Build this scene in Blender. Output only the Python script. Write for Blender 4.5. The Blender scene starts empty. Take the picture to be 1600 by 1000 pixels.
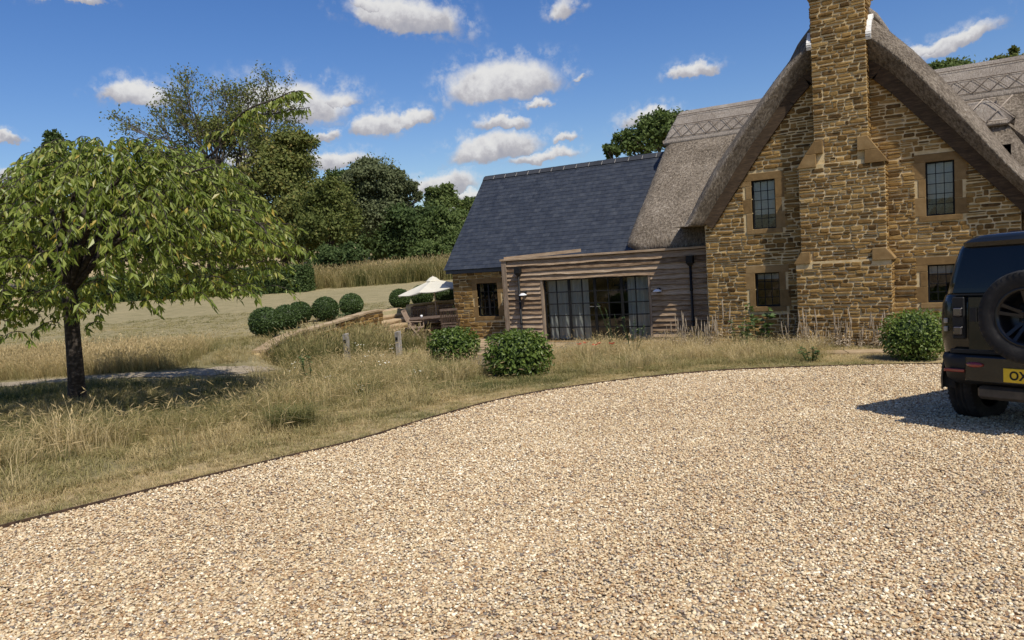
import bpy, bmesh, math, random
import numpy as np
from math import sin, cos, pi, radians, atan2, sqrt
from mathutils import Vector, Matrix

# ------------------------------------------------------------------ camera, sky, sun, exposure
SC = bpy.context.scene
COL = SC.collection
F = 1155.0; PSI = radians(31.3); PIT = math.atan(100 / 1155); RHO = .07
EYE = np.array([0, 0, 1.6])
_f0 = np.array([-sin(PSI), cos(PSI), 0]); _r0 = np.array([cos(PSI), sin(PSI), 0])
FW = cos(PIT) * _f0 - sin(PIT) * np.array([0, 0, 1.0]); _u0 = np.cross(_r0, FW)
RT = cos(RHO) * _r0 - sin(RHO) * _u0; UP = sin(RHO) * _r0 + cos(RHO) * _u0

cam = bpy.data.cameras.new('camera'); cam.sensor_width = 36; cam.lens = F / 1600 * 36
cam.clip_start = .1; cam.clip_end = 3000
camo = bpy.data.objects.new('camera', cam); COL.objects.link(camo)
m = Matrix.Identity(4)
for i in range(3):
    m[i][0] = RT[i]; m[i][1] = UP[i]; m[i][2] = -FW[i]; m[i][3] = EYE[i]
camo.matrix_world = m
SC.camera = camo

SUN_EL = radians(56); SUN_H = Vector((.885, -.465, 0)).normalized()
SUN_V = Vector((SUN_H.x * cos(SUN_EL), SUN_H.y * cos(SUN_EL), sin(SUN_EL)))
sl = bpy.data.lights.new('sun', 'SUN'); sl.energy = 5.0; sl.angle = radians(.53); sl.color = (1, .935, .83)
so = bpy.data.objects.new('sun', sl); COL.objects.link(so)
so.rotation_euler = SUN_V.to_track_quat('Z', 'Y').to_euler(); so.location = (20, -10, 40)

SC.view_settings.view_transform = 'Standard'; SC.view_settings.look = 'None'
SC.view_settings.exposure = 0.0; SC.view_settings.gamma = 1
SC.view_settings.use_curve_mapping = False
SC.cycles.max_bounces = 8; SC.cycles.transparent_max_bounces = 24
SC.cycles.diffuse_bounces = 3; SC.cycles.glossy_bounces = 3
SC.cycles.caustics_reflective = False; SC.cycles.caustics_refractive = False


def ray(px, py):
    d = FW * F + RT * (px - 800) - UP * (py - 500)
    return d / np.dot(d, FW)


def atD(px, py, D):
    return EYE + ray(px, py) * D


def node(nt, typ, inp=None, **props):
    n = nt.nodes.new(typ)
    for k, v in props.items():
        setattr(n, k, v)
    for k, v in (inp or {}).items():
        s = n.inputs[k]
        if isinstance(v, bpy.types.NodeSocket):
            nt.links.new(v, s)
        else:
            s.default_value = v
    return n


def math_n(nt, op, a, b=0.0, c=0.0, clamp=False):
    n = node(nt, 'ShaderNodeMath', {0: a, 1: b, 2: c}, operation=op)
    n.use_clamp = clamp
    return n.outputs[0]


def ramp(nt, fac, stops, interp='LINEAR'):
    n = node(nt, 'ShaderNodeValToRGB', {0: fac})
    cr = n.color_ramp; cr.interpolation = interp
    while len(cr.elements) < len(stops):
        cr.elements.new(.5)
    for e, (p, c) in zip(cr.elements, stops):
        e.position = p; e.color = (c[0], c[1], c[2], 1) if len(c) == 3 else c
    return n.outputs[0]


def maprange(nt, v, a, b, c=0.0, d=1.0, smooth=True):
    n = node(nt, 'ShaderNodeMapRange', {0: v, 1: a, 2: b, 3: c, 4: d})
    if smooth:
        n.interpolation_type = 'SMOOTHSTEP'
    return n.outputs[0]


# ---- world: Nishita sky with fair-weather cumulus far off (given by azimuth and elevation)
W = bpy.data.worlds.new('World'); SC.world = W; W.use_nodes = True
nt = W.node_tree; nt.nodes.clear()
sky = node(nt, 'ShaderNodeTexSky', sky_type='NISHITA', sun_disc=False, sun_elevation=SUN_EL,
           sun_rotation=atan2(SUN_H.x, SUN_H.y), altitude=100, air_density=1.0, dust_density=.9, ozone_density=2.2)
tc = node(nt, 'ShaderNodeTexCoord')
sx = node(nt, 'ShaderNodeSeparateXYZ', {0: tc.outputs['Generated']})
az = math_n(nt, 'ARCTAN2', sx.outputs[0], sx.outputs[1])
el = math_n(nt, 'ARCSINE', sx.outputs[2])
nz = node(nt, 'ShaderNodeTexNoise', {'Vector': tc.outputs['Generated'], 'Scale': 16.0, 'Detail': 6.0, 'Roughness': .58})
nzc = node(nt, 'ShaderNodeSeparateColor', {0: nz.outputs['Color']})
nz2 = node(nt, 'ShaderNodeTexNoise', {'Vector': tc.outputs['Generated'], 'Scale': 62.0, 'Detail': 7.0, 'Roughness': .6})
nz2c = node(nt, 'ShaderNodeSeparateColor', {0: nz2.outputs['Color']})


def jit(base, a, ka, b, kb):
    t = math_n(nt, 'MULTIPLY_ADD', math_n(nt, 'SUBTRACT', a, .5), ka, base)
    return math_n(nt, 'MULTIPLY_ADD', math_n(nt, 'SUBTRACT', b, .5), kb, t)


nz3c = node(nt, 'ShaderNodeSeparateColor', {0: node(nt, 'ShaderNodeTexNoise', {'Vector': tc.outputs['Generated'], 'Scale': 150.0, 'Detail': 5.0, 'Roughness': .62}).outputs['Color']})
azw = jit(jit(az, nzc.outputs[0], .058, nz2c.outputs[0], .022), nz3c.outputs[0], .005, nz3c.outputs[1], 0.0)
elw = jit(jit(el, nzc.outputs[1], .030, nz2c.outputs[1], .018), nz3c.outputs[1], .005, nz3c.outputs[0], 0.0)
# one cloud = an ellipse of directions with a flat base, warped by the noise above
cg = bpy.data.node_groups.new('cloud_shape', 'ShaderNodeTree')
for nm in ('az', 'el', 'a0', 'e0', 'rw', 'rh', 'tilt', 'dens', 'acc', 'accv'):
    cg.interface.new_socket(nm, in_out='INPUT', socket_type='NodeSocketFloat')
for nm in ('acc', 'accv'):
    cg.interface.new_socket(nm, in_out='OUTPUT', socket_type='NodeSocketFloat')
gi = cg.nodes.new('NodeGroupInput'); go = cg.nodes.new('NodeGroupOutput'); I = gi.outputs
du = math_n(cg, 'SUBTRACT', I['az'], I['a0'])
dv = math_n(cg, 'SUBTRACT', I['el'], I['e0'])
dv = math_n(cg, 'MULTIPLY_ADD', du, I['tilt'], dv)
u = math_n(cg, 'DIVIDE', du, I['rw']); v = math_n(cg, 'DIVIDE', dv, I['rh'])
vn = math_n(cg, 'MULTIPLY', math_n(cg, 'MINIMUM', v, 0.0), 2.3)
vp = math_n(cg, 'MAXIMUM', v, 0.0)
vv = math_n(cg, 'ADD', vn, vp)
r2 = math_n(cg, 'ADD', math_n(cg, 'POWER', math_n(cg, 'ABSOLUTE', u), 2.4), math_n(cg, 'MULTIPLY', vv, vv))
dd = math_n(cg, 'MULTIPLY', math_n(cg, 'SUBTRACT', 1.0, math_n(cg, 'SQRT', r2)), I['dens'])
bigger = math_n(cg, 'GREATER_THAN', dd, I['acc'])
cg.links.new(math_n(cg, 'MAXIMUM', dd, I['acc']), go.inputs['acc'])
mixv = math_n(cg, 'MULTIPLY_ADD', bigger, math_n(cg, 'SUBTRACT', v, I['accv']), I['accv'])
cg.links.new(mixv, go.inputs['accv'])

CLOUDS = [(632, 34, 86, 38, .28, 1), (575, 8, 32, 16, .2, .8), (885, 14, 20, 20, 0, .55), (787, 140, 82, 40, .0, 1), (835, 162, 26, 9, 0, .7), (787, 197, 36, 13, .1, .9),
          (776, 238, 70, 28, 0, 1), (852, 248, 48, 12, 0, .8), (886, 221, 19, 10, -.2, .8), (590, 203, 38, 24, 0, .95),
          (642, 192, 32, 18, -.1, .95), (455, 172, 80, 42, .15, .9), (525, 160, 36, 20, 0, .55), (212, 152, 50, 25, .1, 1), (508, 219, 26, 10, 0, .85),
          (520, 256, 52, 16, 0, 1), (690, 290, 58, 22, 0, .95), (712, 308, 46, 15, 0, .8), (10, 218, 20, 12, .2, .9), (18, 277, 28, 12, 0, .9),
          (1085, 115, 38, 17, 0, .95), (1494, 67, 56, 22, -.2, 1), (1445, 80, 34, 14, 0, .7), (112, 2, 44, 10, 0, .7),
          (1012, 192, 40, 18, 0, .8), (905, 120, 12, 5, 0, .4), (420, 250, 70, 18, 0, .8), (730, 330, 60, 14, 0, .7)]
rs = random.Random(4)
specs = []
for (px, py, w, h, t, d) in CLOUDS:
    r = ray(px, py); r = r / np.linalg.norm(r)
    k = 1 / F * np.dot(r, FW)
    specs.append((atan2(r[0], r[1]), math.asin(r[2]), w * 1.12 * k * 1.02, h * 1.1 * k, t - RHO, d))
for i in range(26):                                     # the same cumulus field goes on round the rest of the sky
    a = rs.uniform(radians(45), radians(285)); e = rs.uniform(.05, .6)
    specs.append((((a + pi) % (2 * pi)) - pi, e, rs.uniform(.04, .09) * (1 + e), rs.uniform(.015, .035) * (1 + e), 0, rs.uniform(.7, 1)))
acc = -5.0; accv = 0.0
for (a0, e0, rw, rh, t, d) in specs:
    g = nt.nodes.new('ShaderNodeGroup'); g.node_tree = cg
    for k, val in (('az', azw), ('el', elw), ('a0', a0), ('e0', e0), ('rw', rw), ('rh', rh), ('tilt', t), ('dens', d), ('acc', acc), ('accv', accv)):
        if isinstance(val, float) or isinstance(val, int):
            g.inputs[k].default_value = val
        else:
            nt.links.new(val, g.inputs[k])
    acc, accv = g.outputs[0], g.outputs[1]
mask = maprange(nt, acc, -.13, .34)
mask = math_n(nt, 'MULTIPLY', mask, .96)
wisp = math_n(nt, 'MULTIPLY', maprange(nt, acc, -.75, .0), maprange(nt, nz2c.outputs[2], .44, .72, 0.0, .42))
mask = math_n(nt, 'MAXIMUM', mask, wisp)
# lit tops, mauve-grey bases
lum = jit(accv, nzc.outputs[2], 1.5, nz2c.outputs[2], 1.3)
ccol = ramp(nt, maprange(nt, lum, -.55, .75), [(0, (.50, .50, .56)), (.4, (.66, .645, .675)), (.72, (.88, .87, .88)), (1, (1.03, 1.02, 1.0))])
bg1 = node(nt, 'ShaderNodeBackground', {0: sky.outputs[0], 1: .09})
hs = node(nt, 'ShaderNodeHueSaturation', {'Hue': .513, 'Saturation': 1.32, 'Value': 1.36, 'Color': sky.outputs[0]})
nt.links.new(hs.outputs[0], bg1.inputs[0])
bg2 = node(nt, 'ShaderNodeBackground', {0: ccol, 1: .76})
mx = node(nt, 'ShaderNodeMixShader', {0: mask, 1: bg1.outputs[0], 2: bg2.outputs[0]})
node(nt, 'ShaderNodeOutputWorld', {0: mx.outputs[0]})

# ------------------------------------------------------------------ helpers
RNG = np.random.default_rng(7)
R = random.Random(11)


def tag(o, label=None, cat=None, group=None, kind=None):
    if label: o['label'] = label
    if cat: o['category'] = cat
    if group: o['group'] = group
    if kind: o['kind'] = kind
    return o


def thing(name, label, cat, loc=(0, 0, 0), rz=0, group=None):
    o = bpy.data.objects.new(name, None); COL.objects.link(o)
    o.location = loc; o.rotation_euler = (0, 0, rz); o.empty_display_size = .2
    return tag(o, label, cat, group)


def root_of(o):
    while o.parent: o = o.parent
    return o


def link(name, me, parent=None, mats=None):
    o = bpy.data.objects.new(name, me); COL.objects.link(o)
    if parent is not None: o.parent = parent
    for mt in (mats or []):
        me.materials.append(mt)
    return o


class MB:
    """collects shapes; build() makes one mesh object (world coordinates, shifted to the root's origin)"""
    def __init__(s): s.v = []; s.f = []; s.mi = []; s.sm = []

    def add(s, vs, fs, mi=0, sm=False):
        b = len(s.v); s.v += [tuple(map(float, p)) for p in vs]
        for f in fs:
            s.f.append(tuple(b + i for i in f)); s.mi.append(mi); s.sm.append(sm)
        return s

    def box(s, lo, hi, mi=0, M=None):
        x0, y0, z0 = lo; x1, y1, z1 = hi
        vs = [(x0, y0, z0), (x1, y0, z0), (x1, y1, z0), (x0, y1, z0), (x0, y0, z1), (x1, y0, z1), (x1, y1, z1), (x0, y1, z1)]
        if M is not None: vs = [M @ Vector(p) for p in vs]
        return s.add(vs, [(0, 3, 2, 1), (4, 5, 6, 7), (0, 1, 5, 4), (1, 2, 6, 5), (2, 3, 7, 6), (3, 0, 4, 7)], mi)

    def quad(s, a, b, c, d, mi=0): return s.add([a, b, c, d], [(0, 1, 2, 3)], mi)

    def bar(s, p, q, w, h, mi=0, up=(0, 0, 1)):
        p = Vector(p); q = Vector(q); d = (q - p).normalized(); u = Vector(up)
        if abs(d.dot(u)) > .98: u = Vector((0, 1, 0))
        a = d.cross(u).normalized() * w / 2; b = a.cross(d).normalized() * h / 2
        vs = [p - a - b, p + a - b, p + a + b, p - a + b, q - a - b, q + a - b, q + a + b, q - a + b]
        return s.add(vs, [(0, 3, 2, 1), (4, 5, 6, 7), (0, 1, 5, 4), (1, 2, 6, 5), (2, 3, 7, 6), (3, 0, 4, 7)], mi)

    def tube(s, pts, rad, n=8, mi=0, caps=True):
        pts = [Vector(p) for p in pts]
        if not hasattr(rad, '__len__'): rad = [rad] * len(pts)
        rings = []; prev = None
        for i, p in enumerate(pts):
            d = (pts[min(i + 1, len(pts) - 1)] - pts[max(i - 1, 0)])
            d = d.normalized() if d.length > 1e-9 else Vector((0, 0, 1))
            if prev is None:
                u = d.orthogonal().normalized()
            else:
                u = (prev - d * prev.dot(d)); u = u.normalized() if u.length > 1e-6 else d.orthogonal().normalized()
            prev = u; w = d.cross(u)
            rings.append([p + (u * cos(2 * pi * k / n) + w * sin(2 * pi * k / n)) * rad[i] for k in range(n)])
        vs = [p for r in rings for p in r]; fs = []
        for i in range(len(rings) - 1):
            for k in range(n):
                fs.append((i * n + k, i * n + (k + 1) % n, (i + 1) * n + (k + 1) % n, (i + 1) * n + k))
        if caps:
            fs.append(tuple(range(n - 1, -1, -1))); fs.append(tuple((len(rings) - 1) * n + k for k in range(n)))
        return s.add(vs, fs, mi, True)

    def lathe(s, prof, c=(0, 0, 0), n=24, axis='z', mi=0, M=None):
        vs = []
        for (r, h) in prof:
            for k in range(n):
                a = 2 * pi * k / n; p = (r * cos(a), r * sin(a), h)
                if axis == 'y': p = (p[0], p[2], p[1])
                elif axis == 'x': p = (p[2], p[0], p[1])
                p = Vector(p) + Vector(c)
                vs.append(M @ p if M is not None else p)
        fs = []
        for i in range(len(prof) - 1):
            for k in range(n):
                q = (i * n + k, i * n + (k + 1) % n, (i + 1) * n + (k + 1) % n, (i + 1) * n + k)
                fs.append(q if axis != 'y' else q[::-1])
        return s.add(vs, fs, mi, True)

    def build(s, name, mats, parent=None, world=True, smooth=None, bevel=0, fixn=True):
        me = bpy.data.meshes.new(name)
        vs = s.v
        if parent is not None and world:
            L = root_of(parent).location
            vs = [(p[0] - L.x, p[1] - L.y, p[2] - L.z) for p in vs]
        me.from_pydata(vs, [], s.f)
        if not isinstance(mats, (list, tuple)): mats = [mats]
        o = link(name, me, parent, mats)
        me.polygons.foreach_set('material_index', s.mi)
        me.polygons.foreach_set('use_smooth', s.sm if smooth is None else [smooth] * len(s.f))
        if fixn:
            bm = bmesh.new(); bm.from_mesh(me); bmesh.ops.recalc_face_normals(bm, faces=bm.faces)
            if bevel:
                bmesh.ops.bevel(bm, geom=list(bm.edges), offset=bevel, segments=1, affect='EDGES')
            bm.to_mesh(me); bm.free()
        me.update()
        return o


def np_mesh(name, V, Fc, mats, parent=None, smooth=False, tint=None, world=True):
    """V (n,3) array, Fc (m,k) array of equal-sided faces; tint: per-vertex float"""
    V = np.asarray(V, dtype=np.float32)
    if parent is not None and world:
        L = root_of(parent).location; V = V - np.array([L.x, L.y, L.z], dtype=np.float32)
    me = bpy.data.meshes.new(name)
    Fc = np.asarray(Fc, dtype=np.int32); mcount, k = Fc.shape
    me.vertices.add(len(V)); me.vertices.foreach_set('co', V.ravel())
    me.loops.add(mcount * k); me.loops.foreach_set('vertex_index', Fc.ravel())
    me.polygons.add(mcount); me.polygons.foreach_set('loop_start', np.arange(mcount, dtype=np.int32) * k)
    me.update(calc_edges=True)
    me.polygons.foreach_set('use_smooth', np.full(mcount, bool(smooth)))
    if tint is not None:
        at = me.attributes.new('tint', 'FLOAT', 'POINT'); at.data.foreach_set('value', np.asarray(tint, dtype=np.float32))
    if not isinstance(mats, (list, tuple)): mats = [mats]
    return link(name, me, parent, mats)


def sstep(a, b, x):
    t = np.clip((x - a) / (b - a), 0, 1); return t * t * (3 - 2 * t)


# ---- materials
def pmat(name, stops, scale=6.0, detail=6.0, rough=.8, bump=0.0, bscale=None, stretch=(1, 1, 1), rnd=0.0, metallic=0.0, spec=.3, coat=0.0,
         coords='Position', trans=0.0, tintw=0.0, bdist=.01, rough_var=0.0):
    """procedural: noise drives a colour ramp; per-object random and a 'tint' attribute shift it"""
    mt = bpy.data.materials.new(name); mt.use_nodes = True; t = mt.node_tree; t.nodes.clear()
    if coords == 'Position':
        vec = node(t, 'ShaderNodeNewGeometry').outputs['Position']
    else:
        vec = node(t, 'ShaderNodeTexCoord').outputs[coords]
    mp = node(t, 'ShaderNodeMapping', {0: vec, 'Scale': stretch}).outputs[0]
    n1 = node(t, 'ShaderNodeTexNoise', {'Vector': mp, 'Scale': scale, 'Detail': detail, 'Roughness': .62}).outputs[0]
    fac = maprange(t, n1, .28, .72, smooth=False)
    if rnd or tintw:
        w = rnd + tintw
        base = math_n(t, 'MULTIPLY', fac, 1 - w)
        if rnd: base = math_n(t, 'MULTIPLY_ADD', node(t, 'ShaderNodeObjectInfo').outputs['Random'], rnd, base)
        if tintw: base = math_n(t, 'MULTIPLY_ADD', node(t, 'ShaderNodeAttribute', attribute_name='tint').outputs['Fac'], tintw, base)
        fac = base
    colr = ramp(t, fac, stops)
    b = node(t, 'ShaderNodeBsdfPrincipled', {'Base Color': colr, 'Roughness': rough, 'Metallic': metallic, 'Specular IOR Level': spec, 'Coat Weight': coat, 'Coat Roughness': .03})
    if rough_var:
        t.links.new(maprange(t, n1, .3, .7, rough - rough_var, rough + rough_var), b.inputs['Roughness'])
    if bump:
        n2 = node(t, 'ShaderNodeTexNoise', {'Vector': mp, 'Scale': bscale or scale * 4, 'Detail': 5.0, 'Roughness': .65}).outputs[0]
        bp = node(t, 'ShaderNodeBump', {'Height': n2, 'Strength': bump, 'Distance': bdist}).outputs[0]
        t.links.new(bp, b.inputs['Normal'])
    sh = b.outputs[0]
    if trans:
        tr = node(t, 'ShaderNodeBsdfTranslucent', {0: colr}).outputs[0]
        sh = node(t, 'ShaderNodeMixShader', {0: trans, 1: sh, 2: tr}).outputs[0]
    node(t, 'ShaderNodeOutputMaterial', {0: sh})
    return mt


def glassmat(name, tint=(.9, .95, .95), refl=.08):
    mt = bpy.data.materials.new(name); mt.use_nodes = True; t = mt.node_tree; t.nodes.clear()
    lw = node(t, 'ShaderNodeLayerWeight', {0: .25}).outputs['Fresnel']
    f = math_n(t, 'MULTIPLY_ADD', lw, .5, refl, clamp=True)
    n = node(t, 'ShaderNodeTexNoise', {'Vector': node(t, 'ShaderNodeNewGeometry').outputs['Position'], 'Scale': 2.3, 'Detail': 2.0}).outputs[0]
    bp = node(t, 'ShaderNodeBump', {'Height': n, 'Strength': .05, 'Distance': .02}).outputs[0]
    g = node(t, 'ShaderNodeBsdfGlossy', {0: (1, 1, 1, 1), 'Roughness': .01, 'Normal': bp}).outputs[0]
    tr = node(t, 'ShaderNodeBsdfTransparent', {0: (*tint, 1)}).outputs[0]
    node(t, 'ShaderNodeOutputMaterial', {0: node(t, 'ShaderNodeMixShader', {0: f, 1: tr, 2: g}).outputs[0]})
    return mt


def leafmat(name, stops, trans=.3, rough=.45, spec=.35, hue_noise=0.0):
    """leaf colour from per-leaf tint (attribute), per-instance random; part of the light passes through"""
    mt = bpy.data.materials.new(name); mt.use_nodes = True; t = mt.node_tree; t.nodes.clear()
    a = node(t, 'ShaderNodeAttribute', attribute_name='tint').outputs['Fac']
    r = node(t, 'ShaderNodeObjectInfo').outputs['Random']
    tone = node(t, 'ShaderNodeAttribute', attribute_name='tone', attribute_type='INSTANCER').outputs['Fac']
    f = math_n(t, 'ADD', math_n(t, 'MULTIPLY_ADD', math_n(t, 'SUBTRACT', r, .5), .22, a), tone)
    c = ramp(t, f, stops)
    b = node(t, 'ShaderNodeBsdfPrincipled', {'Base Color': c, 'Roughness': rough, 'Specular IOR Level': spec}).outputs[0]
    hs_ = node(t, 'ShaderNodeHueSaturation', {'Saturation': 1.15, 'Value': 1.5, 'Color': c}).outputs[0]
    tr = node(t, 'ShaderNodeBsdfTranslucent', {0: hs_}).outputs[0]
    node(t, 'ShaderNodeOutputMaterial', {0: node(t, 'ShaderNodeMixShader', {0: trans, 1: b, 2: tr}).outputs[0]})
    return mt


def scatter(name, P, rot, scl, idx, tone, variants, label, cat, kind='stuff'):
    """one object whose points carry instances of the variant meshes"""
    me = bpy.data.meshes.new(name); n = len(P)
    me.vertices.add(n); me.vertices.foreach_set('co', np.asarray(P, dtype=np.float32).ravel())
    for nm, ty, arr, key in (('rot', 'FLOAT_VECTOR', rot, 'vector'), ('scl', 'FLOAT_VECTOR', scl, 'vector'), ('idx', 'INT', idx, 'value'), ('tone', 'FLOAT', tone, 'value')):
        at = me.attributes.new(nm, ty, 'POINT')
        at.data.foreach_set(key, np.asarray(arr, dtype=np.int32 if ty == 'INT' else np.float32).ravel())
    o = bpy.data.objects.new(name, me); COL.objects.link(o)
    c = bpy.data.collections.new(name + '_kinds')
    for vme in variants:
        c.objects.link(bpy.data.objects.new(vme.name, vme))
    g = bpy.data.node_groups.new(name + '_scatter', 'GeometryNodeTree')
    g.interface.new_socket('Geometry', in_out='INPUT', socket_type='NodeSocketGeometry')
    g.interface.new_socket('Geometry', in_out='OUTPUT', socket_type='NodeSocketGeometry')
    gi = g.nodes.new('NodeGroupInput'); go = g.nodes.new('NodeGroupOutput')
    ci = g.nodes.new('GeometryNodeCollectionInfo'); ci.inputs['Collection'].default_value = c
    ci.inputs['Separate Children'].default_value = True; ci.inputs['Reset Children'].default_value = True
    ip = g.nodes.new('GeometryNodeInstanceOnPoints'); ip.inputs['Pick Instance'].default_value = True

    def na(nm, ty):
        q = g.nodes.new('GeometryNodeInputNamedAttribute'); q.data_type = ty; q.inputs['Name'].default_value = nm
        return q.outputs['Attribute']
    g.links.new(gi.outputs[0], ip.inputs['Points']); g.links.new(ci.outputs[0], ip.inputs['Instance'])
    g.links.new(na('idx', 'INT'), ip.inputs['Instance Index']); g.links.new(na('scl', 'FLOAT_VECTOR'), ip.inputs['Scale'])
    e2r = g.nodes.new('FunctionNodeEulerToRotation'); g.links.new(na('rot', 'FLOAT_VECTOR'), e2r.inputs[0])
    g.links.new(e2r.outputs[0], ip.inputs['Rotation']); g.links.new(ip.outputs[0], go.inputs[0])
    md = o.modifiers.new('scatter', 'NODES'); md.node_group = g
    return tag(o, label, cat, kind=kind)


def wn(x, y, s=1.0, seed=0):
    """cheap smooth value noise 0..1 on arrays"""
    x = np.asarray(x) * s + seed * 17.3; y = np.asarray(y) * s - seed * 9.1
    xi = np.floor(x); yi = np.floor(y); fx = x - xi; fy = y - yi
    fx = fx * fx * (3 - 2 * fx); fy = fy * fy * (3 - 2 * fy)
    h = lambda a, b: np.mod(np.sin(a * 127.1 + b * 311.7 + seed) * 43758.5453, 1.0)
    return (h(xi, yi) * (1 - fx) + h(xi + 1, yi) * fx) * (1 - fy) + (h(xi, yi + 1) * (1 - fx) + h(xi + 1, yi + 1) * fx) * fy


def fbm(x, y, s=1.0, seed=0):
    return .5 * wn(x, y, s, seed) + .3 * wn(x, y, s * 2.1, seed + 1) + .2 * wn(x, y, s * 4.3, seed + 2)


def inpoly(x, y, poly):
    x = np.asarray(x, dtype=float); y = np.asarray(y, dtype=float); c = np.zeros(x.shape, bool)
    n = len(poly)
    for i in range(n):
        (x1, y1), (x2, y2) = poly[i], poly[(i + 1) % n]
        if y1 == y2: continue
        t = ((y1 > y) != (y2 > y)) & (x < (x2 - x1) * (y - y1) / (y2 - y1) + x1)
        c ^= t
    return c


def polydist(x, y, pl):
    """distance to polyline and the index-interpolated third column"""
    x = np.asarray(x, dtype=float); y = np.asarray(y, dtype=float)
    best = np.full(x.shape, 1e9); wv = np.zeros(x.shape)
    for i in range(len(pl) - 1):
        ax, ay, aw = pl[i]; bx, by, bw = pl[i + 1]; dx = bx - ax; dy = by - ay
        t = np.clip(((x - ax) * dx + (y - ay) * dy) / (dx * dx + dy * dy), 0, 1)
        d = np.hypot(x - ax - t * dx, y - ay - t * dy); mk = d < best
        best = np.where(mk, d, best); wv = np.where(mk, aw + t * (bw - aw), wv)
    return best, wv


def resample(pl, step):
    pl = [Vector(p) for p in pl]; out = []
    for a, b in zip(pl[:-1], pl[1:]):
        n = max(1, int((b - a).length / step))
        out += [a + (b - a) * (i / n) for i in range(n)]
    return out + [pl[-1]]


def catmull(pts, n=6):
    P = [Vector(p) for p in pts]; P = [P[0] * 2 - P[1]] + P + [P[-1] * 2 - P[-2]]; out = []
    for i in range(1, len(P) - 2):
        a, b, c, d = P[i - 1], P[i], P[i + 1], P[i + 2]
        for k in range(n):
            t = k / n
            out.append(.5 * (2 * b + (c - a) * t + (2 * a - 5 * b + 4 * c - d) * t * t + (3 * b - a - 3 * c + d) * t ** 3))
    return out + [P[-2]]


# ------------------------------------------------------------------ the lie of the land
WALLLINE = [(-9, -30, 3), (-9, 3, 3), (-9.8, 6, 3.5), (-11.8, 9.5, 3), (-13.6, 11.6, 1.0), (-14.12, 12.4, 1.6), (-14.72, 13.81, 1.8), (-15.22, 15.26, 1.6),
            (-15.85, 17.0, 1.2), (-16.3, 18.4, .3), (-16.45, 20.0, .2), (-16.1, 21.2, .2), (-15.3, 22.0, .2), (-14.6, 22.6, .2), (-14.2, 26, .3), (-10, 27.8, 1), (0, 28.5, 3), (80, 32, 10)]
_BASIN = [(p[0], p[1]) for p in WALLLINE] + [(80, -30)]


def terr(x, y):
    x = np.asarray(x, dtype=float); y = np.asarray(y, dtype=float)
    zg = -.05 * np.clip(y, -6, 19) + 0 * x
    v = -sin(PSI) * x + cos(PSI) * y
    zl = np.interp(v, [-50, 0, 14, 18, 27, 45, 70, 110, 160, 260, 900], [0, 0, 0, .0, .0, .42, 1.7, 5.5, 11, 16, 24])
    zl = zl + (fbm(x, y, .08, 5) - .5) * .12
    d, w = polydist(x, y, WALLLINE)
    s = np.where(inpoly(x, y, _BASIN), d, -d)
    b = sstep(-w / 2, w / 2, s)
    return zl * (1 - b) + zg * b


def gp(px, py):
    """where the view through a photo pixel meets the ground"""
    d = ray(px, py); t = np.concatenate([np.linspace(2, 40, 1500), np.linspace(40, 250, 800)])
    X = EYE[0] + d[0] * t; Y = EYE[1] + d[1] * t; Z = EYE[2] + d[2] * t
    k = np.argmax(Z < terr(X, Y)); t = t[k]
    p = EYE + d * t
    return Vector((p[0], p[1], float(terr(p[0], p[1]))))


def gz(x, y): return float(terr(np.array([x]), np.array([y]))[0])
# ------------------------------------------------------------------ ground, gravel drive, path, patio
EDGE_PX = [(-260, 905), (-120, 865), (0, 829), (130, 796), (240, 768), (350, 741), (460, 714), (560, 690), (660, 659), (760, 631), (830, 616), (900, 605), (1000, 592),
           (1100, 582), (1190, 577), (1280, 574), (1370, 571.5), (1460, 570), (1600, 568), (1800, 562)]
EDGE = [gp(*p) for p in EDGE_PX]
EDGE = catmull([(-5.3, -9, gz(-5.3, -9)), (-5.5, -4, gz(-5.5, -4))] + EDGE + [(9, EDGE[-1].y + .2, 0)], 6)
EDGE2 = [(p.x, p.y) for p in EDGE]
EDGE_D = [(p[0], p[1], 0) for p in EDGE2]
GRAVEL_POLY = EDGE2 + [(14, 12), (14, -9)]
PATH_C = catmull([(-21, 3.4, 0), (-17, 4.9, 0)] + [gp(*p) for p in ((0, 602), (120, 593), (250, 586), (330, 581), (400, 577), (425, 576))], 6)
PATH_D = [(p.x, p.y, 0) for p in PATH_C]


def axis(parts):
    out = []
    for a, b, st in parts: out.append(np.arange(a, b, st))
    return np.unique(np.round(np.concatenate(out + [[parts[-1][1]]]), 3))


ax = axis([(-900, -120, 30), (-120, -40, 4), (-40, -20, .8), (-20, 6, .24), (6, 30, 2), (30, 120, 15), (120, 700, 60)])
ay = axis([(-300, -40, 30), (-40, -4, 3), (-4, 24, .24), (24, 50, .8), (50, 130, 4), (130, 1000, 30)])
GX, GY = np.meshgrid(ax, ay); gx = GX.ravel(); gy = GY.ravel(); GZ = terr(gx, gy)
nx, ny = len(ax), len(ay)
ii = np.arange(nx * ny).reshape(ny, nx)
GF = np.stack([ii[:-1, :-1], ii[:-1, 1:], ii[1:, 1:], ii[1:, :-1]], -1).reshape(-1, 4)

DE, _ = polydist(gx, gy, EDGE_D); in_gravel = inpoly(gx, gy, GRAVEL_POLY)
GZ = np.where(in_gravel, GZ - .03, GZ)
DP, _ = polydist(gx, gy, PATH_D)
vv = -sin(PSI) * gx + cos(PSI) * gy
dw, ww = polydist(gx, gy, WALLLINE); basin = inpoly(gx, gy, _BASIN)
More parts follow.
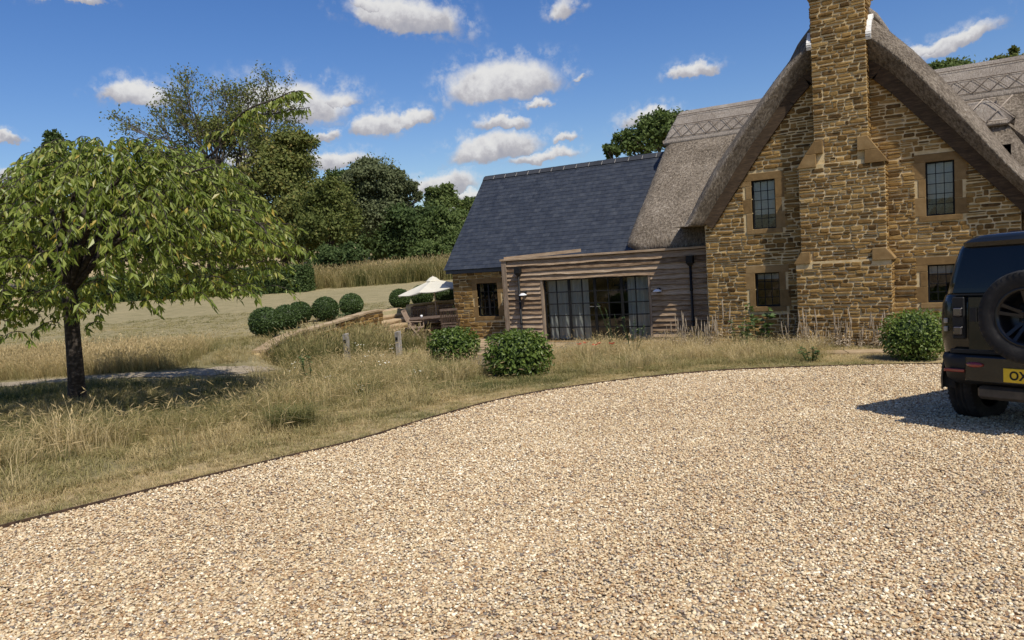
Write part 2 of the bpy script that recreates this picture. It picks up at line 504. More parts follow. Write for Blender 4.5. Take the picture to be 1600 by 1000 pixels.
# how dry the turf is: 0 green, 1 straw (position only, with drought patches)
patch = fbm(gx, gy, .55, 3)
dry = np.full(len(gx), .62)
dry = np.where(~basin & (vv > 15) & (vv < 46), .56 + .1 * (fbm(gx, gy, .3, 8) - .5), dry)           # mown lawn
dry = np.where(vv >= 46, .80 + .25 * (fbm(gx, gy, .05, 77) - .5), dry)                                                                     # fields on the hill
mown = (DE < 1.0) & ~in_gravel
dry = np.where(mown, .76 + .9 * (fbm(gx, gy, .8, 21) - .45) + .14 * sstep(9, 4, gy), dry)
dry = np.where(~mown & (vv < 15), .58 + .9 * (patch - .5), dry)
dry = np.clip(dry, .05, 1)

mt = bpy.data.materials.new('turf'); mt.use_nodes = True; t = mt.node_tree; t.nodes.clear()
pos = node(t, 'ShaderNodeNewGeometry').outputs['Position']
n1 = node(t, 'ShaderNodeTexNoise', {'Vector': pos, 'Scale': 1.6, 'Detail': 8.0, 'Roughness': .7}).outputs[0]
n2 = node(t, 'ShaderNodeTexNoise', {'Vector': pos, 'Scale': 38.0, 'Detail': 6.0, 'Roughness': .7}).outputs[0]
a = node(t, 'ShaderNodeAttribute', attribute_name='tint').outputs['Fac']
f = math_n(t, 'MULTIPLY_ADD', math_n(t, 'SUBTRACT', n1, .5), .7, a)
f = math_n(t, 'MULTIPLY_ADD', math_n(t, 'SUBTRACT', n2, .5), .55, f)
c = ramp(t, f, [(0, (.065, .075, .028)), (.35, (.18, .16, .075)), (.6, (.305, .26, .145)), (.8, (.37, .29, .16)), (1, (.45, .34, .185))])
b = node(t, 'ShaderNodeBsdfPrincipled', {'Base Color': c, 'Roughness': .95, 'Specular IOR Level': .1})
bp = node(t, 'ShaderNodeBump', {'Height': n2, 'Strength': .8, 'Distance': .05}).outputs[0]
t.links.new(bp, b.inputs['Normal']); node(t, 'ShaderNodeOutputMaterial', {0: b.outputs[0]})
M_TURF = mt
g = np_mesh('ground', np.stack([gx, gy, GZ], 1), GF, M_TURF, smooth=True, tint=dry); g['kind'] = 'structure'

# gravel bed: strips from the edging towards the middle of the drive
M_GRAVEL = bpy.data.materials.new('gravel_bed'); M_GRAVEL.use_nodes = True; t = M_GRAVEL.node_tree; t.nodes.clear()
pos = node(t, 'ShaderNodeNewGeometry').outputs['Position']
vo = node(t, 'ShaderNodeTexVoronoi', {'Vector': pos, 'Scale': 42.0, 'Randomness': 1.0})
vs_ = node(t, 'ShaderNodeSeparateColor', {0: vo.outputs['Color']}).outputs[0]
big = node(t, 'ShaderNodeTexNoise', {'Vector': pos, 'Scale': .9, 'Detail': 5.0}).outputs[0]
f = math_n(t, 'MULTIPLY_ADD', math_n(t, 'SUBTRACT', big, .5), .4, vs_)
PEBBLE_STOPS = [(0, (0.103, 0.073, 0.042)), (0.07, (0.206, 0.181, 0.161)), (0.14, (0.309, 0.171, 0.071)), (0.22, (0.433, 0.307, 0.176)), (0.32, (0.567, 0.459, 0.28)), (0.41, (0.391, 0.252, 0.123)), (0.5, (0.618, 0.48, 0.294)), (0.58, (0.474, 0.413, 0.313)), (0.67, (0.597, 0.444, 0.242)), (0.76, (0.721, 0.605, 0.392)), (0.84, (0.515, 0.363, 0.213)), (0.92, (0.762, 0.655, 0.436)), (1, (0.855, 0.776, 0.597))]
c = ramp(t, math_n(t, 'MULTIPLY', f, .62), PEBBLE_STOPS)  # bed kept darker than the pebbles: shade in the gaps put into its colour
b = node(t, 'ShaderNodeBsdfPrincipled', {'Base Color': c, 'Roughness': .85, 'Specular IOR Level': .2})
bp = node(t, 'ShaderNodeBump', {'Height': vo.outputs['Distance'], 'Strength': .9, 'Distance': .02}).outputs[0]
bp.node.invert = True
t.links.new(bp, b.inputs['Normal']); node(t, 'ShaderNodeOutputMaterial', {0: b.outputs[0]})
NS = 14; V = []; FC = []
piv = np.array([4.0, 1.0])
for i, p in enumerate(EDGE2):
    for k in range(NS):
        s = k / (NS - 1) * .98; q = np.array(p) * (1 - s) + piv * s
        V.append((q[0], q[1], 0))
V = np.array(V); V[:, 2] = terr(V[:, 0], V[:, 1]) + .004 + .02 * (fbm(V[:, 0], V[:, 1], .5, 2) - .5) * np.tile(np.minimum(1, np.arange(NS) / 3), len(EDGE2))
for i in range(len(EDGE2) - 1):
    for k in range(NS - 1):
        q = i * NS + k; FC.append((q, q + 1, q + NS + 1, q + NS))
o = np_mesh('gravel_drive', V, FC, M_GRAVEL, smooth=True); o['kind'] = 'structure'
mb = MB()
xr = [14, 14, 4.15, 4.15]
GB = [(14, -9), (14, 13), (4.0, 1.0)]
mb.add([(4.06, 1.0, gz(4, 1) - .01), (-5.3, -9, gz(-5.3, -9) - .01), (14, -9, gz(14, -9) - .01), (14, 13.0, gz(14, 13.0) - .01), (9, EDGE2[-1][1], gz(9, EDGE2[-1][1]) - .01)], [(0, 1, 2), (0, 2, 3), (0, 3, 4)])
o = mb.build('gravel_forecourt', M_GRAVEL); o['kind'] = 'structure'

# the pebbles themselves, where they are large enough to see
def pebble(seed):
    r = np.random.default_rng(seed); bm = bmesh.new(); bmesh.ops.create_icosphere(bm, subdivisions=1, radius=.5)
    sc = np.array([1, r.uniform(.6, .9), r.uniform(.38, .6)])
    for v in bm.verts:
        k = r.uniform(.78, 1.15); v.co = Vector((v.co.x * sc[0] * k, v.co.y * sc[1] * k, v.co.z * sc[2] * k))
    me = bpy.data.meshes.new('pebble'); bm.to_mesh(me); bm.free()
    me.polygons.foreach_set('use_smooth', [r.random() < .6] * len(me.polygons)); me.materials.append(M_PEB)
    return me


M_PEB = bpy.data.materials.new('pebble'); M_PEB.use_nodes = True; t = M_PEB.node_tree; t.nodes.clear()
tone = node(t, 'ShaderNodeAttribute', attribute_name='tone', attribute_type='INSTANCER').outputs['Fac']
pn = node(t, 'ShaderNodeTexNoise', {'Vector': node(t, 'ShaderNodeNewGeometry').outputs['Position'], 'Scale': 130.0, 'Detail': 3.0}).outputs[0]
c = ramp(t, math_n(t, 'MULTIPLY_ADD', math_n(t, 'SUBTRACT', pn, .5), .25, tone), PEBBLE_STOPS)
b = node(t, 'ShaderNodeBsdfPrincipled', {'Base Color': c, 'Roughness': .7, 'Specular IOR Level': .3})
node(t, 'ShaderNodeOutputMaterial', {0: b.outputs[0]})


def pebbles_in(v0, v1, dens, smin, smax):
    area = (v1 - v0) * 1.0
    # lateral half width grows with distance; sample uniformly in the trapezoid
    n = int(dens * 2.6 * (v1 ** 2 - v0 ** 2) / 2)
    v = np.sqrt(RNG.uniform(v0 ** 2, v1 ** 2, n)); u = RNG.uniform(-1.35, 1.25, n) * v
    x = -sin(PSI) * v + cos(PSI) * u; y = cos(PSI) * v + sin(PSI) * u
    k = inpoly(x, y, GRAVEL_POLY) & (x < 9)
    x, y = x[k], y[k]; n = len(x)
    s = RNG.uniform(smin, smax, n) * np.where(RNG.random(n) < .03, 1.5, 1)
    return x, y, s


xs, ys, ss = [], [], []
for (a_, b_, d_, s0, s1) in ((1.6, 5.2, 3700, .011, .027), (5.2, 8.5, 2900, .013, .029), (8.5, 15.5, 1250, .018, .034)):
    x, y, s = pebbles_in(a_, b_, d_, s0, s1); xs.append(x); ys.append(y); ss.append(s)
x = np.concatenate(xs); y = np.concatenate(ys); s = np.concatenate(ss); n = len(x)
zb = terr(x, y) + .006 + .02 * (fbm(x, y, .5, 2) - .5) + RNG.uniform(-.001, .008, n)
rot = np.stack([RNG.normal(0, .25, n), RNG.normal(0, .25, n), RNG.uniform(0, 6.28, n)], 1)
tone = np.clip(RNG.beta(1.25, 1.1, n) + (fbm(x, y, .9, 31) - .5) * .2, 0, 1)
scatter('gravel', np.stack([x, y, zb], 1), rot, np.stack([s, s, s], 1), RNG.integers(0, 8, n), tone, [pebble(k) for k in range(8)],
        'loose cream and tan gravel spread over the drive', 'gravel')

# rusty steel edging between drive and turf
mb = MB()
for p, q in zip(EDGE[:-1], EDGE[1:]):
    d = Vector((q.x - p.x, q.y - p.y, 0)); nrm = Vector((-d.y, d.x, 0)).normalized() * .005
    za = gz(p.x, p.y); zb_ = gz(q.x, q.y)
    A = Vector((p.x, p.y, za - .08)); B = Vector((q.x, q.y, zb_ - .08)); A1 = A + Vector((0, 0, .112)); B1 = B + Vector((0, 0, .112))
    mb.quad(A - nrm, B - nrm, B1 - nrm, A1 - nrm); mb.quad(B + nrm, A + nrm, A1 + nrm, B1 + nrm); mb.quad(A1 - nrm, B1 - nrm, B1 + nrm, A1 + nrm)
M_RUST = pmat('rusted_edging', [(0, (.03, .02, .014)), (.6, (.06, .035, .022)), (1, (.10, .055, .035))], 14, rough=.9)
tag(mb.build('drive_edging', M_RUST, fixn=False), 'thin rusty steel edging between the gravel drive and the mown turf', 'edging')

# stone dust path behind the small tree
mb = MB(); NP = len(PATH_C); vs = []; fs = []
for i, p in enumerate(PATH_C):
    a_ = PATH_C[max(i - 1, 0)]; b_ = PATH_C[min(i + 1, NP - 1)]; d = Vector((b_.x - a_.x, b_.y - a_.y)).normalized(); nn = Vector((-d.y, d.x))
    for k in (-1, -.5, 0, .5, 1):
        w = (.30 + .06 * sin(i * 1.7 + k * 3)) * (1 if i < NP - 8 else .35 + .65 * (NP - 1 - i) / 8); q = (p.x + nn.x * w * k, p.y + nn.y * w * k); vs.append((q[0], q[1], gz(*q) + .012 + .01 * (1 - abs(k))))
for i in range(NP - 1):
    for k in range(4):
        q = i * 5 + k; fs.append((q, q + 1, q + 6, q + 5))
mb.add(vs, fs, 0, True)
M_PATH = pmat('path_hoggin', [(0, (.17, .135, .085)), (.5, (.29, .24, .165)), (1, (.41, .35, .26))], 18, bump=.5, rough=.95)
o = mb.build('path', M_PATH, fixn=False); o['kind'] = 'structure'

# sandstone: patio slabs, coping, steps
M_SLAB = pmat('sandstone_slab', [(0, (.22, .155, .085)), (.5, (.36, .265, .155)), (1, (.46, .36, .23))], 5, bump=.35, bscale=40, rnd=.4, rough=.9)
M_BED = pmat('slab_bedding', [(0, (.10, .08, .05)), (1, (.19, .15, .1))], 20, rough=.95)
PATIO = [(-15.9, 18.6), (-15.9, 20.0), (-15.5, 21.0), (-14.6, 21.9), (-14.0, 21.9), (-14.0, 19.5), (-11.55, 19.5), (-11.55, 18.45), (-5.6, 18.45), (-5.6, 17.7), (-8.6, 17.45), (float(gp(786, 574).x), float(gp(786, 574).y)), (float(gp(738, 576).x), float(gp(738, 576).y)),
         (-11.3, 16.2), (-12.4, 15.9), (-13.4, 16.4), (-14.6, 17.4)]
mb = MB(); mb.add([(x, y, gz(x, y) + .008) for x, y in PATIO], [tuple(range(len(PATIO)))])
patio = mb.build('patio', M_BED, fixn=False); patio['kind'] = 'structure'
slabv = []
y = 13.2; r_ = random.Random(3)
while y < 22:
    hgt = r_.choice((.45, .6, .6, .75)); x = -16.5 + r_.uniform(0, .5)
    while x < -5.4:
        wid = r_.choice((.5, .7, .9, .9, 1.1))
        cx, cy = x + wid / 2, y + hgt / 2
        cr = np.array([[x + .02, y + .02], [x + wid - .02, y + .02], [x + wid - .02, y + hgt - .02], [x + .02, y + hgt - .02], [cx, cy]])
        if inpoly(cr[:, 0], cr[:, 1], PATIO).all():
            mb = MB(); vs = []
            for zz in (-.03, .022):
                for (px_, py_) in cr[:4]: vs.append((px_ + r_.uniform(-.006, .006), py_ + r_.uniform(-.006, .006), gz(px_, py_) + .012 + zz + r_.uniform(0, .004)))
            mb.add(vs, [(4, 5, 6, 7), (0, 1, 5, 4), (1, 2, 6, 5), (2, 3, 7, 6), (3, 0, 4, 7)])
            mb.build('paving_slab', M_SLAB, patio, fixn=False)
        x += wid
    y += hgt
# flags in front of the gable wall
p0 = gp(1262, 556); p1 = gp(1425, 551)
gpth = MB(); A = Vector((p0.x, p0.y, 0)); B = Vector((p1.x + .6, p1.y - .05, 0))
d = (B - A).normalized(); nn = Vector((-d.y, d.x, 0)); L_ = (B - A).length
gpth.add([(q.x, q.y, gz(q.x, q.y) + .01) for q in (A, B, B + nn * .62, A + nn * .62)], [(0, 1, 2, 3)])
gpath = gpth.build('garden_path', M_BED, fixn=False); gpath['kind'] = 'structure'
s = 0
while s < L_ - .2:
    w = min(r_.choice((.6, .75, .9)), L_ - s); mb = MB(); vs = []
    for zz in (-.02, .03):
        for (a_, b_) in ((s + .01, .01), (s + w - .01, .01), (s + w - .01, .61), (s + .01, .61)):
            q = A + d * a_ + nn * b_; vs.append((q.x, q.y, gz(q.x, q.y) + .014 + zz))
    mb.add(vs, [(4, 5, 6, 7), (0, 1, 5, 4), (1, 2, 6, 5), (2, 3, 7, 6), (3, 0, 4, 7)]); mb.build('paving_slab', M_SLAB, gpath, fixn=False); s += w
# ------------------------------------------------------------------ masonry kit
def atY(px, py, Y):
    d = ray(px, py); p = EYE + d * (Y / d[1]); return Vector(p)


def stone_template(seed):
    r = random.Random(seed); c = r.uniform(.07, .16); e = r.uniform(.10, .22)
    ring = [(-.5 + c, -.5), (.5 - c, -.5), (.5, -.5 + e), (.5, .5 - e), (.5 - c, .5), (-.5 + c, .5), (-.5, .5 - e), (-.5, -.5 + e)]
    ring = [(x + r.uniform(-.05, .05) * .7, z + r.uniform(-.08, .08)) for x, z in ring]
    vs = [(x, .6, z) for x, z in ring] + [(x, -.5 + r.uniform(-.2, .2), z) for x, z in ring]
    tilt = r.uniform(-.25, .25); tz = r.uniform(-.3, .3)
    vs += [(x * .84 + r.uniform(-.03, .03), -1 + tilt * x + tz * z + r.uniform(-.12, .12), z * .70 + r.uniform(-.04, .04)) for x, z in ring]
    vs.append((r.uniform(-.15, .15), -1.1 + r.uniform(-.15, .2), r.uniform(-.12, .12)))
    fs = []
    for a in (0, 8):
        for k in range(8): fs.append((a + k, a + (k + 1) % 8, a + 8 + (k + 1) % 8, a + 8 + k))
    tri = [(16 + k, 16 + (k + 1) % 8, 24) for k in range(8)]
    return np.array(vs), fs, tri


STONES = [stone_template(k) for k in range(22)]


def stone_mesh(k, mat):
    v, q, t3 = STONES[k]; me = bpy.data.meshes.new('stone'); me.from_pydata([tuple(p) for p in v], [], q + t3)
    me.materials.append(mat); return me


def lay(x0, x1, z0, z1, holes, limit=None, hr=(.052, .135), lr=(.09, .34), gap=.023, seed=1):
    """random rubble in rough courses -> (cx, cz, w, h)"""
    r = random.Random(seed); out = []; z = z0
    while z < z1 - .03:
        h = min(r.uniform(*hr), z1 - z)
        xa, xb = x0, x1
        if limit: xa, xb = limit(z + h)
        iv = [(xa, xb)]
        for (ha, hb, hz0, hz1) in holes:
            if z + h > hz0 + .02 and z < hz1 - .02:
                niv = []
                for a, b in iv:
                    if hb <= a or ha >= b: niv.append((a, b))
                    else:
                        if ha - a > .04: niv.append((a, ha))
                        if b - hb > .04: niv.append((hb, b))
                iv = niv
        for a, b in iv:
            x = a
            while x < b - .02:
                w = r.uniform(*lr) * (1.25 if h < .1 else 1)
                if b - (x + w) < lr[0] * .7: w = b - x
                if h > .092 and r.random() < .34:
                    hh = h * r.uniform(.4, .6)
                    out.append((x + w / 2, z + hh / 2, w - gap, hh - gap)); out.append((x + w / 2, z + hh + (h - hh) / 2, w - gap, h - hh - gap))
                else:
                    dz = r.uniform(-.014, .014)
                    out.append((x + w / 2, z + h / 2 + dz, w - gap, h - gap * r.uniform(.7, 1.3)))
                x += w
        z += h
    return out


def set_stones(walls, mat, budget, relief=(.009, .028), seed=5):
    """walls: [(parent, plane fn (a, z)->point, rz, stones, visible)]; the largest become objects of their own, the rest one stuff part per parent"""
    r = random.Random(seed); allst = []
    for (par, fn, rz, sts, vis) in walls:
        for s in sts: allst.append((s[2] * s[3] * vis, par, fn, rz, s))
    allst.sort(key=lambda q: -q[0])
    meshes = [stone_mesh(k, mat) for k in range(len(STONES))]
    rest = {}
    for n, (_, par, fn, rz, (cx, cz, w, h)) in enumerate(allst):
        k = r.randrange(len(STONES)); p = fn(cx, cz); dep = r.uniform(*relief); L = root_of(par).location
        if n < budget:
            o = bpy.data.objects.new('stone', meshes[k]); COL.objects.link(o); o.parent = par
            o.location = (p[0] - L.x, p[1] - L.y, p[2] - L.z); o.rotation_euler = (0, r.uniform(-.05, .05), rz); o.scale = (w, dep, h)
        else:
            v = STONES[k][0] * np.array([w, dep, h]); a = rz; ca, sa = round(cos(a), 6), round(sin(a), 6)
            v = np.stack([v[:, 0] * ca - v[:, 1] * sa + p[0], v[:, 0] * sa + v[:, 1] * ca + p[1], v[:, 2] + p[2]], 1)
            rest.setdefault(par.name, [par, [], [], []]); e = rest[par.name]; b = len(e[1]) * 25
            e[1].append(v)
            for q in STONES[k][1]: e[2].append([b + i for i in q])
            for q in STONES[k][2]: e[2].append([b + q[0], b + q[1], b + q[2], b + q[2]])
            e[3] += [r.random()] * 25
    for par, V, Fc, T in rest.values():
        L = root_of(par).location; V = np.concatenate(V) - np.array([L.x, L.y, L.z])
        me = bpy.data.meshes.new('rubble'); me.from_pydata(V.tolist(), [], [tuple(dict.fromkeys(f)) for f in Fc])
        at = me.attributes.new('tint', 'FLOAT', 'POINT'); at.data.foreach_set('value', np.array(T, dtype=np.float32))
        o = link('rubble_stones', me, par, [mat]); o['kind'] = 'stuff'


IRON = [(0, (.042, .024, .010)), (.2, (.10, .058, .021)), (.42, (.18, .105, .034)), (.62, (.26, .156, .051)), (.8, (.33, .215, .080)), (.92, (.27, .21, .125)), (1, (.18, .152, .12))]
M_STONE = pmat('ironstone', IRON, 9, bump=.7, bscale=55, rnd=.62, tintw=0, rough=.92, spec=.15, bdist=.012)
M_RUBBLE = pmat('ironstone_rubble', IRON, 9, bump=.55, bscale=55, tintw=.62, rough=.92, spec=.15, bdist=.012)
M_MORTAR = pmat('lime_mortar', [(0, (.43, .32, .155)), (.5, (.58, .45, .245)), (1, (.69, .56, .35))], 7, bump=.4, bscale=60, rough=.95, spec=.1)
M_ASHLAR = pmat('ashlar', [(0, (.14, .085, .034)), (.5, (.225, .143, .060)), (1, (.32, .22, .105))], 5, bump=.45, bscale=40, rnd=.42, rough=.9, spec=.15)
M_DARKMETAL = pmat('dark_steel', [(0, (.008, .008, .008)), (1, (.018, .018, .018))], 20, rough=.55, spec=.2)
M_GLASS = glassmat('window_glass', (.80, .85, .85), .045)
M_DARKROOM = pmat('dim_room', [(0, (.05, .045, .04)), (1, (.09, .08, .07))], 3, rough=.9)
M_BLIND = pmat('window_blind', [(0, (.36, .355, .345)), (1, (.48, .475, .46))], 12, stretch=(1, 1, 6), rough=.9)
M_OAKDARK = pmat('old_timber', [(0, (.03, .02, .012)), (.6, (.07, .045, .025)), (1, (.12, .08, .045))], 6, stretch=(1, 1, 6), bump=.4, rough=.9)


def with_rubble(mt_obj, mt):
    return mt


def wall_strips(mb, x0, x1, zb, top, holes, Y, thick, mi=0):
    """front face of a wall at Y with rectangular openings (x0,x1,z0,z1) and reveals"""
    xs = sorted(set([x0, x1] + [v for h in holes for v in h[:2]] + list(np.linspace(x0, x1, 25))))
    for a, b in zip(xs[:-1], xs[1:]):
        mid = (a + b) / 2; segs = [(zb, None)]
        hs = sorted([h for h in holes if h[0] <= mid <= h[1]], key=lambda h: h[2])
        z = zb
        for h in hs:
            mb.quad((a, Y, z), (b, Y, z), (b, Y, h[2]), (a, Y, h[2]), mi); z = h[3]
        mb.quad((a, Y, z), (b, Y, z), (b, Y, top(b)), (a, Y, top(a)), mi)
    for (a, b, c, d) in holes:
        Y2 = Y + thick
        mb.quad((a, Y, c), (a, Y2, c), (a, Y2, d), (a, Y, d), mi); mb.quad((b, Y2, c), (b, Y, c), (b, Y, d), (b, Y2, d), mi)
        mb.quad((a, Y, c), (b, Y, c), (b, Y2, c), (a, Y2, c), mi); mb.quad((a, Y2, d), (b, Y2, d), (b, Y, d), (a, Y, d), mi)


def surround(par, x0, x1, z0, z1, Y, jw=.17, lin=.17, sill=.11, proud=.012, seed=0):
    r = random.Random(seed); Yb = Y + .13

    def blk(nm, a, b, c, d, pr=proud):
        mb = MB(); mb.box((a, Y - pr, c), (b, Yb, d)); mb.build(nm, M_ASHLAR, par, bevel=.006)
    blk('lintel', x0 - jw - .04, x1 + jw + .05, z1, z1 + lin)
    blk('sill', x0 - jw * .8, x1 + jw * .8, z0 - sill, z0, proud + .025)
    for s in (-1, 1):
        z = z0; long = r.random() < .5
        while z < z1 - .02:
            h = min(r.uniform(.26, .42), z1 - z)
            if z1 - z - h < .12: h = z1 - z
            w = jw + (.08 if long else -.03); long = not long
            if s < 0: blk('jamb_stone', x0 - w, x0, z + .003, z + h - .003)
            else: blk('jamb_stone', x1, x1 + w, z + .003, z + h - .003)
            z += h


def window(par, x0, x1, z0, z1, Y, nx, nz, lead=.007, casement=0, rec=.10, blind=None, name='window'):
    """steel window in its opening: frame, glazing bars, single panes, perhaps a blind"""
    Yf = Y + rec; mb = MB(); t = .032
    for (a, b, c, d) in ((x0, x0 + t, z0, z1), (x1 - t, x1, z0, z1), (x0 + t, x1 - t, z0, z0 + t), (x0 + t, x1 - t, z1 - t, z1)):
        mb.box((a, Yf - .02, c), (b, Yf + .025, d))
    for k in range(1, casement + 1):
        xm = x0 + (x1 - x0) * k / (casement + 1); mb.box((xm - .025, Yf - .025, z0 + t), (xm + .025, Yf + .02, z1 - t))
    w = mb.build(name, M_DARKMETAL, par)
    bars = MB(); a0, a1, c0, c1 = x0 + t, x1 - t, z0 + t, z1 - t
    for k in range(1, nx):
        x = a0 + (a1 - a0) * k / nx; bars.box((x - lead, Yf - .012, c0), (x + lead, Yf + .012, c1))
    for k in range(1, nz):
        z = c0 + (c1 - c0) * k / nz; bars.box((a0, Yf - .011, z - lead), (a1, Yf + .011, z + lead))
    bars.build('glazing_bars', M_DARKMETAL, w)
    for i in range(nx):
        for k in range(nz):
            xa = a0 + (a1 - a0) * i / nx; xb = a0 + (a1 - a0) * (i + 1) / nx; za = c0 + (c1 - c0) * k / nz; zb = c0 + (c1 - c0) * (k + 1) / nz
            j = R.uniform(-.004, .004); pm = MB(); pm.quad((xa, Yf + j, za), (xb, Yf - j, za), (xb, Yf - j * .5, zb), (xa, Yf + j * .5, zb))
            pm.build('pane', M_GLASS, w, fixn=False)
    if blind:
        bm_ = MB(); n = 14; zt = z1 - .02; zb_ = z1 - (z1 - z0) * blind
        for k in range(n):
            u0 = x0 + .02 + (x1 - x0 - .04) * k / n; u1 = x0 + .02 + (x1 - x0 - .04) * (k + 1) / n
            bm_.quad((u0, Yf + .09 + .006 * sin(k * 2.1), zb_), (u1, Yf + .09 + .006 * sin(k * 2.1 + 2.1), zb_), (u1, Yf + .09 + .006 * sin(k * 2.1 + 2.1), zt), (u0, Yf + .09 + .006 * sin(k * 2.1), zt))
        bm_.build('blind', M_BLIND, w, fixn=False)
    return w


# ------------------------------------------------------------------ the thatched stone cottage
cottage = thing('cottage', 'golden ironstone cottage with steep thatched gable and tall stone chimney', 'cottage', (-2.1, 18, -.9))
GYY = 18.0
WIN = [(-4.13, -3.60, 1.82, 2.95), (-.56, -.04, 1.82, 2.94), (-4.13, -3.58, -.01, .79), (-.56, -.04, -.01, .79)]
VERGE = [(-5.62, 1.44), (-5.40, 1.75), (-5.21, 2.02), (-4.62, 2.86), (-3.94, 3.80), (-3.25, 4.66), (-2.85, 5.06), (-2.48, 5.24), (-2.12, 5.28), (-1.74, 5.18), (-1.38, 4.95), (-1.02, 4.58), (-.25, 3.66), (.42, 2.86), (1.08, 2.08), (1.6, 1.46), (2.0, .98)]
OUTER = [(-6.2, 1.7), (-6.02, 1.95), (-5.85, 2.12), (-5.15, 3.3), (-4.45, 4.2), (-3.75, 5.05), (-3.22, 5.66), (-2.66, 6.28), (-2.1, 6.66), (-1.6, 6.34), (-1.08, 5.78), (-.6, 5.22), (.27, 4.05), (.95, 3.0), (1.6, 2.05), (2.1, 1.2), (2.5, .6)]
vx = np.array([p[0] for p in VERGE]); vz = np.array([p[1] for p in VERGE])


def verge_z(x): return float(np.interp(x, vx, vz))


def verge_lim(z):
    up = vz[:9]; dn = vz[8:][::-1]
    return max(-5.27, float(np.interp(z, up, vx[:9]))), min(1.09, float(np.interp(z, dn, vx[8:][::-1])))


mb = MB(); wall_strips(mb, -5.27, 1.09, -1.3, lambda x: min(verge_z(x) + .2, 6.0), WIN, GYY, .28)
mb.quad((-5.27, 25, -1.3), (-5.27, 18, -1.3), (-5.27, 18, 2.5), (-5.27, 25, 2.5)); mb.quad((1.09, 18, -1.3), (1.09, 25, -1.3), (1.09, 25, 2.5), (1.09, 18, 2.5))
gable = mb.build('gable_wall', M_MORTAR, cottage, fixn=False)
CHS = [(-3.10, -1.20, -1.3, 1.0, .55), (-2.99, -1.28, 1.0, 3.12, .48), (-2.655, -1.585, 3.12, 6.66, .42)]
mb = MB()
for (a, b, c, d, p) in CHS: mb.box((a, GYY - p, c), (b, GYY + (.02 if d < 6 else .75), d))
mb.box((-2.72, GYY - .48, 6.66), (-1.52, GYY + .82, 6.74)); mb.box((-2.655, GYY - .42, 6.74), (-1.585, GYY + .75, 7.5)); mb.box((-2.74, GYY - .5, 7.5), (-1.5, GYY + .84, 7.62))
chim = mb.build('chimney', M_MORTAR, cottage)
holes_sur = [(a - .19, b + .19, c - .10, d + .165) for (a, b, c, d) in WIN]
chim_holes = [(CHS[0][0], CHS[0][1], -2, 1.0), (CHS[1][0], CHS[1][1], 1.0, 3.12), (CHS[2][0], CHS[2][1], 3.12, 8)]
gs = lay(-5.27, 1.09, -1.0, 5.75, holes_sur + chim_holes, verge_lim, seed=2)
front = lambda Y: (lambda a, z: (a, Y, z))
walls = [(gable, front(GYY), 0, [s for s in gs if s[0] < -.5 or s[1] > -.5], 1.0)]
SH = [(-2.99, -2.46, 3.02, 3.58), (-1.80, -1.28, 3.02, 3.58), (-3.10, -2.76, .95, 1.22), (-1.56, -1.20, .95, 1.22)]
for k, (a, b, c, d, p) in enumerate(CHS):
    top = d if d < 6 else 7.5
    st = lay(a - .01, b + .01, max(c, -1.0), top, [h for h in SH] + [(-4, 0, 6.64, 6.75)], seed=20 + k, lr=(.08, .31), hr=(.05, .128), gap=.023)
    walls.append((chim, front(GYY - p), 0, st, 1.15))
    dep = p + (0 if d < 6 else .75)
    side = lay(GYY - p, GYY + (.0 if d < 6 else .75), max(c, -1.0), top, [], seed=30 + k, lr=(.2, .4))
    walls.append((chim, (lambda bb: (lambda a_, z: (bb, a_, z)))(b), pi / 2, side, .5))
    walls.append((chim, (lambda bb: (lambda a_, z: (bb, a_, z)))(a), -pi / 2, side, .12))
sidew = lay(18.0, 20.5, -1.0, 2.3, [], seed=41)
walls.append((gable, lambda a_, z: (-5.27, a_, z), -pi / 2, sidew, .1))
set_stones(walls, M_STONE, 300)
for o in list(COL.objects):
    if o.name.startswith('rubble_stones'):
        o.data.materials.clear(); o.data.materials.append(M_RUBBLE)
for k, (a, b, c, d) in enumerate(WIN): surround(gable, a, b, c, d, GYY, seed=k)
for k, (a, b, c, d) in enumerate(WIN):
    window(cottage, a, b, c, d, GYY, 3, 5 if k < 2 else 4, blind=(.70, .68, .2, .24)[k], rec=.11)
# kneeler blocks on the chimney shoulders
def kneeler(poly, y0, y1):
    mb = MB(); n = len(poly)
    mb.add([(x, y0, z) for x, z in poly] + [(x, y1, z) for x, z in poly], [tuple(range(n))[::-1], tuple(n + i for i in range(n))] + [(i, (i + 1) % n, n + (i + 1) % n, n + i) for i in range(n)])
    mb.build('shoulder_stone', M_ASHLAR, chim, bevel=.008)


kneeler([(-3.02, 3.06), (-2.62, 3.06), (-2.62, 3.34), (-2.85, 3.34)], GYY - .525, GYY); kneeler([(-2.845, 3.345), (-2.48, 3.345), (-2.48, 3.62), (-2.65, 3.62)], GYY - .52, GYY)
kneeler([(-1.66, 3.02), (-1.235, 3.02), (-1.235, 3.06), (-1.40, 3.30), (-1.66, 3.30)], GYY - .525, GYY); kneeler([(-1.80, 3.305), (-1.405, 3.305), (-1.60, 3.60), (-1.80, 3.60)], GYY - .52, GYY)
kneeler([(-3.15, .97), (-2.80, .97), (-2.80, 1.23), (-2.98, 1.23)], GYY - .59, GYY); kneeler([(-1.56, .97), (-1.13, .97), (-1.13, 1.0), (-1.30, 1.23), (-1.56, 1.23)], GYY - .59, GYY)
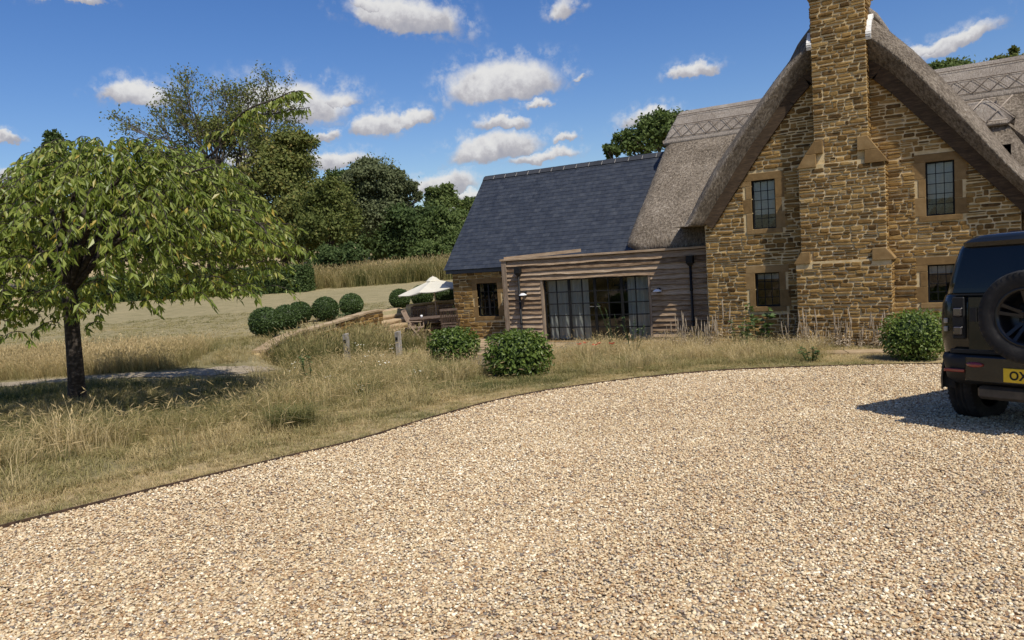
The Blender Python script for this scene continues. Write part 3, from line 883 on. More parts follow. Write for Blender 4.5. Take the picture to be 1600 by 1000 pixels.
# dim rooms behind the panes
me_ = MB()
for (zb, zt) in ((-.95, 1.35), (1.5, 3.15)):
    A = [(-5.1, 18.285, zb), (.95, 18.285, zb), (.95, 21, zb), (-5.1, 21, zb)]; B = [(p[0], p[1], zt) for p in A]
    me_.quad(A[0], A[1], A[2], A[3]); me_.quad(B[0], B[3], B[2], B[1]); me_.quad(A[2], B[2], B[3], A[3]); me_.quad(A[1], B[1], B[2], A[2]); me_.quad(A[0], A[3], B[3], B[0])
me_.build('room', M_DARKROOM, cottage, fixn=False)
# bargeboard under the thatch
mb = MB()
for a in list(range(2, 8)) + list(range(8, 16)):
    p, q = VERGE[a], VERGE[a + 1]; d = Vector((q[0] - p[0], 0, q[1] - p[1])).normalized(); nn = Vector((d.z, 0, -d.x)) * .03
    mb.bar(Vector((p[0], GYY - .055, p[1])) + nn, Vector((q[0], GYY - .055, q[1])) + nn, .07, .30, up=(0, 1, 0)) if False else mb.bar(Vector((p[0], GYY - .055, p[1])) + nn, Vector((q[0], GYY - .055, q[1])) + nn, .30, .07, up=(0, 1, 0))
mb.build('bargeboard', M_OAKDARK, cottage)

# ---- thatch
def thatchmat(name, stops, stretch):
    mt = bpy.data.materials.new(name); mt.use_nodes = True; t = mt.node_tree; t.nodes.clear()
    pos = node(t, 'ShaderNodeNewGeometry').outputs['Position']
    mp = node(t, 'ShaderNodeMapping', {0: pos, 'Scale': stretch}).outputs[0]
    n1 = node(t, 'ShaderNodeTexNoise', {'Vector': mp, 'Scale': 19.0, 'Detail': 7.0, 'Roughness': .8}).outputs[0]
    n0 = node(t, 'ShaderNodeTexNoise', {'Vector': pos, 'Scale': 1.3, 'Detail': 5.0, 'Roughness': .6}).outputs[0]
    f = math_n(t, 'MULTIPLY_ADD', math_n(t, 'SUBTRACT', n0, .5), .9, maprange(t, n1, .32, .68, smooth=False))
    a = node(t, 'ShaderNodeAttribute', attribute_name='tint').outputs['Fac']
    f = math_n(t, 'ADD', f, math_n(t, 'MULTIPLY', math_n(t, 'SUBTRACT', a, .5), .6))
    c = ramp(t, f, stops)
    b = node(t, 'ShaderNodeBsdfPrincipled', {'Base Color': c, 'Roughness': .9, 'Specular IOR Level': .15})
    bp = node(t, 'ShaderNodeBump', {'Height': n1, 'Strength': 1.0, 'Distance': .09}).outputs[0]
    t.links.new(bp, b.inputs['Normal']); node(t, 'ShaderNodeOutputMaterial', {0: b.outputs[0]})
    return mt


TH = [(0, (.07, .055, .039)), (.35, (.185, .15, .112)), (.62, (.31, .258, .198)), (.85, (.43, .365, .288)), (1, (.56, .49, .40))]
M_THATCH = thatchmat('thatch', TH, (1.0, 1.0, .45))
M_CAP = thatchmat('thatch_cap', [(0, (.18, .15, .12)), (.5, (.36, .31, .26)), (1, (.55, .5, .43))], (3.0, .5, .5))
M_LIGGER = pmat('hazel_rod', [(0, (.09, .07, .05)), (1, (.2, .16, .12))], 8, rough=.9)


def loop_mesh(name, rings, mat, parent, capends=True):
    n = len(rings[0]); V = np.array([p for r_ in rings for p in r_]); Fc = []
    for i in range(len(rings) - 1):
        for k in range(n):
            Fc.append((i * n + k, i * n + (k + 1) % n, (i + 1) * n + (k + 1) % n, (i + 1) * n + k))
    me_ = MB(); me_.add(V.tolist(), Fc, 0, True)
    if capends:
        me_.add(rings[0], [tuple(range(n))[::-1]], 0, False); me_.add(rings[-1], [tuple(range(n))], 0, False)
    o = me_.build(name, mat, parent)
    at = o.data.attributes.new('tint', 'FLOAT', 'POINT'); at.data.foreach_set('value', np.full(len(o.data.vertices), .5, dtype=np.float32))
    return o


SEC = [(0.0, 18.3), (-.02, 18.02), (.14, 17.86), (.34, 17.66), (.375, 17.635), (.395, 17.63), (.42, 17.64), (.50, 17.72), (.60, 17.88), (.69, 18.10), (.76, 18.42), (.80, 18.9), (.80, 19.6), (.80, 20.6), (.80, 21.8), (.80, 23.2), (.80, 25.0), (0, 25.0)]
VC = catmull([(p[0], 0, p[1]) for p in VERGE], 9); OC = catmull([(p[0], 0, p[1]) for p in OUTER], 9)


def verge_ring(i, extra=0.0, sec=SEC):
    p = VC[i]; nn = (OC[i] - p) / .8; tp = 1
    out = []
    for k, (off, yy) in enumerate(sec):
        w = .03 * (fbm(np.array([p.x * 1.0 + p.z]), np.array([yy * 2.0 + off * 4]), 1.8, 4)[0] - .5) if 0 < k < len(sec) - 1 else 0
        o_ = (off + extra) * tp + w
        zz = p.z + nn.z * o_
        if p.x < -4: zz = max(zz, 2.0 + .03 * off)      # the eave is cut off level
        out.append((p.x + nn.x * o_, yy + (w * 1.5), zz))
    return out


gth = loop_mesh('thatched_roof', [verge_ring(i) for i in range(len(VC))], M_THATCH, cottage)


def straw(name, parent, quads, n, ln=(.03, .08), dirfn=None, mat=None, seed=3):
    """short straw ends standing off a thatch surface; quads: list of 4 corner points"""
    r = np.random.default_rng(seed); Q = np.array(quads, dtype=float); e1 = Q[:, 1] - Q[:, 0]; e2 = Q[:, 3] - Q[:, 0]
    nr = np.cross(e1, e2); A = np.linalg.norm(nr, axis=1); nr /= A[:, None] + 1e-9
    k = r.choice(len(Q), n, p=A / A.sum()); u = r.random((n, 1)); v = r.random((n, 1))
    P = Q[k, 0] * (1 - u) * (1 - v) + Q[k, 1] * u * (1 - v) + Q[k, 2] * u * v + Q[k, 3] * (1 - u) * v
    N = nr[k]; down = np.array([0, 0, -1.0]) - N * (-N[:, 2:3]); down /= np.linalg.norm(down, axis=1)[:, None] + 1e-6
    d = down * 1.0 + N * r.uniform(.15, .7, (n, 1)) + r.normal(0, .25, (n, 3)); d /= np.linalg.norm(d, axis=1)[:, None]
    L = r.uniform(*ln, (n, 1)); side = np.cross(d, N); side /= np.linalg.norm(side, axis=1)[:, None] + 1e-6
    w = r.uniform(.003, .007, (n, 1)); P = P - N * .004
    V = np.stack([P - side * w, P + side * w, P + d * L], 1).reshape(-1, 3)
    o = np_mesh(name, V, np.arange(n * 3).reshape(-1, 3), mat or M_THATCH, parent, tint=np.repeat(r.random(n) * 1.3, 3)); o['kind'] = 'stuff'
    return o


def quads_of(rings, ks):
    out = []
    for i in range(len(rings) - 1):
        for k in ks: out.append((rings[i][k], rings[i + 1][k], rings[i + 1][k + 1], rings[i][k + 1]))
    return out


def flipq(qs, ref):
    out = []
    for q in qs:
        a, b, c, d = [Vector(p) for p in q]
        nn = (b - a).cross(d - a)
        out.append(q if nn.dot(ref(a)) > 0 else (q[3], q[2], q[1], q[0]))
    return out


RG = [verge_ring(i) for i in range(len(VC))]
qs = flipq(quads_of(RG[8:], range(3, 12)), lambda a: Vector((0, -1, .25)))
straw('straw_ends', gth, qs, 30000, (.02, .05))
capi = [i for i in range(len(VC)) if VC[i].z > 5.0]
SEC2 = [(.74, 18.32), (.82, 18.30), (.86, 18.36), (.86, 19.5), (.86, 21), (.86, 23), (.86, 24.9), (.78, 24.9)]
gcap = loop_mesh('ridge_cap', [verge_ring(i, -.09 * max(0, 1 - min(i - capi[0], capi[-1] - i) / 4.0), SEC2) for i in capi], M_CAP, gth)

# main range behind, ridge along x
def section(pts_yz): return catmull([(0, y, z) for y, z in pts_yz], 4)


MAINSEC = [(19.35, 1.44), (19.0, 1.40), (18.84, 1.48), (18.80, 1.66), (18.93, 1.95), (19.5, 2.55), (20.3, 3.36), (21.2, 4.30), (22.0, 5.10), (22.38, 5.46), (22.62, 5.50), (22.9, 5.30), (23.8, 4.4), (25.2, 3.0), (26.3, 1.9), (26.2, 1.5)]


def xsweep(sec, xs, xend, r=.4, right=False, rr=.4, noise=.035):
    """sweep a y-z section along x; the left end (and the right one if asked) is rounded off"""
    S = section(sec); rings = []
    cy = sum(p.y for p in S) / len(S); cz = sum(p.z for p in S) / len(S) - .6
    for u in xs:
        ring = []
        for i, p in enumerate(S):
            a_ = S[max(i - 1, 0)]; b_ = S[min(i + 1, len(S) - 1)]; d = (b_ - a_).normalized(); nn = Vector((0, -d.z, d.y))
            if nn.y * (p.y - cy) + nn.z * (p.z - cz) < 0: nn = -nn
            xl = xend[0](p.z); xr = xend[1](p.z); x = xl + (xr - xl) * u
            ins = 0
            dl = x - xl; drr = xr - x
            if dl < r: ins = max(ins, r - sqrt(max(0, r * r - (r - dl) ** 2)))
            if right and drr < rr: ins = max(ins, rr - sqrt(max(0, rr * rr - (rr - drr) ** 2)))
            w = noise * (float(fbm(np.array([x * 1.1]), np.array([p.y + p.z]), 1.4, 9)[0]) - .5)
            ring.append((x, p.y - nn.y * (ins - w), p.z - nn.z * (ins - w)))
        rings.append(ring)
    return rings


xl = lambda z: float(np.interp(z, [1.4, 1.7, 2.2, 3.6, 5.0, 5.5], [-7.58, -7.78, -7.74, -7.58, -7.42, -7.30]))
us = np.concatenate([np.linspace(0, .06, 14), np.linspace(.07, 1, 40)])
RM = xsweep(MAINSEC, us, (xl, lambda z: 6.0))
mth = loop_mesh('main_thatch', RM, M_THATCH, cottage)
qs = flipq(quads_of([r_ for r_ in RM[:38]], range(2, 38)), lambda a: Vector((-.1, -1, .6)))
straw('straw_ends', mth, qs, 42000, (.03, .07))
CAPSEC = [(21.50, 4.50), (21.46, 4.62), (21.75, 4.93), (22.05, 5.22), (22.38, 5.55), (22.62, 5.60), (22.9, 5.40), (23.3, 5.0), (23.3, 4.9)]
RC = xsweep(CAPSEC, np.concatenate([np.linspace(0, .03, 8), np.linspace(.04, 1, 60)]), (lambda z: xl(z) - .02, lambda z: 6.0), r=.25, noise=.02)
mcap = loop_mesh('ridge_cap', RC, M_CAP, mth)
mb = MB()
on = lambda t: Vector((0, 21.48 + (22.35 - 21.48) * t, 4.66 + (5.57 - 4.66) * t))
for t_ in (.06, .50, .86):
    q = on(t_); mb.tube([(x, q.y - .02, q.z + .015) for x in np.linspace(-7.3, 5.9, 40)], .010, 5)
for k, x in enumerate(np.arange(-7.2, 5.6, .36)):
    a_, b_ = on(.06), on(.50)
    mb.tube([(x, a_.y - .025, a_.z + .02), (x + .36, b_.y - .025, b_.z + .02)], .0085, 5); mb.tube([(x + .36, a_.y - .03, a_.z + .024), (x, b_.y - .03, b_.z + .024)], .0085, 5)
mb.build('hazel_rods', M_LIGGER, mth)
# lower thatched hip at the right
LOWSEC = [(19.9, 2.36), (19.55, 2.30), (19.40, 2.40), (19.38, 2.58), (19.6, 2.95), (20.0, 3.55), (20.32, 4.05), (20.5, 4.26), (20.72, 4.32), (21.3, 4.34), (21.6, 4.0), (21.4, 2.6)]
xr_ = lambda z: float(np.interp(z, [2.3, 3.2, 4.3], [1.95, 1.40, .80]))
RL = xsweep(LOWSEC, np.concatenate([np.linspace(0, .85, 20), np.linspace(.87, 1, 14)]), (lambda z: -2.4, xr_), right=True, rr=.35)
lth = loop_mesh('hip_thatch', RL, M_THATCH, cottage)
qs = flipq(quads_of(RL, range(2, 30)), lambda a: Vector((.1, -1, .6))); straw('straw_ends', lth, qs, 9000, (.03, .07))
LCAP = [(20.06, 3.72), (20.02, 3.80), (20.30, 4.16), (20.5, 4.35), (20.72, 4.40), (21.3, 4.42), (21.3, 4.3)]
RLC = xsweep(LCAP, np.linspace(0, 1, 26), (lambda z: -2.3, lambda z: xr_(z) + .03), right=True, rr=.2, noise=.02)
lcap = loop_mesh('ridge_cap', RLC, M_CAP, lth)
mb = MB(); A, B = Vector((0, 20.0, 3.84)), Vector((0, 20.46, 4.40))
for q in (A, B): mb.tube([(x, q.y - .02, q.z) for x in np.linspace(-2.2, .98 if q is A else .78, 12)], .014, 5)
for x in np.arange(-1.6, .7, .55):
    mb.tube([(x, A.y - .03, A.z + .01), (x + .5, B.y - .03, B.z + .01)], .013, 5); mb.tube([(x + .5, A.y - .035, A.z + .012), (x, B.y - .035, B.z + .012)], .013, 5)
mb.build('hazel_rods', pmat('pale_hazel_rod', [(0, (.26, .21, .165)), (1, (.42, .36, .29))], 8), lth)
mb = MB(); mb.box((-2, 19.95, -1.2), (5.8, 21.2, 2.5)); mb.box((-5.2, 20.9, -1.2), (5.8, 26, 2.6)); mb.build('rear_wall', M_STONE, cottage)
# lead and mortar fillets where the thatch meets the stack
M_LEAD = pmat('white_fillet', [(0, (.62, .60, .55)), (1, (.8, .79, .75))], 9, rough=.8, bump=.2)
for (x, s) in ((-1.535, 1), (-2.70, -1)):
    half = [r_ for r_ in RG if (r_[0][0] > -2.12) == (s > 0)]
    if s < 0: half = [r_ for r_ in half]
    pts = []
    for k in range(3, 13 if s > 0 else 9):
        xs_ = [r_[k][0] for r_ in half]; zs_ = [r_[k][2] for r_ in half]; o_ = np.argsort(xs_)
        pts.append(Vector((x, float(np.mean([r_[k][1] for r_ in half])) - .035, float(np.interp(x, np.array(xs_)[o_], np.array(zs_)[o_])) + .02)))
    mb = MB()
    for a_, b_ in zip(pts[:-1], pts[1:]): mb.bar(a_, b_, .085, .10, up=(1, 0, 0))
    mb.build('mortar_fillet', M_LEAD, chim)

# ------------------------------------------------------------------ slate wing
M_BRICKST = M_STONE
wing = thing('slate_wing', 'low ironstone wing under a steep dark blue slate roof', 'house wing', (-12, 19.6, -.95))
WW = (-13.14, -12.38, -.255, .80)
mb = MB(); wall_strips(mb, -14.06, -11.2, -1.4, lambda x: 1.42, [WW], 19.6, .25)
mb.quad((-14.06, 24.8, -1.4), (-14.06, 19.6, -1.4), (-14.06, 19.6, 1.4), (-14.06, 24.8, 1.4)); mb.add([(-14.06, 19.6, 1.4), (-14.06, 24.8, 1.4), (-14.06, 22.2, 4.2)], [(0, 1, 2)])
mb.quad((-7.5, 24.8, -1.4), (-14.06, 24.8, -1.4), (-14.06, 24.8, 1.4), (-7.5, 24.8, 1.4))
wwall = mb.build('front_wall', M_MORTAR, wing, fixn=False)
st = lay(-14.06, -11.25, -1.05, 1.30, [(WW[0] - .17, WW[1] + .17, WW[2] - .1, WW[3] + .16)], hr=(.09, .15), lr=(.18, .36), gap=.016, seed=77)
set_stones([(wwall, front(19.6), 0, st, 1)], M_STONE, 300, relief=(.012, .026), seed=9)
surround(wwall, *WW, 19.6, jw=.15, lin=.16, seed=9)
window(wing, *WW, 19.6, 4, 4, lead=.008, casement=1, rec=.10)
SL0 = Vector((0, 19.40, 1.28)); SL1 = Vector((0, 22.2, 4.36)); SLd = (SL1 - SL0).normalized(); SLn = Vector((0, -SLd.z, SLd.y)); slen = (SL1 - SL0).length
tilt = atan2(SLd.z, SLd.y)
mb = MB()
for s in (0,):
    a_ = SL0 - SLn * .03; b_ = SL1 - SLn * .03
    mb.quad((-14.2, a_.y, a_.z), (-7.6, a_.y, a_.z), (-7.6, b_.y, b_.z), (-14.2, b_.y, b_.z))
    mb.quad((-14.2, b_.y, b_.z), (-7.6, b_.y, b_.z), (-7.6, 25.0, 1.28), (-14.2, 25.0, 1.28))
    mb.box((-14.2, 19.44, 1.16), (-7.6, 19.5, 1.27)); mb.box((-14.0, 19.5, 1.14), (-11.3, 19.6, 1.20))
SLATE = [(0, (.019, .023, .030)), (.35, (.029, .034, .044)), (.65, (.037, .043, .054)), (.85, (.047, .053, .064)), (1, (.062, .069, .082))]
M_SLATE = pmat('slate', SLATE, 7, rough=.5, rnd=.5, bump=.25, bscale=30, spec=.4, rough_var=.1)
M_SLATEJ = pmat('slate_joined', SLATE, 7, rough=.5, tintw=.5, bump=.25, bscale=30, spec=.4, rough_var=.1)
wroof = mb.build('roof', M_SLATE, wing, fixn=False)
rows = 26; gauge = slen / rows; sw = .262; SP = []
rr = random.Random(8)
for i in range(rows):
    x = -14.24 - (sw / 2 if i % 2 else 0)
    while x < -7.65:
        xa = max(x, -14.24)
        if x + sw - xa > .05: SP.append((xa, x + sw, i))
        x += sw


def slate_box(me_mb, w, j):
    l = gauge * 1.9; t0 = .007
    c = [(-w / 2 + .002, 0), (w / 2 - .002, 0), (w / 2 - .002, l), (-w / 2 + .002, l)]
    c = [(a + rr.uniform(-.002, .002), b + rr.uniform(-.005, .005)) for a, b in c]
    me_mb.add([(a, b, .0) for a, b in c] + [(a, b, t0) for a, b in c], [(4, 5, 6, 7), (0, 1, 5, 4), (1, 2, 6, 5), (3, 0, 4, 7)])


smesh = {}
for nm, w in (('full', sw), ('half', sw / 2)):
    for k in range(4):
        q = MB(); slate_box(q, w, k); me = bpy.data.meshes.new('slate'); me.from_pydata(q.v, [], q.f); me.materials.append(M_SLATE); smesh[(nm, k)] = me
order = sorted(range(len(SP)), key=lambda k: -(1 if SP[k][1] - SP[k][0] > .2 else 0) * (100 + SP[k][0] - abs(SP[k][2] - 17) * .6))
pick = set(order[:300]); JV = []; JF = []; JT = []
wl = wing.location
for k, (xa, xb, i) in enumerate(SP):
    half = (xb - xa) < .2; me = smesh[('half' if half else 'full', rr.randrange(4))]
    p = SL0 + SLd * (i * gauge - .02) + SLn * (.006 + .012); xc = (xa + xb) / 2
    ang = tilt - .045 + rr.uniform(-.006, .006)
    if k in pick:
        o = bpy.data.objects.new('slate', me); COL.objects.link(o); o.parent = wroof
        o.location = (xc - wl.x, p.y - wl.y, p.z - wl.z); o.rotation_euler = (ang, rr.uniform(-.004, .004), 0)
    else:
        M_ = Matrix.Translation((xc, p.y, p.z)) @ Matrix.Rotation(ang, 4, 'X'); b = len(JV)
        JV += [M_ @ v.co for v in me.vertices]; JF += [tuple(b + q for q in f.vertices) for f in me.polygons]; JT += [rr.random()] * 8
o = np_mesh('slates', np.array(JV), np.array(JF), M_SLATEJ, wroof, tint=JT); o['kind'] = 'stuff'
M_RIDGE = pmat('ridge_tile', [(0, (.024, .026, .030)), (1, (.052, .055, .062))], 9, rnd=.5, rough=.6)
M_JOINT = pmat('ridge_mortar', [(0, (.22, .21, .19)), (1, (.34, .32, .29))], 9)
x = -14.24; k = 0
while x < -7.75:
    w = .455; mb = MB()
    for (sy, yb) in ((-1, 0), (1, 0)):
        d = Vector((0, sy * .72, -.80)).normalized(); n_ = Vector((0, sy * .8, .72)).normalized(); a_ = Vector((0, 22.2, 4.43)); b_ = a_ + d * .17
        mb.add([(x + .006, a_.y, a_.z), (x + w - .006, a_.y, a_.z), (x + w - .006, b_.y, b_.z), (x + .006, b_.y, b_.z)] + [(xx, q.y - n_.y * .02, q.z - n_.z * .02) for xx, q in ((x + .006, a_), (x + w - .006, a_), (x + w - .006, b_), (x + .006, b_))],
               [(0, 1, 2, 3), (4, 7, 6, 5), (0, 3, 7, 4), (1, 5, 6, 2), (3, 2, 6, 7)])
    mb.build('ridge_tile', M_RIDGE, wing)
    mb = MB(); mb.bar((x + w, 22.19, 4.42), (x + w, 22.07, 4.295), .014, .012, up=(1, 0, 0)); mb.build('mortar_joint', M_JOINT, wroof)
    x += w
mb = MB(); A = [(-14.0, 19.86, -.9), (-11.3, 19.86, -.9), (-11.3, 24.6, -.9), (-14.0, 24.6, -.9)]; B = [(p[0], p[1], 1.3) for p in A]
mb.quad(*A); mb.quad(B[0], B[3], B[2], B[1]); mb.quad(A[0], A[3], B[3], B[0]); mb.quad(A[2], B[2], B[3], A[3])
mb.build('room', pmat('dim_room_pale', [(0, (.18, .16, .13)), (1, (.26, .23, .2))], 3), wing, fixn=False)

# ------------------------------------------------------------------ boarded garden room
ext = thing('garden_room', 'flat roofed garden room clad in weathered waney oak boards', 'garden room', (-8.4, 18.56, -.93))
EX0, EX1, EY, EZT = -11.48, -5.28, 18.56, 1.46
D0, D1, DZ0, DZ1 = -10.17, -7.0, -.90, .85
def boardmat(name, stops):
    mt = pmat(name, stops, 3.2, stretch=(1.3, 6, 11), bump=.5, bscale=13, rnd=.45, rough=.85, spec=.15)
    return mt


M_BOARD = boardmat('weathered_oak', [(0, (.045, .028, .015)), (.2, (.135, .086, .050)), (.5, (.285, .20, .125)), (.75, (.40, .30, .205)), (1, (.52, .415, .30))])
M_OAK = pmat('pale_oak', [(0, (.25, .17, .10)), (.5, (.38, .275, .175)), (1, (.48, .37, .25))], 3, stretch=(1, 4, 8), bump=.2, rough=.8)
M_OAKGREY = pmat('silvered_oak', [(0, (.13, .09, .06)), (.5, (.235, .175, .12)), (1, (.33, .26, .19))], 3, stretch=(6, 4, .8), bump=.3, rough=.85)
mb = MB()
mb.quad((EX0 + .02, EY + .06, -1.1), (D0 - .06, EY + .06, -1.1), (D0 - .06, EY + .06, EZT), (EX0 + .02, EY + .06, EZT)); mb.quad((D1 + .06, EY + .06, -1.1), (EX1, EY + .06, -1.1), (EX1, EY + .06, EZT), (D1 + .06, EY + .06, EZT))
mb.quad((D0 - .06, EY + .06, DZ1 + .05), (D1 + .06, EY + .06, DZ1 + .05), (D1 + .06, EY + .06, EZT), (D0 - .06, EY + .06, EZT))
mb.quad((EX0 + .02, 19.6, -1.1), (EX0 + .02, EY + .06, -1.1), (EX0 + .02, EY + .06, EZT), (EX0 + .02, 19.6, EZT))
mb.quad((EX0, EY + .03, EZT + .0), (EX1, EY + .03, EZT + .0), (EX1, 20.0, EZT + .0), (EX0, 20.0, EZT + .0))
mb.build('carcass', M_OAKDARK, ext, fixn=False)
rows = 17; pitch = (EZT - .05 + .92) / rows
br = random.Random(6)


def board(x0, x1, z):
    h = pitch + .035; n = max(2, int((x1 - x0) / .22)); mb = MB(); vs = []; dz = br.uniform(-.008, .008); rk = br.uniform(-.006, .006)
    for i in range(n + 1):
        x = x0 + (x1 - x0) * i / n; wav = .010 * sin(x * 2.3 + z * 31) + .007 * sin(x * 6.1 + z * 17) + br.uniform(-.003, .003)
        zb = z + wav + dz + rk * (i / n)
        vs += [(x, EY - .052, zb), (x, EY - .020, zb), (x, EY + .035, z + h), (x, EY + .018, z + h)]
    fs = []
    for i in range(n):
        a = i * 4; fs += [(a, a + 4, a + 7, a + 3), (a + 1, a + 5, a + 4, a), (a + 3, a + 7, a + 6, a + 2)]
    fs += [(0, 3, 2, 1), (n * 4, n * 4 + 1, n * 4 + 2, n * 4 + 3)]
    mb.add(vs, fs); mb.build('board', M_BOARD, ext, fixn=False)


for i in range(rows):
    z = -.92 + i * pitch
    if z + pitch * .5 > DZ1 + .04:
        board(EX0 + .15, EX1, z)
    else:
        board(EX0 + .15, D0 - .075, z); board(D1 + .075, EX1, z)
mb = MB(); mb.box((EX0 - .02, EY - .05, -1.05), (EX0 + .145, EY + .10, EZT + .0)); mb.build('corner_post', M_OAKGREY, ext, bevel=.006)
mb = MB(); mb.box((EX0 - .05, EY - .075, EZT + .0), (EX1, EY + .12, EZT + .055)); mb.build('roof_edge', M_OAK, ext, bevel=.005)
mb = MB(); mb.bar((EX0 - .02, EY + .17, EZT + .07), (-9.3, 19.36, EZT + .16), .14, .09); mb.build('roof_batten', M_OAK, ext)
for (a, b, c, d) in ((D0 - .07, D0, DZ0 - .05, DZ1 + .06), (D1, D1 + .07, DZ0 - .05, DZ1 + .06), (D0, D1, DZ1, DZ1 + .055)):
    mb = MB(); mb.box((a, EY - .035, c), (b, EY + .12, d)); mb.build('door_lining', M_OAKGREY, ext, bevel=.004)
mb = MB(); mb.box((D0 - .1, EY - .15, -1.0), (D1 + .1, EY + .16, DZ0)); mb.build('threshold', M_ASHLAR, ext)
YD = EY + .07; lw_ = (D1 - D0) / 4
for L in range(4):
    x0 = D0 + L * lw_; x1 = x0 + lw_; mb = MB(); t = .034
    for (a, b, c, d) in ((x0 + .002, x0 + t, DZ0, DZ1), (x1 - t, x1 - .002, DZ0, DZ1), (x0 + t, x1 - t, DZ0, DZ0 + .045), (x0 + t, x1 - t, DZ1 - t, DZ1)):
        mb.box((a, YD - .025, c), (b, YD + .025, d))
    leaf = mb.build('door_leaf', M_DARKMETAL, ext)
    a0, a1, c0, c1 = x0 + t, x1 - t, DZ0 + .045, DZ1 - t; bars = MB(); xm = (a0 + a1) / 2
    bars.box((xm - .014, YD - .016, c0), (xm + .014, YD + .016, c1))
    for k in range(1, 5):
        z = c0 + (c1 - c0) * k / 5; bars.box((a0, YD - .015, z - .013), (xm - .014, YD + .015, z + .013)); bars.box((xm + .014, YD - .015, z - .013), (a1, YD + .015, z + .013))
    bars.build('glazing_bars', M_DARKMETAL, leaf)
    for i in range(2):
        for k in range(5):
            xa = a0 + (a1 - a0) * i / 2; xb = a0 + (a1 - a0) * (i + 1) / 2; za = c0 + (c1 - c0) * k / 5; zb = c0 + (c1 - c0) * (k + 1) / 5; j = R.uniform(-.003, .003)
            pm = MB(); pm.quad((xa, YD + j, za), (xb, YD - j, za), (xb, YD - j * .6, zb), (xa, YD + j * .6, zb)); pm.build('pane', M_GLASS, leaf, fixn=False)
    if L in (1, 2):
        mb = MB(); xh = x1 - .05 if L == 1 else x0 + .05
        mb.bar((xh, YD - .06, .05), (xh - .11 if L == 1 else xh + .11, YD - .06, .06), .02, .02); mb.bar((xh, YD - .02, .05), (xh, YD - .06, .05), .02, .02)
        mb.build('handle', pmat('bright_metal', [(0, (.5, .5, .5)), (1, (.65, .65, .65))], 9, metallic=1, rough=.3) if L == 1 else bpy.data.materials['bright_metal'], leaf)
# the room behind the doors
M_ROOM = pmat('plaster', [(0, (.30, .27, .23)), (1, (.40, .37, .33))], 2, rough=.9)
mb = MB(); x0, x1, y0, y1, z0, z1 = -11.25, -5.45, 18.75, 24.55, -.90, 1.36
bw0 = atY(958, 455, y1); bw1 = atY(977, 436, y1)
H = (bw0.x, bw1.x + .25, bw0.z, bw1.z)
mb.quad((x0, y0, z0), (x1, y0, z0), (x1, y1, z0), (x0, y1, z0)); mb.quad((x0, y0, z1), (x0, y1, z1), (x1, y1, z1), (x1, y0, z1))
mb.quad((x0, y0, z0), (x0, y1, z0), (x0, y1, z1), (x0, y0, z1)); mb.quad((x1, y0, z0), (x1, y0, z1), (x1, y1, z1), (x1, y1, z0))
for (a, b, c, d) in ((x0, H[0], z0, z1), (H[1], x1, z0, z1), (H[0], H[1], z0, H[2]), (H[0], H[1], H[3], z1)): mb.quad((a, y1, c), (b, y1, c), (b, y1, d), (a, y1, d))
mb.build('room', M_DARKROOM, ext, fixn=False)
mb = MB()
for k in range(0, 4): xx = H[0] + (H[1] - H[0]) * k / 3; mb.box((xx - .02, y1 + .01, H[2]), (xx + .02, y1 + .05, H[3]))
for k in range(0, 3): zz = H[2] + (H[3] - H[2]) * k / 2; mb.box((H[0], y1 + .015, zz - .02), (H[1], y1 + .045, zz + .02))
mb.build('rear_window', M_DARKMETAL, ext)
M_CURT = pmat('linen_curtain', [(0, (.62, .60, .55)), (1, (.78, .76, .71))], 18, stretch=(1, 1, .15), rough=.95, trans=.35)


def curtain(x0, x1, ph):
    n = int((x1 - x0) * 60); vs = []; fs = []
    for i in range(n + 1):
        x = x0 + (x1 - x0) * i / n; a = x * 38 + ph; y = EY + .30 + .045 * sin(a) + .02 * sin(a * .37 + 1)
        vs += [(x + .012 * sin(a * 1.7), y + .01, DZ0 + .02), (x, y, .1), (x, EY + .30 + .03 * sin(a), DZ1 + .06)]
    for i in range(n):
        for k in (0, 1): fs.append((i * 3 + k, i * 3 + 3 + k, i * 3 + 4 + k, i * 3 + 1 + k))
    mb = MB(); mb.add(vs, fs, 0, True); mb.build('curtain', M_CURT, ext, fixn=False)


curtain(D0 - .05, D0 + .78, 0); curtain(D0 + .80, D0 + 1.30, 2); curtain(D1 - .72, D1 + .04, 4)
mb = MB(); mb.box((-9.1, 21.2, -.88), (-7.6, 22.0, -.45)); mb.box((-9.1, 21.9, -.45), (-7.6, 22.1, -.1)); mb.build('sofa', M_DARKROOM, ext, bevel=.03)
for xh, zt in ((-10.90, 1.20), (-5.82, 1.22)):
    mb = MB(); mb.box((xh - .085, EY - .20, zt - .11), (xh + .085, EY - .045, zt + .07)); mb.add([(xh - .085, EY - .20, zt - .11), (xh + .085, EY - .20, zt - .11), (xh + .085, EY - .045, zt - .11), (xh - .085, EY - .045, zt - .11), (xh - .03, EY - .14, zt - .2), (xh + .03, EY - .14, zt - .2), (xh + .03, EY - .08, zt - .2), (xh - .03, EY - .08, zt - .2)], [(0, 1, 5, 4), (1, 2, 6, 5), (2, 3, 7, 6), (3, 0, 4, 7)])
    mb.tube([(xh, EY - .11, zt - .18), (xh, EY - .11, -.86), (xh, EY - .18, -.93)], .034, 10); mb.tube([(xh, EY - .11, .4), (xh, EY - .11, .46)], .042, 10); mb.tube([(xh, EY - .11, -.4), (xh, EY - .11, -.34)], .042, 10)
    mb.build('downpipe', M_DARKMETAL, ext)
M_ENAM = pmat('white_enamel', [(0, (.68, .68, .68)), (1, (.78, .78, .78))], 5, rough=.25, spec=.5)
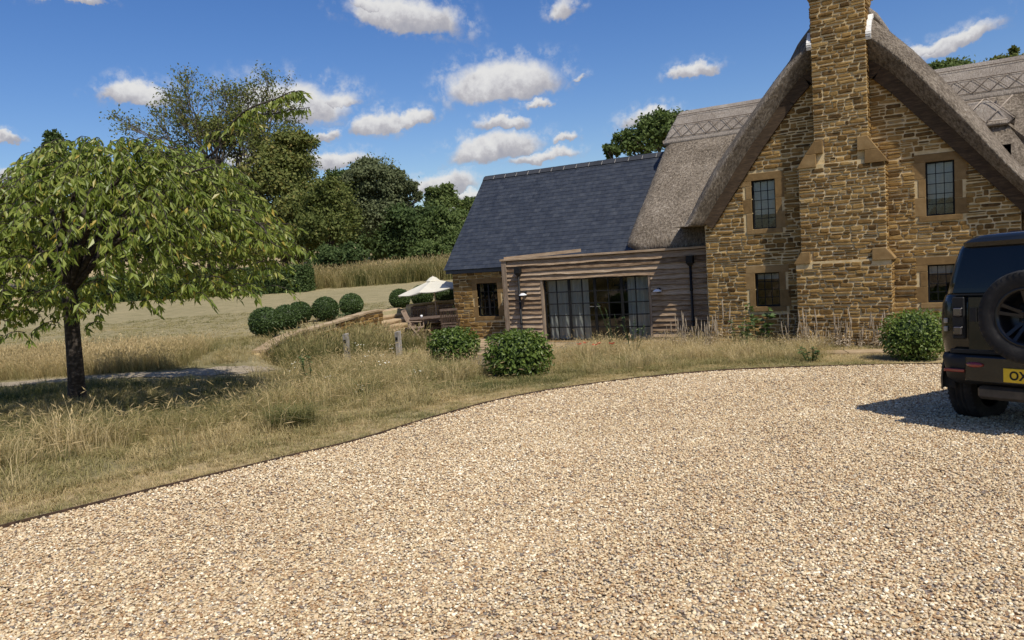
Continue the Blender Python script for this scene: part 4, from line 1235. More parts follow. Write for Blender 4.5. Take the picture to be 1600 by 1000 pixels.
for k, (x, z, lb) in enumerate(((-10.74, .47, 'small white dish wall lamp beside the left downpipe on the oak boards'), (-6.70, .44, 'small white dish wall lamp right of the glazed doors in the stripe of shade'))):
    w = thing('wall_lamp', lb, 'wall lamp', (x, EY - .03, z), 0, 'outside lamps on the oak boards')
    mb = MB(); mb.box((x - .04, EY - .07, z - .06), (x + .04, EY - .015, z + .06)); mb.tube([(x, EY - .07, z + .02), (x, EY - .15, z + .06), (x, EY - .2, z + .03)], .012, 8); mb.build('bracket', M_DARKMETAL, w)
    mb = MB(); mb.lathe([(.02, .05), (.05, .045), (.115, .0), (.12, -.012), (.10, -.008), (.03, .02)], (x, EY - .2, z - .01), 20); mb.build('lamp_shade', M_ENAM, w)
# ------------------------------------------------------------------ plants
def gpd(px, py, D):
    """a point on the ground under a photo column at distance D"""
    p = atD(px, py, D); return Vector((p[0], p[1], gz(p[0], p[1])))


def norm(a): return a / (np.linalg.norm(a, axis=-1, keepdims=True) + 1e-9)


def leaves_np(P, D, N, L, Wd, fold=.25, droop=.15):
    """one folded leaf per row: 5 vertices, 4 triangles"""
    D = norm(D); S = norm(np.cross(D, N)); N = np.cross(S, D); L = L[:, None]; Wd = Wd[:, None]
    mid = P + D * L * .45 - N * Wd * fold; tip = P + D * L - N * L * droop
    lm = P + D * L * .42 + S * Wd * .5; rm = P + D * L * .42 - S * Wd * .5
    V = np.stack([P, lm, mid, rm, tip], 1).reshape(-1, 3); n = len(P); b = np.arange(n)[:, None, None] * 5
    T = np.array([[0, 2, 1], [0, 3, 2], [2, 4, 1], [2, 3, 4]])[None]
    return V, (b + T).reshape(-1, 3)


def quadleaf(P, D, N, L, Wd):
    D = norm(D); S = norm(np.cross(D, N)); L = L[:, None]; Wd = Wd[:, None]
    V = np.stack([P, P + D * L * .5 + S * Wd * .5, P + D * L, P + D * L * .5 - S * Wd * .5], 1).reshape(-1, 3)
    return V, np.arange(len(P) * 4).reshape(-1, 4)


def rnddir(n, r): return norm(r.normal(0, 1, (n, 3)))


def ellipsoid(mb, c, rad, nu=12, nv=8, jit=.08, seed=0):
    r = random.Random(seed); vs = []; fs = []
    for j in range(nv + 1):
        th = pi * j / nv
        for i in range(nu):
            a = 2 * pi * i / nu; k = 1 + r.uniform(-jit, jit)
            vs.append((c[0] + rad[0] * k * sin(th) * cos(a), c[1] + rad[1] * k * sin(th) * sin(a), c[2] + rad[2] * k * cos(th)))
    for j in range(nv):
        for i in range(nu): fs.append((j * nu + i, j * nu + (i + 1) % nu, (j + 1) * nu + (i + 1) % nu, (j + 1) * nu + i))
    return mb.add(vs, fs, 0, True)


def clumpy(blobs, n, leaf, r, shell=(.55, 1.0), clump=.2, per=38, flat=.75, upbias=.35):
    """leaf positions gathered in clumps over ellipsoid blobs [(centre, (rx, ry, rz))]"""
    w = np.array([b[1][0] * b[1][2] for b in blobs]); w = w / w.sum(); Ps = []; Ns = []; Cs = []
    for (c, rad), wi in zip(blobs, w):
        nc = max(3, int(n * wi / per)); d = rnddir(nc, r); d[:, 2] = np.where(d[:, 2] < -.45, -d[:, 2] * .6, d[:, 2])
        rr_ = r.uniform(shell[0] ** 3, shell[1] ** 3, (nc, 1)) ** (1 / 3)
        cc = np.array(c) + d * rr_ * np.array(rad); k = np.repeat(np.arange(nc), per)
        off = r.normal(0, 1, (len(k), 3)) * np.array(rad).mean() * clump * r.uniform(.6, 1.25, nc)[k][:, None]; off[:, 2] *= flat
        Ps.append(cc[k] + off); Ns.append(norm(d[k] * .6 + off / (np.linalg.norm(off, axis=1, keepdims=True) + 1e-6) * .6 + np.array([0, 0, upbias]) + r.normal(0, .45, (len(k), 3))))
        Cs.append(r.normal(0, .09, nc)[k])
    return np.concatenate(Ps), np.concatenate(Ns), np.concatenate(Cs)


def limb(mb, p, q, r0, r1, bend=.12, n=5, rnd=None, sides=6):
    p = Vector(p); q = Vector(q); L = (q - p).length; o = Vector((rnd.uniform(-1, 1), rnd.uniform(-1, 1), rnd.uniform(.0, .8))) * L * bend
    pts = [p.lerp(q, i / n) + o * sin(pi * i / n) for i in range(n + 1)]
    mb.tube(pts, [r0 + (r1 - r0) * i / n for i in range(n + 1)], sides); return pts


M_BARK = pmat('bark', [(0, (.035, .028, .02)), (.5, (.075, .06, .045)), (1, (.13, .11, .085))], 9, stretch=(1, 1, .3), bump=.8, bscale=30, rough=.95)
M_LEAFDK = leafmat('leaf_dark', [(0, (.034, .056, .019)), (.5, (.074, .108, .036)), (1, (.135, .175, .062))], .25, rough=.7, spec=.12)
M_LEAFMD = leafmat('leaf_mid', [(0, (.045, .07, .022)), (.5, (.10, .138, .042)), (1, (.18, .215, .075))], .28, rough=.7, spec=.12)
M_LEAFOL = leafmat('leaf_olive', [(0, (.06, .078, .022)), (.4, (.125, .148, .042)), (.7, (.19, .19, .06)), (1, (.25, .19, .065))], .28, rough=.7, spec=.12)
M_LEAFAU = leafmat('leaf_autumn', [(0, (.055, .062, .022)), (.4, (.115, .11, .04)), (.7, (.17, .135, .05)), (1, (.24, .155, .06))], .28, rough=.7, spec=.12)
M_LEAFGR = leafmat('leaf_greygreen', [(0, (.075, .095, .045)), (.5, (.135, .155, .075)), (1, (.21, .23, .125))], .28, rough=.7, spec=.12)


def tree(name, label, base, blobs, n, leaf, mat, trunk_r=.25, cat='tree', group=None, seed=1, clump=.2, shell=(.5, 1.0), per=38, trunk=True, flat=.75, loc=None):
    r = np.random.default_rng(seed); rd = random.Random(seed)
    t = thing(name, label, cat, base, 0, group); core = list(blobs); blobs = list(blobs)
    for c, rad in core:
        for k in range(5):
            dd = rnddir(1, r)[0]; dd[2] = abs(dd[2]) if k < 4 else dd[2]; f = r.uniform(.3, .5); blobs.append((tuple(np.array(c) + dd * np.array(rad) * r.uniform(.75, 1.0)), tuple(np.array(rad) * f)))
    if trunk:
        mb = MB(); top = Vector(np.mean([b[0] for b in core], axis=0)); fork = Vector(base).lerp(top, .45); fork.z = base[2] + (top.z - base[2]) * .5
        limb(mb, Vector(base) - Vector((0, 0, .3)), fork, trunk_r, trunk_r * .7, .05, 5, rd, 8)
        for c, rad in core:
            e = limb(mb, fork, c, trunk_r * .55, trunk_r * .15, .12, 5, rd)
            for k in range(5):
                d = rnddir(1, r)[0]; d[2] = abs(d[2]) * .8; limb(mb, e[rd.choice((2, 3, 4))], np.array(c) + d * np.array(rad) * .85, trunk_r * .2, trunk_r * .05, .15, 4, rd, 5)
        mb.build('trunk', M_BARK, t, fixn=False)
    P, N, C = clumpy(blobs, int(n * 1.7), leaf, r, shell, clump, per, flat)
    m_ = len(P); D = rnddir(m_, r) - N * .1; L = r.uniform(leaf * .7, leaf * 1.3, m_)
    V, Q = quadleaf(P, D, N, L, L * r.uniform(.5, .75, m_))
    o = np_mesh('crown', V, Q, mat, t, tint=np.repeat(np.clip(.45 + C + r.normal(0, .14, m_), 0, 1), 4)); o['kind'] = 'stuff'
    return t


def bl(lst):
    out = []
    for (px, py, D, rx, ry) in lst:
        out.append((tuple(atD(px, py, D)), (rx * D / F, rx * D / F * .9, ry * D / F)))
    return out


# --- far and middle trees
tree('broadleaf_tree', 'olive and rust tinged leafy tree just right of the half bare tree', gpd(440, 440, 56), bl([(455, 238, 57, 40, 34), (425, 292, 57, 66, 48), (478, 335, 56, 52, 50), (398, 360, 58, 66, 55), (455, 385, 55, 55, 35)]), 26000, .26, M_LEAFOL, .35, group='trees beyond the lawn', seed=2)
tree('broadleaf_tree', 'yellow green rounded tree between the rust tinged tree and the tall feathery tree', gpd(512, 430, 53), bl([(514, 318, 53, 36, 40), (505, 362, 52, 44, 38), (538, 348, 54, 26, 34)]), 14000, .22, M_LEAFOL, .25, group='trees beyond the lawn', seed=3)
tree('feathery_tree', 'tall grey green feathery tree with a loose side spray to its right', gpd(594, 425, 60), bl([(585, 288, 60, 46, 38), (560, 315, 60, 32, 44), (618, 300, 60, 30, 34), (643, 298, 60, 13, 16), (652, 312, 60, 7, 12), (598, 345, 60, 44, 44), (575, 268, 60, 24, 18)]), 24000, .22, M_LEAFGR, .3, group='trees beyond the lawn', seed=4, clump=.17)
tree('dark_bush_tree', 'dark green bushy tree standing low in front of the tall feathery tree', gpd(640, 425, 57), bl([(640, 368, 57, 40, 42), (612, 392, 57, 28, 30), (668, 352, 58, 30, 30)]), 15000, .24, M_LEAFDK, .25, group='trees beyond the lawn', seed=5)
tree('dark_bush_tree', 'dull green spreading bush tree against the left edge of the slate roof', gpd(700, 428, 55), bl([(695, 368, 56, 36, 36), (712, 396, 54, 38, 28), (672, 402, 53, 34, 22), (722, 385, 57, 18, 20)]), 15000, .22, M_LEAFMD, .22, group='trees beyond the lawn', seed=6)
tree('bush', 'dark rounded bush at the foot of the yellow green tree', gpd(518, 428, 50), bl([(520, 405, 50, 26, 20), (548, 402, 51, 26, 18), (500, 412, 50, 18, 14)]), 7000, .18, M_LEAFDK, .1, 'bush', seed=7)
tree('far_tree', 'small round far tree on the hill top beside the slim cypress', gpd(695, 345, 112), bl([(694, 308, 112, 20, 17), (688, 322, 112, 22, 12), (704, 318, 112, 16, 14)]), 4500, .4, M_LEAFMD, .35, group='far trees on the hill', seed=8)
tree('cypress', 'slim dark cypress on the hill top', gpd(669, 345, 112), bl([(669, 306, 112, 4, 9), (669, 318, 112, 5, 12)]), 900, .35, M_LEAFDK, .2, seed=9)
tree('far_tree', 'little far tree touching the upper left corner of the slate roof', gpd(736, 345, 115), bl([(736, 320, 115, 12, 11), (726, 328, 115, 12, 9)]), 2200, .4, M_LEAFMD, .3, group='far trees on the hill', seed=10)
tree('far_hedge', 'long low line of scrub along the hill top', gpd(690, 350, 105), bl([(640, 345, 105, 22, 13), (665, 340, 105, 20, 10), (692, 338, 104, 22, 9), (720, 340, 104, 22, 9), (610, 345, 105, 22, 12)]), 5000, .4, M_LEAFMD, .2, 'hedge', seed=11, trunk=False)
tree('conifer', 'dark blue green conifer rising behind the left side of the cherry', gpd(85, 450, 66), bl([(85, 222, 66, 12, 16), (82, 242, 66, 22, 16), (92, 262, 66, 32, 18), (60, 270, 66, 20, 12), (118, 268, 66, 16, 12)]), 9000, .26, M_LEAFDK, .3, seed=12)
tree('broadleaf_tree', 'dense dark tree behind the middle of the weeping cherry', gpd(190, 440, 64), bl([(180, 330, 64, 80, 50), (110, 370, 64, 70, 50), (250, 350, 63, 70, 55)]), 16000, .3, M_LEAFDK, .4, group='trees beyond the lawn', seed=13)
tree('broadleaf_tree', 'dense dark tree filling the gap under the half bare tree', gpd(330, 440, 60), bl([(320, 345, 60, 66, 60), (300, 290, 61, 40, 30), (370, 320, 61, 46, 50), (350, 385, 59, 70, 40)]), 20000, .28, M_LEAFOL, .4, group='trees beyond the lawn', seed=14)
tree('broadleaf_tree', 'dense dark tree behind the outer left edge of the cherry', gpd(10, 450, 62), bl([(10, 365, 62, 80, 50), (-70, 350, 62, 70, 60)]), 9000, .3, M_LEAFDK, .4, group='trees beyond the lawn', seed=15)
tree('broadleaf_tree', 'green tree behind the cottage between slate roof and thatch, thin on its left side', gpd(1020, 300, 46), bl([(1042, 200, 46, 38, 30), (1010, 222, 46, 40, 34), (975, 228, 46, 22, 20), (952, 238, 46, 13, 9), (1075, 205, 46, 30, 28)]), 11000, .22, M_LEAFMD, .3, seed=16, clump=.16)
tree('broadleaf_tree', 'green tree top showing over the ridge beside the gable thatch', gpd(1486, 200, 48), bl([(1484, 112, 48, 28, 17), (1470, 120, 48, 26, 18)]), 4500, .2, M_LEAFMD, .3, seed=17)
tree('broadleaf_tree', 'thin yellowing tree top showing over the far right thatch ridge', gpd(1575, 200, 48), bl([(1572, 102, 48, 34, 12), (1560, 110, 48, 30, 12), (1583, 85, 48, 5, 9)]), 3500, .2, M_LEAFOL, .3, seed=18)

tree('broadleaf_tree', 'dark tree behind, its crown just showing left of the feathery tree', gpd(540, 430, 72), bl([(536, 285, 72, 22, 20), (530, 320, 72, 36, 40), (560, 375, 72, 46, 45)]), 9000, .3, M_LEAFDK, .35, group='trees beyond the lawn', seed=61)
tree('broadleaf_tree', 'deep green tree standing behind the dark bush tree', gpd(640, 428, 74), bl([(632, 350, 74, 46, 30), (605, 385, 74, 50, 40), (665, 380, 74, 46, 40)]), 10000, .3, M_LEAFMD, .3, group='trees beyond the lawn', seed=62)
tree('broadleaf_tree', 'shaded tree in the gap between the rust tinged and yellow green trees', gpd(470, 430, 72), bl([(470, 360, 72, 56, 44), (430, 385, 72, 56, 40), (505, 385, 72, 40, 36)]), 9000, .3, M_LEAFMD, .3, group='trees beyond the lawn', seed=63)
tree('broadleaf_tree', 'broad shaded tree behind the hedge, left of the half bare tree', gpd(250, 440, 72), bl([(250, 385, 72, 90, 45), (150, 385, 72, 80, 45), (60, 385, 72, 70, 45)]), 12000, .34, M_LEAFMD, .3, group='trees beyond the lawn', seed=64)

# --- the half bare tree: recursive limbs, leaves only at the twig ends
def bare_tree():
    base = gpd(362, 445, 60); t = thing('half_bare_tree', 'tall thinly leaved tree with its bare grey branches fanning out against the sky', 'tree', base)
    rd = random.Random(21); r = np.random.default_rng(21); mb = MB(); tips = []

    def grow(p, d, L, rad, lev):
        n = 3; pts = [p]; q = p.copy(); dd = d.copy()
        for i in range(n):
            dd = (dd + Vector((rd.gauss(0, .09), rd.gauss(0, .09), rd.gauss(.03, .05)))).normalized(); q = q + dd * (L / n); pts.append(q.copy())
        mb.tube(pts, [max(.016, rad * (1 - .4 * i / n)) for i in range(n + 1)], 5 if lev > 1 else 3, caps=False)
        if lev == 0:
            tips.append((q, dd)); return
        for k in range(3 if lev < 6 else 6):
            a = rd.uniform(.20, .54) if lev < 6 else rd.uniform(.15, .62); az_ = rd.uniform(0, 2 * pi) if lev < 6 else k * 2 * pi / 6 + rd.uniform(-.4, .4)
            o = dd.orthogonal().normalized(); w = dd.cross(o); nd = (dd * cos(a) + (o * cos(az_) + w * sin(az_)) * sin(a)).normalized()
            grow(pts[2] if k and rd.random() < .5 else q, nd, L * rd.uniform(.64, .82), rad * .60, lev - 1)
    H = (445 - 100) * 60 / F
    grow(Vector(base) - Vector((0, 0, .2)), Vector((.0, 0, 1)), H * .28, .36, 6)
    mb.build('trunk', pmat('grey_bark', [(0, (.06, .05, .042)), (.5, (.12, .105, .09)), (1, (.19, .17, .145))], 5, rough=.95), t, fixn=False)
    T = np.array([list(q) for q, d in tips]); k = np.repeat(np.arange(len(T)), 17); off = r.normal(0, .30, (len(k), 3)); P = T[k] + off
    keep = r.random(len(P)) < np.where(P[:, 2] > base.z + H * .72, .62, .95); P = P[keep]; m_ = len(P)
    N = norm(r.normal(0, 1, (m_, 3)) + np.array([0, 0, .4])); L = r.uniform(.13, .28, m_); V, Q = quadleaf(P, rnddir(m_, r), N, L, L * .55)
    o = np_mesh('crown', V, Q, M_LEAFOL, t, tint=np.repeat(np.clip(r.normal(.33, .22, m_), 0, 1), 4)); o['kind'] = 'stuff'


bare_tree()

# --- clipped hedge across the lawn
def hedge():
    a = gpd(60, 470, 47); b = gpd(485, 461, 44); t = thing('hedge', 'dark green trimmed hedge along the far side of the lawn', 'hedge', b); r = np.random.default_rng(5)
    d = Vector((b.x - a.x, b.y - a.y, 0)); L = d.length; d.normalize(); nn = Vector((-d.y, d.x, 0)); h = 1.38; w = 1.1
    n = 26000; u = r.random(n) * L; f = r.choice(4, n, p=[.45, .35, .1, .1]); v = r.random(n); hh = h * (1 + .12 * (fbm(u, u * 0, .4, 3) - .5) + .05 * np.sin(u * 2.2))
    x = np.where(f == 0, -w / 2, np.where(f == 1, (v - .5) * w, w / 2)); z = np.where(f == 1, hh, v * hh); u = np.where(f == 3, L, u); x = np.where(f == 3, (r.random(n) - .5) * w, x)
    bulge = .34 * (fbm(u, z, 1.2, 6) - .5); x = x + np.where(f == 0, -bulge - .05, 0) + r.normal(0, .11, n); z = z + r.normal(0, .10, n)
    P = np.array(a) + np.outer(u, np.array(d)) + np.outer(x, np.array(nn)); P[:, 2] = terr(P[:, 0], P[:, 1]) + np.maximum(z, .02)
    N = norm(np.outer(np.where(f == 0, -1, 0), np.array(nn)) + np.outer(f == 1, [0, 0, 1.0]) + r.normal(0, .6, (n, 3)) + np.array([0, 0, .3])); Lf = r.uniform(.09, .18, n)
    V, Q = quadleaf(P, rnddir(n, r), N, Lf, Lf * .7); o = np_mesh('foliage', V, Q, M_LEAFDK, t, tint=np.repeat(np.clip(r.normal(.5, .2, n), 0, 1), 4)); o['kind'] = 'stuff'
    mb = MB(); k = .78
    A = [a + nn * (-w / 2 * k), b + nn * (-w / 2 * k), b + nn * (w / 2 * k), a + nn * (w / 2 * k)]
    mb.add([(p.x, p.y, gz(p.x, p.y) - .1) for p in A] + [(p.x, p.y, gz(p.x, p.y) + h * .86) for p in A], [(0, 1, 5, 4), (1, 2, 6, 5), (2, 3, 7, 6), (3, 0, 4, 7), (4, 5, 6, 7)])
    mb.build('foliage_core', M_LEAFDK, t, fixn=False)  # solid block inside the leaves, added so the hedge is not see-through


hedge()

# --- clipped box balls
M_BOX = leafmat('box_leaf', [(0, (.026, .046, .012)), (.5, (.058, .095, .024)), (1, (.115, .165, .05))], .2, rough=.5)


def ball(px, py, D, dpx, label, seed, group):
    r = np.random.default_rng(seed); g = gpd(px, py, D); rad = dpx / 2 * D / F; c = np.array([g.x, g.y, g.z + rad * .92])
    t = thing('box_ball', label, 'shrub', g, 0, group); n = 5200
    d = rnddir(n, r); k = 1 + .05 * (fbm(d[:, 0] * 3 + seed, d[:, 2] * 3, 1.5, seed) - .5) + r.normal(0, .018, n)
    P = c + d * rad * k[:, None] * np.array([1, 1, .93]); N = norm(d + r.normal(0, .5, (n, 3))); L = r.uniform(.028, .06, n)
    V, Q = quadleaf(P, rnddir(n, r) + d * .5, N, L, L * .65); o = np_mesh('foliage', V, Q, M_BOX, t, tint=np.repeat(np.clip(r.normal(.5, .2, n), 0, 1), 4)); o['kind'] = 'stuff'
    mb = MB(); ellipsoid(mb, c, (rad * .95, rad * .95, rad * .88), 20, 14, .02, seed); mb.build('foliage_core', M_BOX, t, fixn=False)  # solid ellipsoid added inside the leaf shell to close it to view
    mb = MB(); mb.tube([(g.x, g.y, g.z - .05), (g.x, g.y, g.z + rad * .3)], .035, 6); mb.build('stem', M_BARK, t)


gB = 'clipped box balls along the curved wall'; gP = 'clipped box balls above the patio wall'
for a in ((417, 524, 18.9, 48, 'largest clipped box ball, at the low end of the curved wall', 1, gB), (449, 513, 20.6, 40, 'second box ball from the low end of the curved wall, overlapping the largest', 2, gB),
          (470, 507, 22.4, 35, 'box ball half hidden behind the second one on the curved wall', 3, gB), (510, 503, 22.6, 39, 'box ball standing alone near the middle of the curved wall', 4, gB),
          (551, 499, 24.6, 35, 'box ball at the upper end of the curved wall next to the steps', 5, gB), (626, 484, 26.6, 31, 'box ball at the head of the steps, left of the parasol', 6, gP),
          (661, 482, 27.0, 34, 'box ball above the patio wall under the left rim of the parasol', 7, gP), (697, 480, 27.0, 32, 'box ball above the patio wall against the slate wing corner', 8, gP)):
    ball(*a)

# --- leafy shrubs near the house
M_SHRUB = leafmat('shrub_leaf', [(0, (.038, .064, .012)), (.45, (.085, .13, .022)), (.8, (.145, .2, .04)), (1, (.225, .27, .07))], .28, rough=.42, spec=.35)


def shrub(px, py, D, wpx, hpx, label, seed, n=2600, leaf=.085, light=0.0, sq=.8):
    r = np.random.default_rng(seed); g = gpd(px, py, D); rw = wpx / 2 * D / F; rh = hpx / 2 * D / F; c = np.array([g.x, g.y, g.z + rh * 1.0])
    t = thing('shrub', label, 'shrub', g); d = rnddir(n, r)
    # a squarish mound: superellipse radius
    q = np.abs(d) ** 3; k = (q.sum(1)) ** (-1 / 3); k = 1 + (k - 1) * sq
    k = k * (1 + .20 * (fbm(d[:, 0] * 2 + d[:, 1] * 1.3 + seed, d[:, 2] * 2, 1.5, seed) - .5)) * r.uniform(.72, 1.03, n)
    P = c + d * np.array([rw, rw, rh]) * k[:, None]; P[:, 2] = np.maximum(P[:, 2], g.z + .02)
    N = norm(d * .8 + np.array([0, 0, .55]) + r.normal(0, .35, (n, 3))); D_ = d * .5 + rnddir(n, r) * .6 + np.array([0, 0, -.35]); L = r.uniform(leaf * .65, leaf * 1.25, n)
    V, T = leaves_np(P, D_, N, L, L * .58); o = np_mesh('foliage', V, T, M_SHRUB, t, tint=np.repeat(np.clip(r.normal(.45 + light, .2, n), 0, 1), 5)); o['kind'] = 'stuff'
    mb = MB(); ellipsoid(mb, c, (rw * .78, rw * .78, rh * .80), 16, 10, .06, seed); mb.build('foliage_core', M_LEAFDK, t, fixn=False)  # solid dark green ellipsoid added to fill the mound behind its leaves
    mb = MB(); rd = random.Random(seed)
    for k in range(7):
        a = rd.uniform(0, 6.28); limb(mb, (g.x + .05 * cos(a), g.y + .05 * sin(a), g.z - .03), (g.x + rw * .6 * cos(a), g.y + rw * .6 * sin(a), g.z + rh * .9), .018, .008, .1, 4, rd, 5)
    mb.build('stems', M_BARK, t, fixn=False)


shrub(710, 563, 16.8, 74, 50, 'dark green leafy mound in front of the little wing window', 31)
shrub(813, 589, 13.4, 96, 70, 'bright leafy mound standing before the left end of the glazed doors', 32, 3200, .08, .05)
shrub(1430, 560, 13.2, 94, 78, 'broad leafy bush beside the dark car, before the gable', 33, 3200, .062, .12, .6)

# --- weeping cherry
def cherry():
    D0_ = 10.4; base = gp(121, 622); wp = lambda px, py, dz=0: Vector(atD(px, py, D0_ + dz)); rd = random.Random(3); r = np.random.default_rng(3)
    t = thing('weeping_cherry', 'small weeping cherry with a short dark trunk and drooping leafy dome', 'tree', base)
    mb = MB(); fork = wp(108, 452)
    trunk = [base + Vector((0, 0, -.1)), base + Vector((0, 0, .03)), wp(119, 590), wp(115, 540), wp(111, 490), fork]
    mb.tube(trunk, [.155, .125, .108, .10, .095, .10], 12)
    arms = []
    tg = [(-60, 330, .3), (20, 300, -.7), (60, 268, .6), (130, 250, -.3), (180, 235, .9), (235, 222, 0), (215, 262, -1.3), (300, 232, .5), (330, 260, -.9), (385, 270, .3), (395, 330, -.7), (300, 300, 1.4), (90, 310, 1.4), (100, 330, -1.3)]
    for (px, py, dz) in tg:
        q = wp(px, py, dz); m_ = fork.lerp(q, .5) + Vector((0, 0, .30 + .1 * rd.random())); pts = catmull([fork - Vector((0, 0, .05)), fork.lerp(m_, .5) + Vector((0, 0, .12)), m_, m_.lerp(q, .55) + Vector((0, 0, .08)), q], 4)
        n = len(pts); mb.tube(pts, [.045 - .036 * i / (n - 1) for i in range(n)], 7); arms.append(pts)
    # the one long shoot that escapes up to the right
    esc = catmull([arms[7][-6], wp(325, 245, .2), wp(352, 205, .1), wp(385, 172, 0), wp(430, 155, 0), wp(458, 143, 0), wp(476, 152, 0)], 5)
    n = len(esc); mb.tube(esc, [.019 - .014 * i / (n - 1) for i in range(n)], 6); 
    esc2 = catmull([esc[14], wp(425, 178, .1), wp(452, 172, .1), wp(484, 168, .1)], 5); mb.tube(esc2, [.012 - .007 * i / (len(esc2) - 1) for i in range(len(esc2))], 5)
    low = catmull([arms[9][-8], wp(395, 345, -.2), wp(420, 375, -.3), wp(440, 388, -.3)], 5); mb.tube(low, [.02 - .014 * i / (len(low) - 1) for i in range(len(low))], 5)
    cen = np.array(wp(190, 400)); R3 = np.array([1.62, 1.75, 1.80]); RTV = np.array([_r0[0], _r0[1], 0]); FWV = np.array([_f0[0], _f0[1], 0])
    LP, LD = [], []

    def twig(p, out, L, leaves=True):
        p = Vector(p); out = Vector(out).normalized(); pts = [p.copy()]; d = (out * .9 + Vector((0, 0, .25))).normalized(); q = p.copy(); n_ = max(4, int(L / .11)); sway = Vector((rd.gauss(0, .12), rd.gauss(0, .12), 0))
        for i in range(n_):
            q = q + d * (L / n_); pts.append(q.copy()); d = (d + Vector((0, 0, -.34)) + sway * .3).normalized()
        mb.tube(pts, [.0075 - .005 * i / n_ for i in range(n_ + 1)], 4, caps=False)
        for i in range(len(pts) - 1):
            for k in range(rd.choice((3, 3, 4))):
                f = rd.random(); b = pts[i].lerp(pts[i + 1], f); a = rd.uniform(0, 6.28)
                LP.append(tuple(b)); LD.append((cos(a) * .5 + out.x * .28, sin(a) * .5 + out.y * .28, -rd.uniform(.3, 1.15)))
        return pts
    nt_ = 1250
    for k in range(nt_):
        a = rd.uniform(0, 2 * pi); u = sqrt(rd.uniform(.02, 1)); el_ = (max(0, 1 - u ** 2.6)) ** .55; rad = rd.uniform(.72, 1.0)
        lob = 1 + .10 * sin(a * 3 + 1) + .07 * sin(a * 7)
        side = u * cos(a) * R3[0] * lob * (1.42 if cos(a) < 0 else 1); dep = u * sin(a) * R3[1] * lob; h = el_ * R3[2] * rad
        if fbm(np.array([a * 2.2]), np.array([u * 4.0]), 1.3, 15)[0] < .30: continue
        # the dome leans: taller on its right half, sinking to the left edge
        h *= 1.0 - .74 * max(0, -(side + .2) / 2.0) + .10 * max(0, side / 2.0)
        p = cen + RTV * side + FWV * dep + np.array([0, 0, h - .22]); o_ = RTV * cos(a) + FWV * sin(a)
        L = rd.uniform(.2, .6) + .5 * u * rd.random() ** 2
        twig(p, o_, L)
    # inner and lower skirt
    for k in range(340):
        a = rd.uniform(0, 2 * pi); u = rd.uniform(.25, .98); side = u * cos(a) * 2.35; dep = u * sin(a) * 2.1
        hb = .35 if side < .2 else (.18 if side < 1.2 else .5); p = cen + RTV * side + FWV * dep + np.array([0, 0, rd.uniform(-.90 + (0 if side < .0 else .26), hb)])
        twig(p, RTV * cos(a) + FWV * sin(a), rd.uniform(.3, .6))
    for (px, py, dz, L) in ((50, 470, -.8, .6), (75, 478, -.9, .55), (20, 470, -1.0, .6), (95, 470, -1.1, .45), (0, 490, -.9, .5), (320, 455, -.6, .55), (338, 448, -.5, .6), (300, 462, -.7, .4), (150, 455, .6, .35), (170, 452, .3, .35), (240, 455, .8, .3), (400, 395, -.3, .35), (35, 500, -.6, .3), (285, 470, .5, .25)):
        for j in range(3): twig(wp(px + rd.uniform(-12, 12), py - 14, dz), RTV * rd.uniform(-.5, .5) - FWV * .3, L * rd.uniform(.7, 1.05))
    # leaves along the escaped shoots
    for pts, s0 in ((esc, 10), (esc2, 2), (low, 3)):
        for i in range(s0, len(pts) - 1):
            for k in range(4):
                b = pts[i].lerp(pts[i + 1], rd.random()); a = rd.uniform(0, 6.28); LP.append(tuple(b)); LD.append((cos(a) * .35, sin(a) * .35, -rd.uniform(.6, 1.1)))
    for k in (8, 9, 10, 11, 12, 13, 14, 15, 17, 19, 20, 22, 24, 26):
        twig(esc[min(k, len(esc) - 2)], RTV * rd.uniform(-.3, .9), rd.uniform(.15, .5) if k < 18 else rd.uniform(.1, .25))
    mb.build('trunk', pmat('cherry_bark', [(0, (.012, .009, .007)), (.45, (.03, .022, .017)), (.75, (.07, .055, .045)), (1, (.16, .14, .12))], 16, stretch=(1, 1, 1.6), bump=.9, bscale=40, rough=.8), t, fixn=False)
    P = np.array(LP); D = np.array(LD) + r.normal(0, .12, (len(LP), 3)); n = len(P)
    N = norm(np.stack([r.normal(0, 1, n), r.normal(0, 1, n), r.uniform(.1, .9, n)], 1)); L = r.uniform(.078, .158, n); Wd = L * r.uniform(.27, .40, n)
    tint = np.clip(r.normal(.45, .20, n) + np.where(r.random(n) < .035, .4, 0), 0, 1)
    mat = leafmat('cherry_leaf', [(0, (.07, .11, .018)), (.35, (.165, .215, .037)), (.65, (.265, .31, .068)), (.85, (.35, .355, .092)), (1, (.47, .36, .085))], .40, rough=.42, spec=.4)
    dist = np.linalg.norm(P - EYE, axis=1); sx_ = (P - EYE) @ RT; infr = (sx_ / ((P - EYE) @ FW) * F + 800 > 0)
    score = L / dist - np.where(infr, 0, 1); top = np.argsort(-score)[:300]; rest = np.setdiff1d(np.arange(n), top)
    V, T = leaves_np(P[rest], D[rest], N[rest], L[rest], Wd[rest], .3, .22); o = np_mesh('foliage', V, T, mat, t, tint=np.repeat(tint[rest], 5)); o['kind'] = 'stuff'
    variants = []
    for k in range(8):
        v, f = leaves_np(np.zeros((1, 3)), np.array([[1.0, 0, 0]]), np.array([[0, 0, 1.0]]), np.array([1.0]), np.array([.30 + .015 * k]), .3, .16 + .02 * k)
        me = bpy.data.meshes.new('leaf'); me.from_pydata(v.tolist(), [], f.tolist()); at = me.attributes.new('tint', 'FLOAT', 'POINT'); at.data.foreach_set('value', [.25 + .06 * k] * 5); me.materials.append(mat); variants.append(me)
